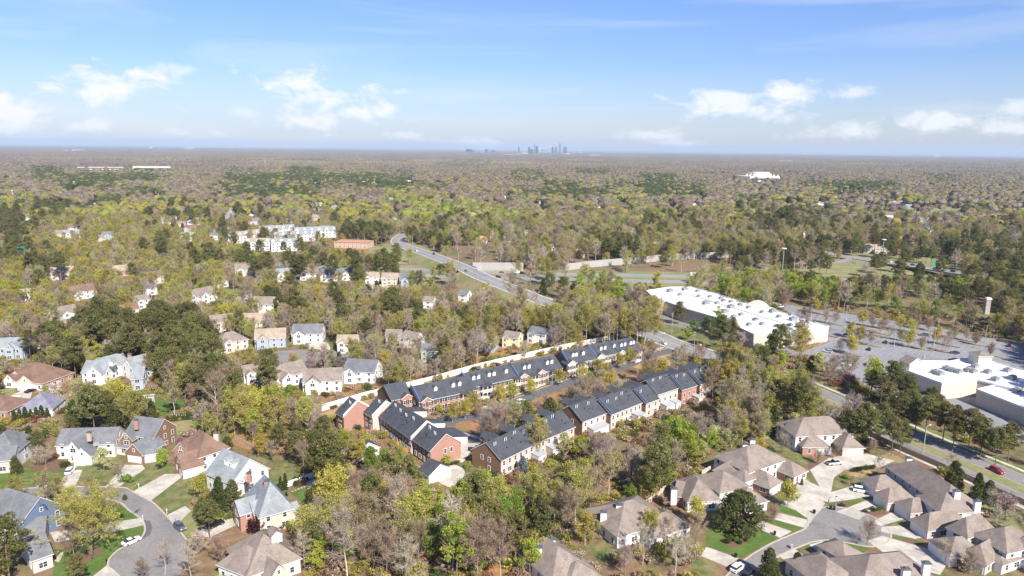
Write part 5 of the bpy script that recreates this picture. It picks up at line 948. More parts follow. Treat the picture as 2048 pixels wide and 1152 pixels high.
for q in [('low white house at the left end of the row below the pines', 550, 544, 593, 562, 'white', 'roof_lightgray', 10), ('white house with gray roof, second in the row below the pines', 598, 540, 637, 560, 'white', 'roof_taupe', -8), ('dark-roofed white house, third in the row below the pines', 637, 543, 677, 563, 'white', 'roof_mid', 0), ('gray-roofed white house in the middle of the row below the pines', 679, 541, 717, 560, 'white', 'roof_gray', 8),
          ('narrow white house with tan roof in the row below the pines', 729, 541, 758, 567, 'white', 'roof_tan', -10), ('tall tan house with sandy roof and chimney in the row below the pines', 761, 539, 796, 570, 'tan', 'roof_tan', -15), ('gray house ending the row below the pines', 798, 548, 842, 573, 'greyblue', 'roof_gray', -5),
          ('large white house with gray roof on the curved drive', 392, 566, 440, 604, 'white', 'roof_taupe', 40), ('small tan-roofed house behind the curved drive', 430, 553, 458, 575, 'beige', 'roof_brown', 20), ('white house with brown roof half hidden by pale blossom', 504, 574, 552, 625, 'white', 'roof_taupe', -20), ('gray-roofed house behind the pale green tree', 472, 536, 512, 552, 'cream', 'roof_taupe', 0),
          ('brown hip-roofed house beside the orange shrub', 440, 668, 498, 702, 'beige', 'roof_taupe', 20), ('blue-gray cottage with tan roof and white garage', 511, 661, 571, 696, 'greyblue', 'roof_tan', -6), ('white two-storey house with gray gables by the round lawn', 583, 648, 645, 686, 'white', 'roof_gray', -12), ('white gabled house with tan roof right of the round lawn', 673, 663, 716, 704, 'white', 'roof_tan', -10), ('pale house with big white gable behind bare trunks', 797, 658, 837, 695, 'white', 'roof_taupe', -40),
          ('brick-walled house with tan roof beside the big white gable', 770, 650, 803, 690, 'brick_tan', 'roof_taupe', -10), ('white house with gray roof at the left of the lane end', 551, 738, 622, 772, 'white', 'roof_taupe', 30), ('gray-roofed house with white end wall behind bare trees', 606, 736, 684, 785, 'white', 'roof_taupe', -6), ('long white house with tall white chimney behind the fence trees', 684, 712, 752, 765, 'white', 'roof_mid', -22), ('white cottage behind the yellow-green saplings', 489, 738, 526, 766, 'white', 'roof_taupe', 15),
          ('beige house under bare trees above the pine grove', 424, 625, 470, 662, 'beige', 'roof_taupe', 10), ('beige house with white side right of the one above the pine grove', 474, 630, 526, 662, 'white', 'roof_tan', -15),
          ('white tall-gabled house left of the golden trees', 121, 594, 160, 642, 'white', 'roof_taupe', 30), ('white brown-roofed house behind the tall-gabled one', 145, 568, 194, 598, 'white', 'roof_brown', 25), ('tan house in the trees at the top of the golden grove', 228, 534, 257, 553, 'brick_tan', 'roof_tan', 10), ('beige house with brown roof above the golden grove', 294, 540, 330, 568, 'beige', 'roof_brown', 25), ('white house with dark roof right of the golden grove', 295, 566, 315, 590, 'white', 'roof_mid', 20), ('white house below the dark-roofed one in the golden grove', 272, 590, 301, 616, 'white', 'roof_taupe', 25),
          ('pinkish-roofed house at the foot of the golden grove', 245, 614, 277, 636, 'white', 'roof_brown', 10), ('small tan-roofed house at the left edge of the woods', 44, 590, 66, 602, 'tan', 'roof_tan', 0), ('white house with blue-gray roof in the far left trees', 132, 463, 158, 477, 'white', 'roof_lightgray', 0), ('blue-gray house in the far left trees', 208, 466, 232, 480, 'greyblue', 'roof_gray', 10), ('beige house in mixed green trees at the left', 101, 539, 142, 559, 'beige', 'roof_tan', -10), ('pale house in the upper left trees', 341, 430, 357, 439, 'white', 'roof_lightgray', 0), ('small white house left of the white apartment rows', 420, 463, 436, 480, 'white', 'roof_mid', 0),
          ('peach-roofed house alone beyond the boulevard', 947, 469, 976, 490, 'cream', 'roof_orange', 10), ('pink brick house behind the peach-roofed one', 977, 460, 997, 475, 'brick_pink', 'roof_taupe', 0), ('gray-roofed house right of the peach-roofed one', 1006, 463, 1032, 484, 'white', 'roof_gray', -10), ('white house with steep gray roof beyond the boulevard', 1048, 459, 1066, 474, 'white', 'roof_gray', 0), ('brown-roofed brick house above the long sound wall', 1289, 468, 1325, 489, 'brick_pink', 'roof_brown', -10), ('tall white house above the long sound wall', 1254, 447, 1276, 471, 'white', 'roof_taupe', 10), ('pink brick house just behind the sound walls', 1146, 494, 1170, 516, 'brick_pink', 'roof_taupe', 0), ('white-gabled house behind bare trees by the sound walls', 1100, 489, 1122, 505, 'white', 'roof_taupe', 0),
          ('white gabled house among bare trees near the bridge', 914, 582, 936, 604, 'white', 'roof_gray', -30), ('narrow white house by the turning circle', 846, 594, 866, 618, 'white', 'roof_taupe', -20), ('long white-sided house behind the bare wood', 1052, 640, 1094, 686, 'white', 'roof_mid', -30), ('yellow house behind the white fence woods', 1003, 668, 1038, 694, 'yellow_wall', 'roof_taupe', -25), ('dark gray house behind the white fence woods', 932, 666, 990, 704, 'greyblue', 'roof_mid', -15), ('sage-green house at the left of the fence woods', 840, 682, 876, 722, 'sage', 'roof_gray', -10), ('tan-roofed house deep in the bare wood', 962, 648, 992, 668, 'beige', 'roof_tan', -10),
          ('white-fronted house with tan hip roofs right of the twin masts', 1724, 482, 1777, 507, 'beige', 'roof_tan', 15), ('long tan-roofed brick house behind the roadside pines', 1785, 476, 1822, 490, 'brick_pink', 'roof_tan', 0), ('second long tan-roofed brick house behind the roadside pines', 1826, 475, 1858, 489, 'brick_tan', 'roof_orange', 0), ('third tan-roofed house behind the roadside pines', 1860, 477, 1890, 490, 'brick_pink', 'roof_tan', -10), ('orange-roofed mansion above the pond', 1763, 396, 1782, 408, 'white', 'roof_orange', 0), ('white mansion wing right of the orange roof', 1784, 399, 1810, 410, 'white', 'roof_taupe', 0)]:
    far_house(q[0], *q[1:5], q[5], q[6], q[7], group=GH, roofk='hip' if 'hip' in q[0] or 'mansion' in q[0] else 'gable')
# houses that show as specks: random places, kept in a few building kinds
SPECK = []
rs = random.Random(21); tries = 0
walls = ['white', 'white', 'cream', 'white', 'greyblue', 'brick_pink', 'tan']; roofs = ['roof_taupe', 'roof_lightgray', 'roof_tan', 'roof_gray', 'roof_brown', 'roof_taupe']
while len(SPECK) < 150 and tries < 4000:
    tries += 1; x = rs.uniform(0, 2048); y = 335 + 150 * rs.random() ** .75
    if y > 440 and 700 < x < 1500: continue
    p = P(x, y)
    if p[1] < 560 or blocked(p[0], p[1]) or any((p[0] - a) ** 2 + (p[1] - b) ** 2 < 900 * (1 + (p[1] / 1500) ** 2) for a, b in SPECK): continue
    SPECK.append((p[0], p[1])); k = FPX / math.hypot(*p[:2]); wpx = rs.uniform(11, 20) * k
    wl, rf = rs.choice(walls), rs.choice(roofs)
    o = far_house(None, x - wpx / 2, y - 8 * k, x + wpx / 2, y, wl, rf, rs.uniform(-40, 40), two=rs.random() < .7, simple=True, wing=rs.random() < .5, group='distant houses in the woods', name='distant_house')
    AUTO.append((o, {'white': 'white', 'cream': 'cream', 'greyblue': 'blue-gray', 'brick_pink': 'brick', 'tan': 'tan'}[wl] + ' distant house with ' + {'roof_taupe': 'brownish', 'roof_lightgray': 'pale gray', 'roof_tan': 'tan', 'roof_gray': 'gray', 'roof_brown': 'dark brown'}[rf] + ' roof', p[0], p[1]))
# white apartment rows
def apart(label, a, b, h, dep, rise, wall, roofm, bays=6):
    bl = Block(a, b, h, dep, 'gable', rise, wall, roofm, win=False); r, off = house('apartment_row', label, 'apartments', [bl], group='white apartment rows', land=None, grow=3)
    k = int(bl.L / 4)
    for i in range(k):
        x = (i + .5) * bl.L / k
        for z in ((1.7, 4.7, 7.6) if h > 8 else (1.7, 4.6)): window(r, off, bl.w(x, -.06, z), bl.ang, (1.9, 1.5))
        if i % 2 == 0: dormer(r, off, bl, x, 1.6, 3.0, 1.2, dep=3.5)
apart('white apartment row with tan roof at the left back of the complex', (456, 474), (540, 463), 8.5, 13, 3.6, 'white', 'roof_tan'); apart('white apartment row at the very back of the complex', (522, 460), (592, 455), 8.5, 13, 3.6, 'white', 'roof_lightgray'); apart('white apartment row in the middle of the complex', (548, 472), (636, 466), 8.5, 13, 3.6, 'white', 'roof_lightgray')
apart('white apartment row at the right of the complex, ending in a gable', (590, 463), (672, 460), 8.5, 14, 4.2, 'white', 'roof_lightgray'); apart('left front apartment row with dark window bays', (490, 484), (540, 483), 9.5, 13, 3, 'white', 'roof_tan'); apart('right front apartment row with dark window bays', (542, 485), (600, 483), 9.5, 13, 3, 'white', 'roof_lightgray')
LAND.append(('white apartment rows', P(560, 490)[0], P(560, 490)[1]))
# apartment building under construction
bl = Block((668, 484), (734, 486), 6, 22, 'flat', 0.3, 'brick_tan', 'roof_orange'); r, off = house('unfinished_building', 'unfinished low building with bare orange sheathing roof beside the white apartments', 'building', [bl], step=4, land='unfinished orange building')
# far landmarks
def slab(name, label, cat, x0, x1, ybase, ytop, dep, wall='white', roofm='membrane', rows=1, group=None, land=None):
    a, b = P(x0, ybase), P(x1, ybase); L_ = float(np.hypot(*(b - a)[:2])); dist = math.hypot(*((a + b) / 2)[:2]); hgt = max(4.0, (ybase - ytop) / FPX * dist)
    off = (a + b) / 2; off[2] = 0; r = empty(name, off, label, cat, group); ux = (b - a) / np.linalg.norm(b - a); uy = np.array([-ux[1], ux[0], 0])
    MB().box(uy * dep / 2 + [0, 0, hgt / 2], (L_, dep, hgt), ux).build('wall', M[wall], r); MB().box(uy * dep / 2 + [0, 0, hgt + .2], (L_ + 1, dep + 1, .4), ux).build('roof', M[roofm], r)
    for i in range(rows): MB().box([0, 0, hgt * (i + .6) / (rows + .2)] - uy * .1, (L_ * .94, .3, hgt / (rows * 2.6)), ux).build('window_band', M['glass'], r)
    raster([a - uy * 3, b - uy * 3, b + uy * dep, a + uy * dep], 4); keep(x0, ytop, x1, ybase, dist)
    if land: LAND.append((land, off[0], off[1]))
    return r, off, ux, uy, L_, hgt
for q in [('white office block at the left horizon woods, longest of the row', 155, 247, 343, 335.5, 40, 2), ('white warehouse right of the longest office block', 266, 342, 344.5, 334, 60, 1), ('white block between the office and the left edge', 104, 154, 335, 331.5, 30, 1), ('low white block near the left edge with stepped roof', 37, 82, 331.5, 327, 30, 1), ('thin white block on the left edge', -10, 27, 331, 327.5, 30, 1), ('far white warehouse strip on the left horizon', 385, 482, 299, 295.6, 200, 1), ('far pale strip beside a stack on the left horizon', 305, 330, 297, 294, 80, 1), ('far white hospital block on the left horizon', 150, 170, 304, 300, 60, 2), ('small white block left of the far hospital', 128, 135, 303.5, 300.5, 40, 1),
          ('tan school block in the dark pines', 717, 758, 370, 363.5, 30, 1), ('long white low building right of the pond', 1970, 2030, 426, 419, 30, 1), ('far white strip right of the stepped temple', 1560, 1585, 325, 322, 60, 1), ('far white block on the right horizon', 1606, 1614, 311, 308, 60, 1), ('far white block near the right horizon end', 1870, 1880, 313, 309.5, 60, 1), ('far white shed below the skyline', 1045, 1056, 310, 306.5, 120, 1), ('far brick-pink block below the skyline', 1008, 1040, 311, 308.5, 100, 1), ('far white block right of the skyline', 1182, 1200, 313, 310, 100, 1), ('far pale block right end below skyline', 1130, 1142, 310, 307, 80, 1)]:
    slab('distant_building', q[0], 'building', q[1], q[2], q[3], q[4], q[5], 'brick_tan' if 'pink' in q[0] or 'tan' in q[0] else 'cream', 'roof_lightgray' if q[2] - q[1] > 60 else 'membrane', q[6], 'distant pale buildings')
# temple with many pinnacles
r, off, ux, uy, L_, hg = slab('temple', 'huge white temple bristling with pinnacles in the far woods', 'temple', 1500, 1559, 364, 354, 90, 'white', 'membrane', 1, land='white temple')
for i in range(15):
    t = i / 14 - .5; q = ux * t * L_ * .96 + uy * (10 + 30 * (i % 2)); hh = hg + (9 if i % 2 else 5) * (1 - abs(t) * 1.1)
    MB().tube([q + [0, 0, hg - 1], q + [0, 0, hh], q + [0, 0, hh + 6]], [4.5, 3.2, .2], 6).build('pinnacle', M['cream'], r)
MB().box(uy * 40 + [0, 0, hg + 7], (L_ * .5, 40, 14), ux).build('upper_hall', M['white'], r); MB().box(-ux * (L_ * .5 + 18) + uy * 20 + [0, 0, 5], (44, 30, 10), ux).build('side_wing', M['white'], r)
# towers far off: downtown and the smaller cluster left of it
mk('tower_blue', (.10, .16, .27), rough=.3, var=.1, scale=.02); mk('tower_pale', (.40, .42, .46), rough=.5, var=.1, scale=.02); mk('tower_dark', (.03, .05, .10), rough=.3, var=.1, scale=.02); mk('tower_tan', (.52, .47, .42), rough=.6, var=.1, scale=.02)
TW = [('broad dark blue tower at the left end of the small cluster', 938, 9, 299, 'tower_dark', 's'), ('low slab joined to the dark left tower', 945, 8, 300.5, 'tower_blue', 's'), ('pale slim tower of the small cluster', 964.5, 5, 298.5, 'tower_pale', 's'), ('blue block in the middle of the small cluster', 973, 6, 299, 'tower_blue', 's'), ('low blue block at the right end of the small cluster', 986, 7, 300.5, 'tower_blue', 's'),
      ('lone blue tower at the left end of the skyline', 1037.5, 3, 295, 'tower_blue', 's'), ('low gray block beside the lone blue tower', 1048, 7, 300, 'tower_pale', 's'), ('dark tower with stepped top left in the skyline', 1058, 3, 295.5, 'tower_dark', 't'), ('low dark block beneath the stepped tower', 1063, 5, 299.5, 'tower_dark', 's'), ('thin needle-topped tower left of centre in the skyline', 1069, 1.8, 291, 'tower_blue', 'n'), ('dark tower next to the needle tower', 1073.5, 4, 294, 'tower_dark', 't'), ('pale pink tower in the skyline', 1079.5, 3, 297.5, 'tower_tan', 's'), ('gray tower in the middle of the skyline', 1086, 3, 297, 'tower_pale', 't'), ('pale slab in the middle of the skyline', 1091.5, 3.5, 298, 'tower_pale', 's'), ('tall tan tower with peaked top in the skyline', 1098.5, 3.4, 293.5, 'tower_tan', 't'), ('dark tower right of the peaked tan one', 1105, 2.8, 295.5, 'tower_dark', 's'), ('blue-gray tower left of the crowned tower', 1111.5, 3.4, 295.5, 'tower_blue', 's'), ('tallest slim crowned tower of the skyline', 1119.5, 2.6, 289, 'tower_blue', 'n'), ('pale tower right of the crowned tower', 1125, 3, 297, 'tower_pale', 's'), ('broad bright blue tower with notched top', 1130, 5.4, 295, 'tower_blue', 't'), ('low white block at the right of the skyline', 1146, 3, 302, 'tower_pale', 's'), ('short tan tower at the right end of the skyline', 1159, 2.6, 301, 'tower_tan', 's'), ('short pale tower ending the skyline', 1164, 1.8, 300, 'tower_pale', 'n')]
for lb, x, wpx, yt, mt, kd in TW:
    yb = 307 + (x - 1024) * .0107; p = P(x, yb + .4); dist = math.hypot(p[0], p[1]); k = dist / FPX; w_ = wpx * k * 1.25; hh = (yb - yt) * k * 1.15; o = empty('skyscraper', (p[0], p[1], 0), lb, 'skyscraper', 'towers of the far skyline')
    MB().box((0, 0, hh * .46), (w_, w_ * .8, hh * .92)).build('tower', M[mt], o)
    if kd == 's': MB().box((0, 0, hh * .96), (w_ * .8, w_ * .6, hh * .08)).build('crown', M[mt], o)
    elif kd == 't': MB().box((-w_ * .12, 0, hh * .95), (w_ * .6, w_ * .5, hh * .1)).box((-w_ * .1, 0, hh), (w_ * .3, w_ * .3, hh * .08)).build('crown', M[mt], o)
    else: MB().tube([(0, 0, hh * .9), (0, 0, hh * .97), (0, 0, hh * 1.06)], [w_ * .45, w_ * .25, w_ * .05], 6).build('crown', M[mt], o)
    for z in (.2, .4, .6, .8): put('window_band', MB().box((0, -w_ * .4 - 1, hh * z * .92), (w_ * .9, 2, hh * .07)).mesh('window_band', M['glass']), o)
LAND.append(('skyline', P(1090, 308)[0], P(1090, 308)[1]))
def lattice(label, x, yb, yt):
    p = P(x, yb); k = math.hypot(*p[:2]) / FPX; hh = (yb - yt) * k; o = empty('radio_mast', p, label, 'mast', 'far masts')
    for a in (0, 2.1, 4.2): MB().tube([(math.cos(a) * 1.5, math.sin(a) * 1.5, 0), (0, 0, hh)], .35, 4).build('leg', M['tin'], o)
    for z in (.3, .6, .85): MB().tube([(0, 0, hh * z), (0, 0, hh * z + 1.2)], 1.5 * (1 - z) + 1.0, 6).build('platform', M['white'], o)
lattice('gray lattice mast standing over the left far woods', 531, 341, 321); lattice('pale mast in the woods under the skyline', 1307, 366, 350); lattice('pale mast low at the far left', 27, 405, 383)
# ------------------------------------------------------------------ trees
LEAFC = dict(twig_brown=(.28, .205, .14), twig_grey=(.345, .28, .21), twig_purple=(.255, .19, .16), twig_olive=(.33, .275, .115),
             olive=(.36, .325, .08), gold=(.44, .37, .075), lime=(.33, .39, .05), green=(.185, .25, .04), pale=(.47, .47, .21), pine=(.18, .18, .055), ever=(.092, .118, .034), cedar=(.125, .128, .044),
             white_bloom=(.66, .60, .56), pink_bloom=(.42, .20, .30), blush=(.48, .38, .35), maroon=(.075, .022, .025), rust=(.25, .13, .065), spruce=(.16, .21, .21))
for k, c in LEAFC.items(): M[k] = material(k, c, rough=.8, var=0, spec=.1, island=.38 if 'twig' not in k else .3, obj=.2, hue=.018, transl=0.0 if 'twig' in k else .42)
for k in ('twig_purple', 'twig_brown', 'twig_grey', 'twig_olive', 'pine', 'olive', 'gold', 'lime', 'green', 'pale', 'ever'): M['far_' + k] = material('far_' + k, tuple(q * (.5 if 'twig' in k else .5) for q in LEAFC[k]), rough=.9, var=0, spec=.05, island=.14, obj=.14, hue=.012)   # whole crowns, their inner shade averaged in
class Tree:
    def __init__(s, seed): s.r = np.random.default_rng(seed); s.t, s.c = MB(), MB()
    def tris(s, cen, size, mi, flat=0.0, aspect=1.0):
        """one little leaf-spray quad per centre"""
        n = len(cen); r = s.r; a = r.normal(size=(n, 3)); a[:, 2] *= (1 - flat); a /= np.linalg.norm(a, axis=1)[:, None]; b = r.normal(size=(n, 3)); b -= (b * a).sum(1)[:, None] * a
        if flat: b[:, 2] *= (1 - flat)
        b /= np.linalg.norm(b, axis=1)[:, None]; sz = size * r.uniform(.6, 1.35, n)[:, None]; a = a * sz; b = b * sz * aspect
        v = np.stack([cen - a * .5 - b * .3, cen + a * .5 - b * .42, cen + a * .1 + b * .6], 1).reshape(-1, 3); k = len(s.c.v)
        s.c.v.extend(map(tuple, v.tolist())); s.c.f.extend([(k + i * 3, k + i * 3 + 1, k + i * 3 + 2) for i in range(n)]); s.c.m.extend([mi] * n)
    def slivers(s, p, d, ln, wd, mi=0):
        n = len(p); r = s.r; q = r.normal(size=(n, 3)); q -= (q * d).sum(1)[:, None] * d; q /= np.linalg.norm(q, axis=1)[:, None] + 1e-9; q *= wd
        v = np.stack([p - q, p + q, p + d * ln[:, None]], 1).reshape(-1, 3); k = len(s.c.v)
        s.c.v.extend(map(tuple, v.tolist())); s.c.f.extend([(k + i * 3, k + i * 3 + 1, k + i * 3 + 2) for i in range(n)]); s.c.m.extend([mi] * n)
    def limbs(s, h, rad, cb, n, up=.55, tr=.2, lean=.03, env=1.0):
        """trunk and limbs; returns points along the outer branches with their directions"""
        r = s.r; top = np.array([r.normal() * lean * h, r.normal() * lean * h, h * .86]); path = [np.zeros(3), top * .3 + r.normal(size=3) * .12, top * .62 + r.normal(size=3) * .25, top]
        s.t.tube(path, [tr, tr * .8, tr * .5, tr * .12], 6); P0, D0 = [], []
        def at(t): i = min(int(t * 3), 2); u = t * 3 - i; return path[i] * (1 - u) + path[i + 1] * u
        for i in range(n):
            t = cb + (1 - cb) * (i + r.uniform(.1, .9)) / n; o = at(min(t, .98)); az = i * 2.4 + r.uniform(-.5, .5); rel = (t - cb) / (1 - cb)
            ln = rad * env * (1.05 - .62 * rel ** 1.6) * r.uniform(.75, 1.2); d = np.array([math.cos(az), math.sin(az), up + rel * .75 + r.uniform(-.15, .2)]); d /= np.linalg.norm(d)
            p1 = o + d * ln * .5; d2 = d + np.array([0, 0, .3]); d2 /= np.linalg.norm(d2); p2 = p1 + d2 * ln * .55
            s.t.tube([o, p1, p2], [tr * .42 * (1 - rel * .5), tr * .22, .025], 4, cap=False)
            for j in range(7):
                q = o + (p1 - o) * (.35 + j * .1) if j < 3 else p1 + (p2 - p1) * ((j - 3) / 3.2); e = (d + d2) / 2 + r.normal(size=3) * .55 + np.array([0, 0, .15]); e /= np.linalg.norm(e); l2 = ln * r.uniform(.22, .5); w = q + e * l2
                s.c.tube([q, w], [.05, .015], 3, mi=0, cap=False)
                for m_ in range(5): u = r.uniform(.2, 1.05); P0.append(q + e * l2 * u + r.normal(size=3) * .12); D0.append(e)
        return np.array(P0), np.array(D0)
    def twigs(s, P0, D0, n, ln=1.15, wd=.035, mi=0, spread=.75):
        i = s.r.integers(0, len(P0), n); d = D0[i] + s.r.normal(size=(n, 3)) * spread + np.array([0, 0, .15]); d /= np.linalg.norm(d, axis=1)[:, None]; l_ = ln * s.r.uniform(.5, 1.4, n)
        s.slivers(P0[i] + s.r.normal(size=(n, 3)) * .25, d, l_, wd, mi); return P0[i] + d * l_[:, None] * .8
    def clumps(s, cen, rads, n_each, size, mi, squash=.75, flat=.0, aspect=1.0):
        out = []
        for c, q in zip(cen, rads):
            n = int(n_each * s.r.uniform(.7, 1.3)); d = s.r.normal(size=(n, 3)); d /= np.linalg.norm(d, axis=1)[:, None]; d[:, 2] *= squash; out.append(c + d * q * (s.r.uniform(.3, 1.0, n) ** .5)[:, None])
        s.tris(np.concatenate(out), size, mi, flat, aspect)
    def meshes(s, bark, mats): return s.t.mesh('trunk', M[bark]), s.c.mesh('crown', [M[k] for k in mats])
def bare(seed, h, rad, cb, twig, n=14, tw=3200, bud=None, nb=0, bark='bark_pale', size=.34, tr=.2, bulk=1.0, up=.55):
    t = Tree(seed); P0, D0 = t.limbs(h, rad, cb, n, up=up, tr=tr); e = t.twigs(P0, D0, tw, 1.25 * bulk, .036 * bulk)
    if nb: i = t.r.integers(0, len(e), nb); t.tris(e[i] + t.r.normal(size=(nb, 3)) * .3, size, 1)
    return t.meshes(bark, [twig, bud or twig])
def leafy(seed, h, rad, cb, leaf, twig='twig_olive', n=13, nc=46, per=85, size=.42, bark='bark', squash=.8):
    t = Tree(seed); P0, D0 = t.limbs(h, rad, cb, n, tr=.2); t.twigs(P0, D0, 500, 1.1, .035); i = t.r.permutation(len(P0))[:nc]; t.clumps(P0[i] + D0[i] * .4, t.r.uniform(.6, 1.35, nc) * rad * .24, per, size, 1, squash)
    return t.meshes(bark, [twig, leaf])
def pine(seed, h, rad, cb=.5, nc=44, leaf='pine'):
    t = Tree(seed); r = t.r; top = np.array([r.normal() * .3, r.normal() * .3, h]); t.t.tube([np.zeros(3), top * .5 + r.normal(size=3) * .12, top * .97], [.24, .17, .05], 6); cen, rads = [], []
    for i in range(nc):
        z = cb + (1 - cb) * (i + r.uniform(0, 1)) / nc; rel = (z - cb) / (1 - cb); az = i * 2.4 + r.uniform(-.6, .6); l_ = rad * (math.sin(math.pi * min(1, .22 + rel * .72)) ** .8) * r.uniform(.45, 1.1); o = top * z; c = o + np.array([math.cos(az) * l_, math.sin(az) * l_, l_ * .25])
        t.t.tube([o, c], [.075, .02], 3, cap=False); cen.append(c); rads.append(r.uniform(.75, 1.35) * rad * .27)
        if r.random() < .5: cen.append(o * .45 + c * .55 + [0, 0, .25]); rads.append(r.uniform(.5, .9) * rad * .24)
    t.clumps(cen, rads, 120, .5, 1, .6, .3, .6); t.clumps(cen[::2], [q * .8 for q in rads[::2]], 16, .4, 0, .5)
    return t.meshes('bark_pine', ['twig_brown', leaf])
def conifer(seed, h, rad, leaf='ever', round_=1.0, per=60, size=.42, cb=.04):
    t = Tree(seed); r = t.r; t.t.tube([(0, 0, 0), (0, 0, h * .92)], [.2, .04], 5); cen, rads = [], []; n = int(26 + h * 4)
    for i in range(n):
        z = cb + (1 - cb) * ((i + r.uniform(0, 1)) / n); prof = (1 - z) ** (.62 / round_) * min(1, .55 + z * 4) if round_ < 1.5 else math.sin(math.pi * min(1, .2 + z * .8)) ** .7
        az = i * 2.4 + r.uniform(-.7, .7); l_ = rad * prof * r.uniform(.55, .95); cen.append(np.array([math.cos(az) * l_, math.sin(az) * l_, z * h * .97])); rads.append(rad * r.uniform(.2, .36) * (.45 + .55 * prof))
    t.clumps(cen, rads, per, size, 0, .9)
    for z in np.linspace(.08, .85, 7): t.clumps([np.array([0, 0, z * h])], [rad * .5 * (1 - z * .7)], 40, .5, 0, .8)
    return t.meshes('bark', [leaf])
def shrub(seed, h, rad, leaf, n=420, size=.26, twig=None):
    t = Tree(seed); r = t.r; t.t.tube([(0, 0, 0), (0, 0, h * .5)], [.08, .03], 4); cen = [np.array([r.normal() * rad * .35, r.normal() * rad * .35, h * r.uniform(.35, .7)]) for _ in range(9)]; t.clumps(cen, r.uniform(.4, .62, 9) * rad, n // 9, size, 0, .8)
    return t.meshes('bark', [leaf])
PROTO = {
 'bare': [bare(11, 19, 5.2, .42, 'twig_grey'), bare(12, 21, 5.6, .5, 'twig_brown'), bare(13, 17, 5.8, .35, 'twig_brown', bark='bark'), bare(14, 20, 5.0, .45, 'twig_grey', tw=1700)],
 'dense': [bare(15, 13, 5.4, .25, 'twig_brown', tw=3400, bark='bark', bulk=.9), bare(16, 14, 5.8, .28, 'twig_purple', tw=3400, bark='bark', bulk=.9), bare(17, 12, 5.0, .2, 'twig_grey', tw=3200, bark='bark', bulk=.9)],
 'bud': [bare(21, 18, 5.6, .38, 'twig_olive', tw=1500, bud='olive', nb=3200), bare(22, 16, 5.6, .3, 'twig_olive', tw=1500, bud='olive', nb=3600), bare(23, 20, 5.8, .4, 'twig_grey', tw=2200, bud='olive', nb=2200)],
 'gold': [bare(31, 15, 6.0, .28, 'twig_olive', tw=1100, bud='gold', nb=5200, size=.4), bare(32, 14, 5.4, .26, 'twig_olive', tw=1100, bud='gold', nb=5200, size=.4), bare(33, 16, 6.2, .3, 'twig_olive', tw=1200, bud='olive', nb=5200, size=.4)],
 'green': [leafy(41, 16, 5.4, .3, 'lime'), leafy(42, 14, 5.2, .22, 'green'), leafy(43, 17, 5.0, .32, 'lime', nc=40, per=70)],
 'pale': [leafy(44, 12, 4.8, .22, 'pale', per=70, nc=38)],
 'pine': [pine(51, 19, 4.8, .42), pine(52, 21, 5.2, .46), pine(53, 17, 4.8, .32)],
 'ever': [conifer(61, 13, 3.6, 'ever'), conifer(62, 11, 3.4, 'cedar', 1.3), conifer(63, 12, 4.4, 'cedar', 2.0, 75)],
 'bloom': [leafy(71, 7.5, 3.6, .2, 'white_bloom', 'twig_grey', nc=34, per=70, size=.34)], 'blush': [leafy(72, 8, 4.2, .2, 'blush', 'twig_grey', nc=36, per=55, size=.34)], 'redbud': [leafy(73, 6.5, 3.4, .2, 'pink_bloom', 'twig_purple', nc=30, per=50, size=.32)],
 'small_bare': [bare(81, 7.5, 3.4, .22, 'twig_brown', n=12, tw=1900, bark='bark', tr=.12, bulk=.75), bare(82, 8.5, 3.4, .25, 'twig_grey', n=12, tw=1500, bark='bark', tr=.12, bulk=.75)],
 'small_gold': [bare(83, 8.5, 3.8, .25, 'twig_olive', n=13, tw=900, bud='gold', nb=2600, tr=.13, bulk=.75)], 'crape': [bare(84, 6.2, 3.6, .12, 'twig_brown', n=16, tw=3000, bark='bark', tr=.12, bulk=.7, up=1.1)],
 'column': [conifer(91, 4.2, .75, 'ever', 1.0, 40, .26, 0)], 'roundshrub': [shrub(92, 1.7, 1.3, 'green'), shrub(93, 1.6, 1.2, 'ever')], 'maroon': [shrub(94, 3.6, 1.9, 'maroon', 900, .32)], 'rustshrub': [shrub(95, 2.6, 1.8, 'rust', 600, .3)], 'spruce': [conifer(96, 7, 2.3, 'spruce')],
 'bigbud': [bare(97, 20, 16, .2, 'twig_olive', n=24, tw=4200, bud='gold', nb=8000, bark='bark', size=.40, tr=.42, bulk=1.05)], 'brush': [shrub(98, 2.4, 1.9, 'olive', 420, .34), shrub(99, 2.0, 1.8, 'twig_brown', 420, .34), shrub(100, 2.2, 1.7, 'ever', 420, .34), shrub(101, 1.8, 1.7, 'rust', 300, .3)],
 'golddome': [leafy(102, 11, 4.8, .2, 'gold', nc=44, per=80, size=.42)], 'grove': [leafy(103, 11, 4.4, .15, 'green', nc=50, per=90, size=.42)], 'limedome': [leafy(104, 10, 4.2, .15, 'lime', nc=50, per=90, size=.42)],
}
HT = {}
for k, lst in PROTO.items():
    for i, (t_, c_) in enumerate(lst): HT[k, i] = max(v.co.z for v in c_.vertices)
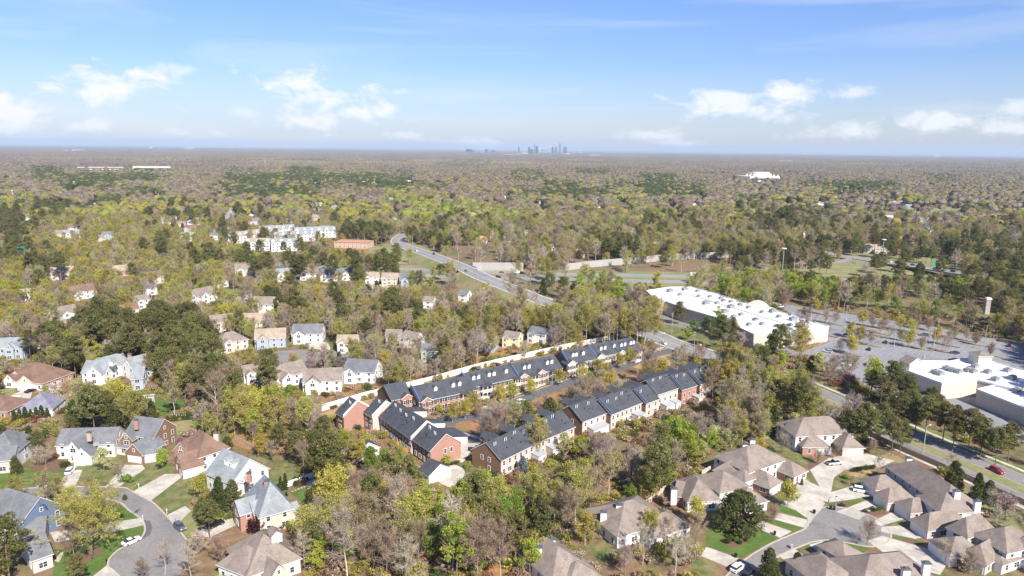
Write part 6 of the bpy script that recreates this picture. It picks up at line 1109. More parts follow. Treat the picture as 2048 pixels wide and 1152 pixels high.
KINDN = {'bare': ('bare_tree', 'bare tree', 'bare gray-brown tree'), 'dense': ('brushy_tree', 'bare tree', 'bushy bare brown tree'), 'bud': ('budding_tree', 'tree', 'olive-tinged budding tree'), 'gold': ('golden_tree', 'tree', 'yellow-budding tree'), 'green': ('leafy_tree', 'tree', 'fresh green leafy tree'), 'pale': ('pale_tree', 'tree', 'pale cream-green tree'),
         'pine': ('pine_tree', 'pine', 'tall pine'), 'ever': ('evergreen_tree', 'evergreen', 'dark evergreen'), 'bloom': ('flowering_tree', 'tree', 'white-flowering tree'), 'blush': ('flowering_tree', 'tree', 'pale pink cherry tree'), 'redbud': ('redbud_tree', 'tree', 'magenta redbud'), 'small_bare': ('small_bare_tree', 'bare tree', 'small bare tree'), 'small_gold': ('small_budding_tree', 'tree', 'small golden budding tree'), 'crape': ('multi_stem_tree', 'bare tree', 'fan-shaped multi-stem bare tree'),
         'column': ('columnar_evergreen', 'evergreen', 'narrow columnar evergreen'), 'roundshrub': ('shrub', 'shrub', 'clipped round shrub'), 'maroon': ('maroon_shrub', 'shrub', 'dark maroon shrub'), 'rustshrub': ('rusty_shrub', 'shrub', 'rust-coloured shrub'), 'spruce': ('spruce_tree', 'evergreen', 'blue-gray spruce'), 'bigbud': ('shade_tree', 'tree', 'huge shade tree'), 'golddome': ('golden_tree', 'tree', 'solid golden tree'), 'grove': ('leafy_tree', 'tree', 'dense green tree'), 'limedome': ('leafy_tree', 'tree', 'bright lime tree')}
NTREE = {}
TREES = []      # ground positions already taken
def tree(kind, p, s=1.0, var=None, rz=None, label=None, hs=1.0):
    v = random.randrange(len(PROTO[kind])) if var is None else var; nm, cat, desc = KINDN[kind]
    o = empty(nm, (p[0], p[1], 0), label, cat, None, random.uniform(0, 6.28) if rz is None else rz); o.scale = (s, s, s * hs)
    put('trunk', PROTO[kind][v][0], o); put('crown', PROTO[kind][v][1], o)
    if not label: AUTO.append((o, desc, p[0], p[1]))
    NTREE[nm] = NTREE.get(nm, 0) + 1; TREES.append((p[0], p[1])); return o
def at(kind, x, y, h=None, var=0, label=None, z=0):
    p = P(x, y); s = h / HT[kind, var] if h else 1.0; return tree(kind, p, s, var, None, label)
HAND = [('bigbud', 184, 1110, 20, 0, 'huge spreading yellow-green shade tree in the mulched lawn bed'), ('bare', 153, 1127, 13, 2, 'smaller half-bare tree at the tip of the mulched lawn bed'), ('pine', 20, 1165, 18, 2, 'bushy pine at the bottom left corner'), ('ever', 33, 948, 6.5, 1, 'small dark evergreen on the striped lawn'), ('green', 326, 940, 8, 0, 'yellow-green tree in front of the brown shingle house'), ('small_gold', 402, 995, 9, 0, 'golden budding tree at the foot of the reddish brown house drive'),
 ('ever', 440, 1022, 11, 0, 'tall conical evergreen in front of the light gray roof'), ('ever', 466, 1018, 9.5, 1, 'brownish evergreen left of the tan house'), ('ever', 407, 1040, 7, 2, 'broad dark evergreen above the black SUV driveway'), ('ever', 428, 1030, 7.5, 2, 'dark evergreen between the cone and the driveway'), ('roundshrub', 445, 1034, 1.8, 0, 'pale green round shrub at the dark evergreens'), ('roundshrub', 461, 1037, 2, 0, 'round shrub at the tan house front'), ('maroon', 507, 1068, 4.6, 0, 'maroon shrub at the tan wall corner'), ('roundshrub', 527, 1073, 2.4, 1, 'round shrub under the tan wall'), ('roundshrub', 576, 1056, 2.4, 0, 'round green shrub at the right end of the tan wall'), ('roundshrub', 564, 1058, 1.5, 1, 'small dark shrub beside the tan wall'),
 ('column', 562, 982, 5, 0, 'left of the two narrow columnar evergreens behind the tan house'), ('column', 571, 979, 5.6, 0, 'right and taller of the two columnar evergreens behind the tan house'), ('roundshrub', 594, 971, 2, 1, 'round dark shrub by the pale wooden fence'), ('small_bare', 76, 934, 8, 1, 'slim bare tree at the left of the striped lawn bed'), ('small_bare', 92, 932, 8, 1, 'slim bare tree in the middle of the striped lawn bed'), ('pale', 208, 944, 9, 0, 'pale leafing tree before the white two-storey house'), ('small_bare', 238, 955, 6, 0, 'small bare tree beside the brown house driveway'), ('roundshrub', 257, 965, 3.0, 0, 'green round shrub at the brown house driveway'),
 ('redbud', 362, 898, 5, 0, 'dusky pink redbud behind the reddish brown roof'), ('ever', 409, 868, 10, 1, 'dense cone evergreen above the reddish brown roof'), ('ever', 455, 898, 5, 2, 'dark round evergreen at the end of the reddish brown roof'), ('bloom', 111, 795, 8, 0, 'white blossom tree beside the brown hip roofed house'), ('pale', 92, 800, 7, 0, 'pale green tree left of the white blossom tree'), ('roundshrub', 130, 935, 2.4, 1, 'dark shrub beside the driveway of the striped lawn'), ('rustshrub', 113, 918, 2.4, 0, 'rusty shrub in the striped lawn bed'), ('gold', 520, 915, 9, 1, 'bright yellow-green tree beside the rusty bank'), ('small_bare', 517, 962, 9, 0, 'bare tree beside the light gray roofed house'), ('small_bare', 492, 985, 8, 1, 'bare tree at the tan house chimney'),
 ('ever', 1478, 1062, 12.5, 2, 'big round dark evergreen in the court'), ('crape', 1545, 1046, 6.6, 0, 'fan-shaped bare tree on the lawn left of the court circle'), ('small_gold', 1576, 1016, 9, 0, 'small golden tree at the white garage of the court'), ('small_bare', 1734, 1089, 8.5, 0, 'lone bare tree on the lawn below the court circle'), ('ever', 1603, 970, 2.4, 0, 'little dark cone beside the brick garage of the golden-tree home'), ('small_bare', 1566, 908, 9, 1, 'bare tree on the lawn between the two upper patio homes'), ('crape', 1636, 928, 6, 0, 'fan-shaped bare tree left of the silver pickup'), ('small_bare', 1672, 918, 6.5, 0, 'small bare tree behind the silver pickup'), ('crape', 1744, 908, 6, 0, 'fan-shaped bare tree right of the top patio garages'), ('small_bare', 1702, 972, 4, 0, 'small bare tree on the straw lawn'),
 ('small_bare', 1886, 1122, 7, 1, 'bare tree with wide branches by the lower right garages'), ('small_bare', 1938, 1150, 8, 0, 'tall bare tree at the bottom right drive'), ('ever', 1536, 1160, 9, 1, 'dark evergreen at the bottom of the court road'), ('ever', 1592, 1150, 6.5, 1, 'smaller evergreen right of the one at the court road bottom'), ('ever', 1905, 985, 11, 1, 'dark cedar in front of the boulevard, left of two'), ('ever', 1952, 1005, 10, 0, 'dark cone beside the boulevard behind the patio chimneys'), ('ever', 1975, 1008, 8, 1, 'olive-dark evergreen right of the dark cone by the boulevard'), ('blush', 2010, 1040, 9, 0, 'pale bare-blossom tree at the right edge behind the patio homes'), ('small_bare', 1985, 1030, 9, 1, 'bare tree behind the lower right patio roofs'), ('small_bare', 2045, 1075, 9, 0, 'bare tree at the right frame edge'),
 ('limedome', 1160, 912, 9, 0, 'bright lime tree against the nearest south townhouse row'), ('grove', 1192, 905, 8.5, 0, 'dark green leafy tree right of the bright lime tree'), ('pale', 1128, 912, 9, 0, 'pale thin-leaved tree left of the bright lime tree'), ('spruce', 1045, 948, 6.5, 0, 'blue-gray spruce below the townhouse patios'), ('limedome', 1300, 987, 7, 0, 'bright green tree left of the brick garden wall'), ('limedome', 1342, 965, 7, 0, 'bright green tree at the grassy strip by the garden wall'), ('grove', 1262, 1010, 7, 0, 'bright green tree beside the two-chimney patio home'), ('grove', 1322, 975, 6, 0, 'smaller green tree between the garden wall trees'), ('gold', 1280, 995, 9, 2, 'yellowish tree in the wood above the garden wall'),
 ('green', 1385, 905, 11, 1, 'green leafy tree at the wood edge'), ('ever', 1477, 858, 13, 2, 'dense bright evergreen dome in the right wood'), ('ever', 1545, 870, 12, 0, 'dark cone evergreen right of the evergreen dome'), ('ever', 1510, 850, 9, 1, 'dark cedar between the dome and the cone'), ('pale', 1425, 895, 9, 0, 'pale lime thicket tree near the evergreen dome'), ('pale', 1452, 905, 9, 0, 'pale lime thicket tree above the garden wall'), ('pale', 1490, 880, 8, 0, 'pale lime thicket tree right of the evergreen dome'), ('pale', 1405, 925, 8, 0, 'pale lime thicket tree nearest the garden wall'), ('pale', 1585, 868, 9, 0, 'pale thicket tree behind the top patio home'), ('pale', 1560, 852, 9, 0, 'pale thicket tree left of the boulevard pines'),
 ('limedome', 1545, 712, 14, 0, 'large bright lime tree before the store end wall'), ('limedome', 1513, 735, 13, 0, 'large bright yellow-green tree below the store corner'), ('limedome', 1560, 740, 11, 0, 'lime tree below the large bright pair'), ('grove', 1410, 665, 11, 0, 'bright green round tree in front of the store'), ('grove', 1385, 665, 9, 0, 'dark green tree left of the bright round one at the store'), ('pine', 1357, 650, 15, 2, 'dark pine at the store corner'), ('blush', 1450, 695, 9, 0, 'left pale cherry tree in front of the store'), ('blush', 1480, 695, 9.5, 0, 'middle pale cherry tree in front of the store'), ('blush', 1503, 697, 8, 0, 'right pale cherry tree in front of the store'), ('limedome', 1375, 680, 8, 0, 'lime tree nearest the boulevard by the store'), ('pine', 1453, 735, 15, 0, 'thin dark pine by the boulevard bend'), ('small_bare', 1365, 725, 12, 1, 'bare tree pair member left of the boulevard bend pine'), ('small_bare', 1400, 728, 12, 0, 'bare tree right behind the townhouse end at the boulevard'),
 ('golddome', 1312, 578, 15, 0, 'golden tree behind the store'), ('limedome', 1256, 640, 14, 0, 'bright green tree left of the store'), ('pine', 1283, 628, 17, 0, 'dark pine at the left store corner'), ('limedome', 1198, 590, 15, 0, 'lime tree left of the golden one, near the motorway'), ('limedome', 1205, 572, 14, 0, 'lime tree above, by the motorway fence'), ('gold', 1175, 650, 19, 2, 'big olive-yellow tree among the bare wood by the boulevard'), ('gold', 1208, 640, 18, 2, 'second big olive-yellow tree by the boulevard'), ('ever', 250, 1000, 2, 2, 'tiny dark shrub by the kerb')]
for k, x, y, h, v, lb in HAND: at(k, x, y, h, v, lb)
D.objects['evergreen_tree.%03d' % next(i for i in range(1, 40) if (D.objects.get('evergreen_tree.%03d' % i) or {}).get('label') == 'big round dark evergreen in the court')].scale = (1.5, 1.5, 1.04)
for i in range(11): at('column', 348 + i * 3.6, 842 - i * .3, 3.0, 0)
for i in range(7): at('ever', 30 + i * 11, 845 - i * 1.0, 5 + (i % 3) * .6, 0)
for k, x, y, h, v in [('bare', 330, 1150, 10, 3), ('dense', 285, 1160, 7, 0), ('bare', 445, 1135, 10, 2), ('dense', 400, 1110, 8, 2), ('bare', 610, 1140, 12, 0), ('dense', 590, 1100, 7, 0), ('bare', 1330, 1115, 13, 1), ('gold', 1300, 1078, 9, 0), ('bare', 1390, 1090, 11, 2), ('bare', 1285, 1130, 13, 3), ('dense', 1365, 1130, 10, 2), ('bare', 1350, 1150, 12, 0), ('gold', 1390, 1050, 9, 1), ('dense', 1250, 1150, 10, 1), ('gold', 1170, 1090, 10, 0), ('green', 1060, 1150, 11, 0), ('green', 690, 1130, 12, 0), ('green', 640, 1150, 11, 2), ('pine', 630, 1130, 13, 2)]: at(k, x, y, h, v)
for k, x, y, h, v in [('grove', 765, 940, 8, 0), ('gold', 722, 930, 10, 1), ('bud', 795, 952, 12, 1), ('green', 690, 915, 11, 0), ('ever', 660, 930, 11, 2), ('ever', 630, 925, 12, 2), ('pine', 650, 905, 14, 1), ('green', 745, 960, 12, 1), ('bud', 820, 985, 12, 0)]: at(k, x, y, h, v)
for x, y, h in [(1690, 890, 14), (1712, 895, 15), (1738, 902, 16), (1760, 880, 15), (1728, 880, 15), (1782, 912, 15), (1800, 905, 13), (1795, 860, 16), (1830, 862, 15), (1850, 875, 17), (1885, 885, 16), (1905, 900, 16), (1935, 905, 17), (1960, 915, 15), (1870, 860, 15), (1820, 845, 14), (1990, 930, 14), (2015, 925, 15), (1775, 835, 15), (1760, 815, 14), (1740, 800, 14), (1812, 825, 17), (1858, 845, 15)]: at('pine', x, y, h, random.randrange(3))
for x, y in [(1640, 840), (1655, 852), (1622, 828), (1608, 820), (1670, 860), (1590, 800), (1690, 845)]: at('dense', x, y, 10, random.randrange(3))
for x, y in [(1672, 708), (1690, 745), (1702, 750)]: at('redbud', x, y + 26, 7, 0)
for x, y in [(1560, 526), (1575, 524), (1592, 523), (1608, 522), (1620, 521), (1545, 527), (1632, 521)]: at('redbud', x, y, 9, 0)
for x, y in [(1040, 852), (1010, 860), (960, 850), (1090, 830), (1140, 812), (1180, 800), (1075, 842), (985, 840)]: at('small_bare', x, y - 12, 7.5, random.randrange(2))
for x, y in [(930, 838), (945, 822), (905, 845), (1025, 800), (1062, 792), (1120, 772), (1195, 750), (1208, 758), (1240, 738), (1260, 728), (1000, 806), (1165, 764)]: at('small_gold', x, y, 9, 0)
for x, y in [(1270, 728), (1282, 718), (1220, 760), (1205, 772)]: at('small_bare', x, y, 9, random.randrange(2))
for p, n_, u in ISL:
    for i in range(n_):
        q = p + u * (i - (n_ - 1) / 2) * 6; tree(random.choice(['small_bare', 'crape', 'small_bare', 'small_gold'] if p[0] > 200 else ['small_bare', 'small_gold']), q, random.uniform(.9, 1.15))
for x, y in [(115, 910), (145, 920), (150, 921), (1470, 1084), (1462, 1078), (1480, 1088), (1491, 1082), (1455, 1086), (1476, 1074), (1730, 1026), (1744, 1022), (1760, 1020), (1690, 958), (1684, 1013), (1845, 1062), (880, 940), (905, 930), (915, 928), (870, 945)]: at('roundshrub', x, y, random.uniform(1.2, 2.0), random.randrange(2))
for i in range(8): at('roundshrub', 1707 + i * 5.6, 943 - i * .9, 1.5, 1)

CELLY = [305, 320, 335, 350, 365, 380, 395, 410, 425, 440, 460, 480, 500, 520, 540, 560, 580, 600, 625, 650, 675, 700, 730, 760, 800, 840, 880, 920, 960, 1010, 1060, 1110, 1160]
CELL = """pppppppppppppppppppppppppppppppp
pbppbpppbppbppdppbppbppbpppdpppp
bdbbxbbpbdbbpbbbxbdbbbpbpbbpxbbp
bxdddbbdddddxbbbxbbbdbbbbpbbbxbb
bbdxbbbdxxxddxbbbdbxdxbbbxddbbbb
mbbbdbbdddbbmbbbxddmddbbbmdxbbbb
mmbdbmbbbmmbmmbbmmbmbbbxmmbbmbbb
ydmyyymmbmymmggmbbmmmbmxmxmbbbdb
dyyyydmmmmmyggggmbmmgxmmdxmmmbbm
dmyomyymmmymmmxggmmgxdmdddmxmbmm
myyyyyydmmmddmggbbmmmmmmmmmyymdb
mmoyydyydxmdxxgbbmmdmmymmddddddd
dymbyyyddmmdmmbbmbmmmmddddbddddd
ydyyyymxddmdddmxddddbbmddddddddd
ymyybyymmyddmmmbddggyygggddddddd
ymbbmyymmymmmmbbdgggygggggddgddd
mmyymyygmmmmmmmmmmygdgggggggggdd
oyyymmymmmbmmmmbmmmmmddgmmmgyggd
ymddddmmbmmmdmmbmmmmmmgmmmmmmggy
bmxddddxmbmbbmmmbmmmmddbbbmmmmmm
mdmxdddxmmmbmbbbbmmmbbbgdbmmmmmm
bmmddddmbbmbmbxmmbmxbmxdgybydbmm
mmmmmxxdxmmmmbmmmmmmmmmbgmbgxdmm
bmmymmxbmgmmmmbbmmmbmmmbmybydddx
ddddxmbmymmbbmbbxmmmmmmbmxbbdddd
dddddmxbbxddbbbmmmmgmgymyydbdddd
mmmxxmmmmddxmmggdgmbbmmdyybbdbdd
mmmymmxdddxmdggdxxmbmbmgymmmmddm
ymymmxddmmxmbgdgmmbbbgmmmmmmmdbb
dyymmxdmmmmbmgdmbbbmmmdmmmmmmmmb
ddmmmmbbmgmxbmgdbmmbbbdmbbmmmmmb
dmmmmbbbmyyymbggymmbbbdmddmmmmmb""".split()
MIX = {'b': [('bare', .42), ('dense', .4), ('bud', .14), ('pine', .04)], 'p': [('dense', .75), ('bare', .15), ('pine', .1)], 'm': [('bare', .18), ('dense', .16), ('bud', .45), ('gold', .06), ('green', .06), ('pine', .05), ('ever', .04)], 'y': [('gold', .42), ('bud', .34), ('green', .08), ('bare', .08), ('dense', .08)], 'o': [('gold', .7), ('dense', .3)], 'g': [('green', .55), ('bud', .28), ('pale', .05), ('bare', .12)], 'd': [('pine', .56), ('ever', .13), ('bare', .12), ('bud', .19)], 'x': [('pine', .35), ('ever', .2), ('bare', .25), ('bud', .2)]}
def pick(c, r):
    u = r.random(); s_ = 0
    for k, w_ in MIX[c]:
        s_ += w_
        if u < s_: return k
    return MIX[c][0][0]
def cell(x, y):
    if not (CELLY[0] <= y < CELLY[-1]): return 'b'
    i = max(j for j in range(len(CELLY) - 1) if CELLY[j] <= y); return CELL[i][min(31, max(0, int(x // 64)))]
rt = random.Random(5)
HOLD = {}
for a, b in TREES: HOLD.setdefault((int(a // 12), int(b // 12)), []).append((a, b))
def free(x, y, d):
    i, j = int(x // 12), int(y // 12)
    for a in range(i - 1, i + 2):
        for b in range(j - 1, j + 2):
            for q in HOLD.get((a, b), ()):
                if (q[0] - x) ** 2 + (q[1] - y) ** 2 < d * d: return False
    return True
def keepers(bx, d):
    """share of a keep box that a crown would hide"""
    x0, y0, x1, y1 = bx; worst = 0
    for a, b, c, e, dist in KEEP:
        if d > dist + 1 or a > x1 or c < x0 or b > y1 or e < y0: continue
        ov = (min(x1, c) - max(x0, a)) * (min(y1, e) - max(y0, b)); worst = max(worst, ov / max(1.0, min((c - a) * (e - b), (x1 - x0) * (y1 - y0))))
    return worst
def spot(x, y): return ((math.sin(math.floor(x / 7) * 127.1 + math.floor(y / 7) * 311.7) * 43758.5453) % 1.0)   # one fixed chance per patch of ground
OPEN = [(1545, 604, 2048, 700), (930, 525, 1060, 560), (1640, 505, 1930, 545), (1500, 524, 1700, 534), (1140, 508, 1474, 526), (1300, 668, 1440, 716), (1062, 543, 1440, 561), (990, 558, 1112, 606), (1760, 410, 1930, 440), (800, 480, 1000, 565)]   # car park and motorway stay in view
SCAT = []
for _ in range(105000):
    y = 150 + 1000 * rt.random() ** .62; hw = y * .90 + 25; x = rt.uniform(-hw, hw)
    if blocked(x, y): continue
    px_, py_ = pix((x, y, 0))
    if py_ > 1330 or not -260 < px_ < 2310: continue
    wooded = not (px_ < 620 and 880 < py_) and not (px_ > 1380 and py_ > 890)
    if not free(x, y, rt.uniform(3.3, 5.4) if wooded and y < 430 else rt.uniform(5.2, 7.4)): continue
    q = pix((x, y, 10)); c = cell(q[0] + rt.gauss(0, 22), q[1] + rt.gauss(0, 7)); kind = pick(c, rt); v = rt.randrange(len(PROTO[kind])); s = rt.uniform(.72, 1.15)
    yard = not wooded
    if yard: s *= .62
    if px_ < 900 and py_ < 790 and kind not in ('pine', 'ever'): s *= .76
    if 860 < px_ < 1300 and 560 < py_ < 700 and kind in ('bare', 'bud'): s *= 1.15
    h = HT[kind, v] * s; k = FPX / math.hypot(y, CAM_H); r_ = (3.5 if kind in ('pine', 'ever') else 5) * s * k; top = pix((x, y, h))[1]; base = pix((x, y, h * .35))[1]
    ov = keepers((px_ - r_, top, px_ + r_, base), y)
    hv = spot(x, y)
    if ov > .12 and hv < (min(1, .82 + ov) if y < 330 else .86): continue
    if any(a < px_ < c_ and top < e and base > b for a, b, c_, e in OPEN) and hv < .9: continue
    HOLD.setdefault((int(x // 12), int(y // 12)), []).append((x, y)); SCAT.append((x, y, kind, v, s, rt.uniform(0, 6.28)))
    if len(SCAT) > 17000: break
SCAT.sort(key=lambda q: q[1])
LIMIT = {'bare_tree': 260, 'brushy_tree': 150, 'budding_tree': 200, 'golden_tree': 60, 'leafy_tree': 70, 'pale_tree': 20, 'pine_tree': 150, 'evergreen_tree': 90}
REST = []
for x, y, kind, v, s, rz in SCAT:
    nm = KINDN[kind][0]; inview = 0 < pix((x, y, 6))[0] < 2048
    if inview and pix((x, y, 9 * s))[1] < 1150 and NTREE.get(nm, 0) < LIMIT.get(nm, 300) and y < 520: tree(kind, (x, y), s, v, rz)
    else: REST.append((x, y, kind, v, s, rz))
# the woods beyond the trees one can pick out: one object of scattered copies
LIB = D.collections.new('tree_library')
def lib(meshes, name):
    vs, fs, ms, mats = [], [], [], []
    for me in meshes:
        b = len(vs); m0 = len(mats); mats += list(me.materials); vs += [tuple(v.co) for v in me.vertices]; fs += [tuple(b + i for i in p.vertices) for p in me.polygons]; ms += [m0 + p.material_index for p in me.polygons]
    me = D.meshes.new(name); me.from_pydata(vs, [], fs)
    for q in mats: me.materials.append(q)
    me.polygons.foreach_set('material_index', ms); me.polygons.foreach_set('use_smooth', [name[0] in 'bc'] * len(fs)); me.update(); o = D.objects.new(name, me); LIB.objects.link(o); return o
LIBI = {}
for k in ('bare', 'dense', 'bud', 'gold', 'green', 'pale', 'pine', 'ever', 'brush'):
    for i, mm in enumerate(PROTO[k]): LIBI[k, i] = f'a_{k}_{i}'; lib(mm, LIBI[k, i])
# simpler crowns for trees farther than a kilometre
def dome(t, c, rad, h, mi, ns=7, nl=3, jit=.2):
    r = t.r; vs = []; k = len(t.c.v); f = []
    for l in range(nl):
        a = l / nl * math.pi / 2 * .95 - .25
        for i in range(ns): th = 2 * math.pi * (i + .5 * (l % 2)) / ns; q = 1 + r.uniform(-jit, jit); vs.append((c[0] + math.cos(th) * math.cos(a) * rad * q, c[1] + math.sin(th) * math.cos(a) * rad * q, c[2] + h * (.5 + .5 * math.sin(a)) * (1 + r.uniform(-jit, jit) * .4)))
    vs.append((c[0], c[1], c[2] + h))
    for l in range(nl - 1):
        for i in range(ns): j = (i + 1) % ns; f.append((k + l * ns + i, k + l * ns + j, k + (l + 1) * ns + j, k + (l + 1) * ns + i))
    for i in range(ns): f.append((k + (nl - 1) * ns + i, k + (nl - 1) * ns + (i + 1) % ns, k + nl * ns))
    t.c.v.extend(vs); t.c.f.extend(f); t.c.m.extend([mi] * len(f))
def lump(seed, h, rad, leaf, kind):
    t = Tree(seed); r = t.r; t.t.tube([(0, 0, 0), (0, 0, h * .6)], [.22, .1], 3, cap=False); n = 46; dome(t, np.array([0, 0, h * .3]), rad * .92, h * .66, 0, 9, 4, .24); dome(t, np.array([rad * .4, rad * .2, h * .3]), rad * .6, h * .55, 0, 7, 3, .24); cen = r.normal(size=(n, 3)); cen /= np.linalg.norm(cen, axis=1)[:, None]; cen *= r.uniform(.55, 1.0, n)[:, None]
    cen[:, :2] *= rad * (1 + .25 * np.sin(np.arctan2(cen[:, 1], cen[:, 0]) * 3 + seed))[:, None]; cen[:, 2] = cen[:, 2] * h * .3 + h * .66; t.tris(cen, 2.1 if kind != 'bare' else 1.9, 0); return t.meshes('bark_pale', [leaf])
LOW = {'bare': ['twig_grey', 'twig_brown'], 'dense': ['twig_purple', 'twig_brown', 'twig_grey'], 'bud': ['twig_olive', 'olive'], 'gold': ['gold', 'olive'], 'green': ['lime', 'green'], 'pale': ['pale'], 'pine': ['pine', 'ever'], 'ever': ['ever']}
for k, ls in LOW.items():
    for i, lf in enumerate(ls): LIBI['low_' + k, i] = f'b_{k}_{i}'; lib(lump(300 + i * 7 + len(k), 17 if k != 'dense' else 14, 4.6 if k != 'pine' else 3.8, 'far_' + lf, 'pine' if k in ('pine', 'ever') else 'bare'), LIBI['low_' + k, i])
# tiles of woodland for the farthest kilometres
def tile(seed, mixw, sz=300.0, n=520):
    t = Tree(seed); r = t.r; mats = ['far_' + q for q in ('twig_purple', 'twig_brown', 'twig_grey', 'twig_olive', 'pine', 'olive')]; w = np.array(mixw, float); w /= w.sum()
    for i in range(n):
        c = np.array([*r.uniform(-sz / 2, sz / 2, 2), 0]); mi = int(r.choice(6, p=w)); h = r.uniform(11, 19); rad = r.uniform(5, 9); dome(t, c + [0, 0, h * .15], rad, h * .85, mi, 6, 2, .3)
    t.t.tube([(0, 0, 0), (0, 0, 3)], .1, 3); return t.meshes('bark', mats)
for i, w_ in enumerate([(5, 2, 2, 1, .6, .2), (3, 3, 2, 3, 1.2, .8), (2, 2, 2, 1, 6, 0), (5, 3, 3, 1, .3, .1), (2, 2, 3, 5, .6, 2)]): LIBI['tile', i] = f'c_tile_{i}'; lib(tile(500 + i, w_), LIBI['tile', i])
ORDER = {n: i for i, n in enumerate(sorted(LIBI.values()))}
def scatter(name, rows, label=None):
    """rows: x, y, z, library name, scale xyz, spin"""
    me = D.meshes.new(name); me.from_pydata([r[:3] for r in rows], [], [])
    for an, ty, vals in (('pick', 'INT', [ORDER[r[3]] for r in rows]), ('spin', 'FLOAT', [r[5] for r in rows])):
        me.attributes.new(an, ty, 'POINT').data.foreach_set('value', vals)
    me.attributes.new('size', 'FLOAT_VECTOR', 'POINT').data.foreach_set('vector', [c for r in rows for c in r[4]])
    o = link(D.objects.new(name, me)); tag(o, kind='stuff')
    ng = D.node_groups.new(name, 'GeometryNodeTree'); ng.interface.new_socket('Geometry', in_out='INPUT', socket_type='NodeSocketGeometry'); ng.interface.new_socket('Geometry', in_out='OUTPUT', socket_type='NodeSocketGeometry')
    N = ng.nodes; L = ng.links; gi = N.new('NodeGroupInput'); go = N.new('NodeGroupOutput'); ip = N.new('GeometryNodeInstanceOnPoints'); ci = N.new('GeometryNodeCollectionInfo'); ci.inputs[0].default_value = LIB; ci.inputs['Separate Children'].default_value = True; ci.inputs['Reset Children'].default_value = True
    def attr(n_, ty): a = N.new('GeometryNodeInputNamedAttribute'); a.data_type = ty; a.inputs[0].default_value = n_; return a.outputs[0]
    cx = N.new('ShaderNodeCombineXYZ'); L.new(attr('spin', 'FLOAT'), cx.inputs[2]); ip.inputs['Pick Instance'].default_value = True
    L.new(gi.outputs[0], ip.inputs['Points']); L.new(ci.outputs[0], ip.inputs['Instance']); L.new(attr('pick', 'INT'), ip.inputs['Instance Index']); L.new(cx.outputs[0], ip.inputs['Rotation']); L.new(attr('size', 'FLOAT_VECTOR'), ip.inputs['Scale']); L.new(ip.outputs[0], go.inputs[0])
    o.modifiers.new('scatter', 'NODES').node_group = ng; return o
scatter('woodland', [(x, y, 0, LIBI[k, v], (s, s, s), rz) for x, y, k, v, s, rz in REST])
# undergrowth in the near woods
ug = []
for _ in range(26000):
    y = 150 + 330 * rt.random(); x = rt.uniform(-y * .9, y * .9)
    if blocked(x, y): continue
    px_, py_ = pix((x, y, 0))
    if (px_ < 620 and 880 < py_ and rt.random() < .85) or (px_ > 1400 and py_ > 900 and rt.random() < .9): continue
    k = rt.choice([0, 0, 0, 0, 1, 1, 1, 1, 2, 3]); s = rt.uniform(.6, 1.6); ug.append((x, y, 0, LIBI['brush', k], (s, s, s * rt.uniform(.6, 1.1)), rt.uniform(0, 6)))
    if len(ug) > 6000: break
scatter('undergrowth', ug)
# one to three and a half kilometres: low-detail crowns
far = []
for _ in range(260000):
    y = math.sqrt(rt.uniform(980 ** 2, 3400 ** 2)); x = rt.uniform(-y * .78, y * .78)
    if blocked(x, y): continue
    q = pix((x, y, 10)); c = cell(q[0] + rt.gauss(0, 8), q[1] + rt.gauss(0, 1.5)); k = pick(c, rt); k = rt.choice(('pine', 'ever', 'pine')) if c == 'd' and rt.random() < .7 else k; i = rt.randrange(len(LOW[k])); s = rt.uniform(.75, 1.2)
    k_ = FPX / y; top = pix((x, y, 16))[1]
    if 1755 < q[0] < 1935 and 405 < q[1] < 442 and spot(x, y) < .93: continue
    ov = keepers((q[0] - 5 * k_, top, q[0] + 5 * k_, q[1] + 2), y)
    if ov > .1 and spot(x, y) < .92: continue
    far.append((x, y, 0, LIBI['low_' + k, i], (s * 1.5, s * 1.5, s), rt.uniform(0, 6)))
    if len(far) > 62000: break
scatter('distant_woodland', far)
tl = []; yy = 3300.0
while yy < 17000:
    st = 285.0
    for i in range(int(-yy * .8 / st) - 1, int(yy * .8 / st) + 2):
        x = i * st; q = pix((x, yy, 10)); c = cell(min(2047, max(0, q[0])), max(306, q[1])); w_ = math.sin(x * .0011 + yy * .0006) + math.sin(x * .0004 - yy * .0013 + 2) + math.sin(yy * .0031 + x * .0003) * .7 + rt.gauss(0, .35); k = 2 if c == 'd' or rt.random() < .04 or w_ > 2.1 else 4 if w_ > 1.1 else 1 if w_ > .3 else 3 if w_ > -.6 else 0
        z = 0.0
        tl.append((x, yy, z, LIBI['tile', k], (1, 1, rt.uniform(.85, 1.2)), rt.choice([0, 1.5708, 3.1416, 4.7124])))
    yy += st
scatter('horizon_woodland', tl)
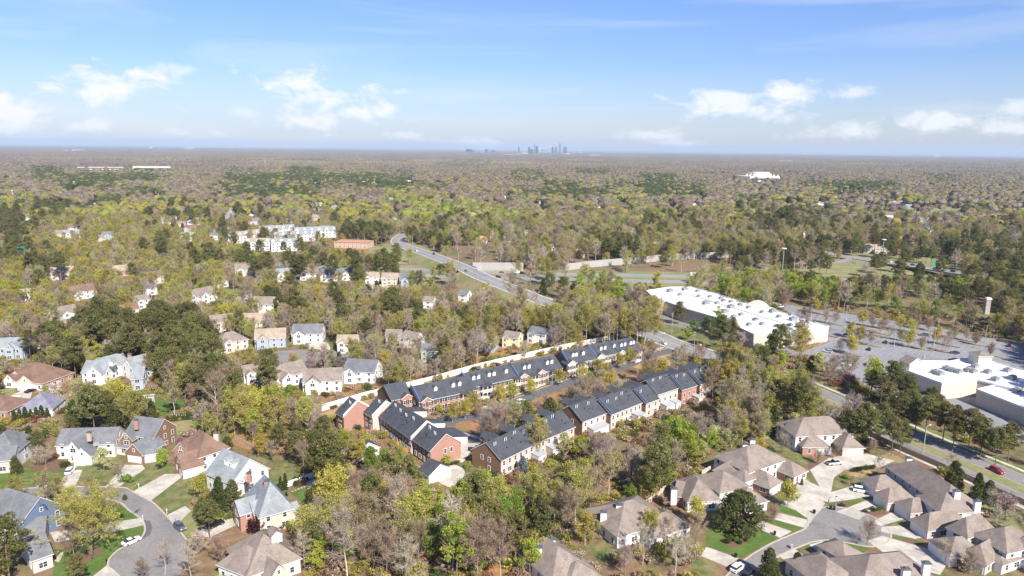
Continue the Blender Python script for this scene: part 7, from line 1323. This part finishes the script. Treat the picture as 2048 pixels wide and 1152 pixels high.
# ------------------------------------------------------------------ air between here and the horizon
HAZE_D = 5.0e-5
hz = MB(); hx, hy0, hy1, z0, z1 = 24000, -1500, 32000, -1.0, 240.0
hz.box((0, (hy0 + hy1) / 2, (z0 + z1) / 2), (2 * hx, hy1 - hy0, z1 - z0)); hm = D.materials.new('haze'); hm.use_nodes = True; nt = hm.node_tree; nt.nodes.remove(nt.nodes['Principled BSDF'])
pv = nt.nodes.new('ShaderNodeVolumePrincipled'); pv.inputs['Color'].default_value = (.62, .755, .92, 1); pv.inputs['Density'].default_value = HAZE_D; nt.links.new(pv.outputs[0], nt.nodes['Material Output'].inputs['Volume'])
try: hm.cycles.homogeneous_volume = True
except Exception: pass
tag(hz.build('haze', hm), kind='stuff')
# ------------------------------------------------------------------ labels for repeated things, from what stands beside them
ORD = ['nearest', 'second', 'third', 'fourth', 'fifth', 'sixth', 'seventh', 'eighth', 'ninth', 'tenth', 'eleventh', 'twelfth', 'thirteenth', 'fourteenth', 'fifteenth', 'sixteenth', 'seventeenth', 'eighteenth', 'nineteenth', 'twentieth']
TENS = {2: 'twenty', 3: 'thirty', 4: 'forty', 5: 'fifty', 6: 'sixty', 7: 'seventy', 8: 'eighty', 9: 'ninety'}
def ordinal(i):
    if i < 20: return ORD[i]
    n = i + 1; t, u = divmod(n, 10)
    if n < 100: return TENS[t].replace('y', 'ieth') if u == 0 else TENS[t] + '-' + ('first' if u == 1 else ORD[u - 1])
    return 'hundredth' if n == 100 else 'hundred-and-' + ('first' if n == 101 else ordinal(i - 100))
LP = [(n, x, y, *pix((x, y, 0))) for n, x, y in LAND]
buck = {}
for o, desc, x, y in AUTO:
    a = pix((x, y, 0)); sc = math.hypot(x, y) / FPX; best = None
    for n, lx, ly, ax, ay in LP:
        d = math.hypot(x - lx, y - ly)
        if best is None or d < best[0]: best = (d, n, lx, ly, ax, ay)
    d, n, lx, ly, ax, ay = best; dx = (a[0] - ax) * sc; dy = y - ly
    rel = ('right of' if dx > 0 else 'left of') if abs(dx) > abs(dy) else ('behind' if dy > 0 else 'in front of')
    buck.setdefault((desc, rel, n), []).append((d, o))
for (desc, rel, n), lst in buck.items():
    lst.sort(key=lambda q: q[0])
    for i, (d, o) in enumerate(lst): o['label'] = f"{desc} {rel} the {n}" if len(lst) == 1 else f"{ordinal(i)} {desc} {rel} the {n}"; o['group'] = o.get('group') or f"{desc}s"
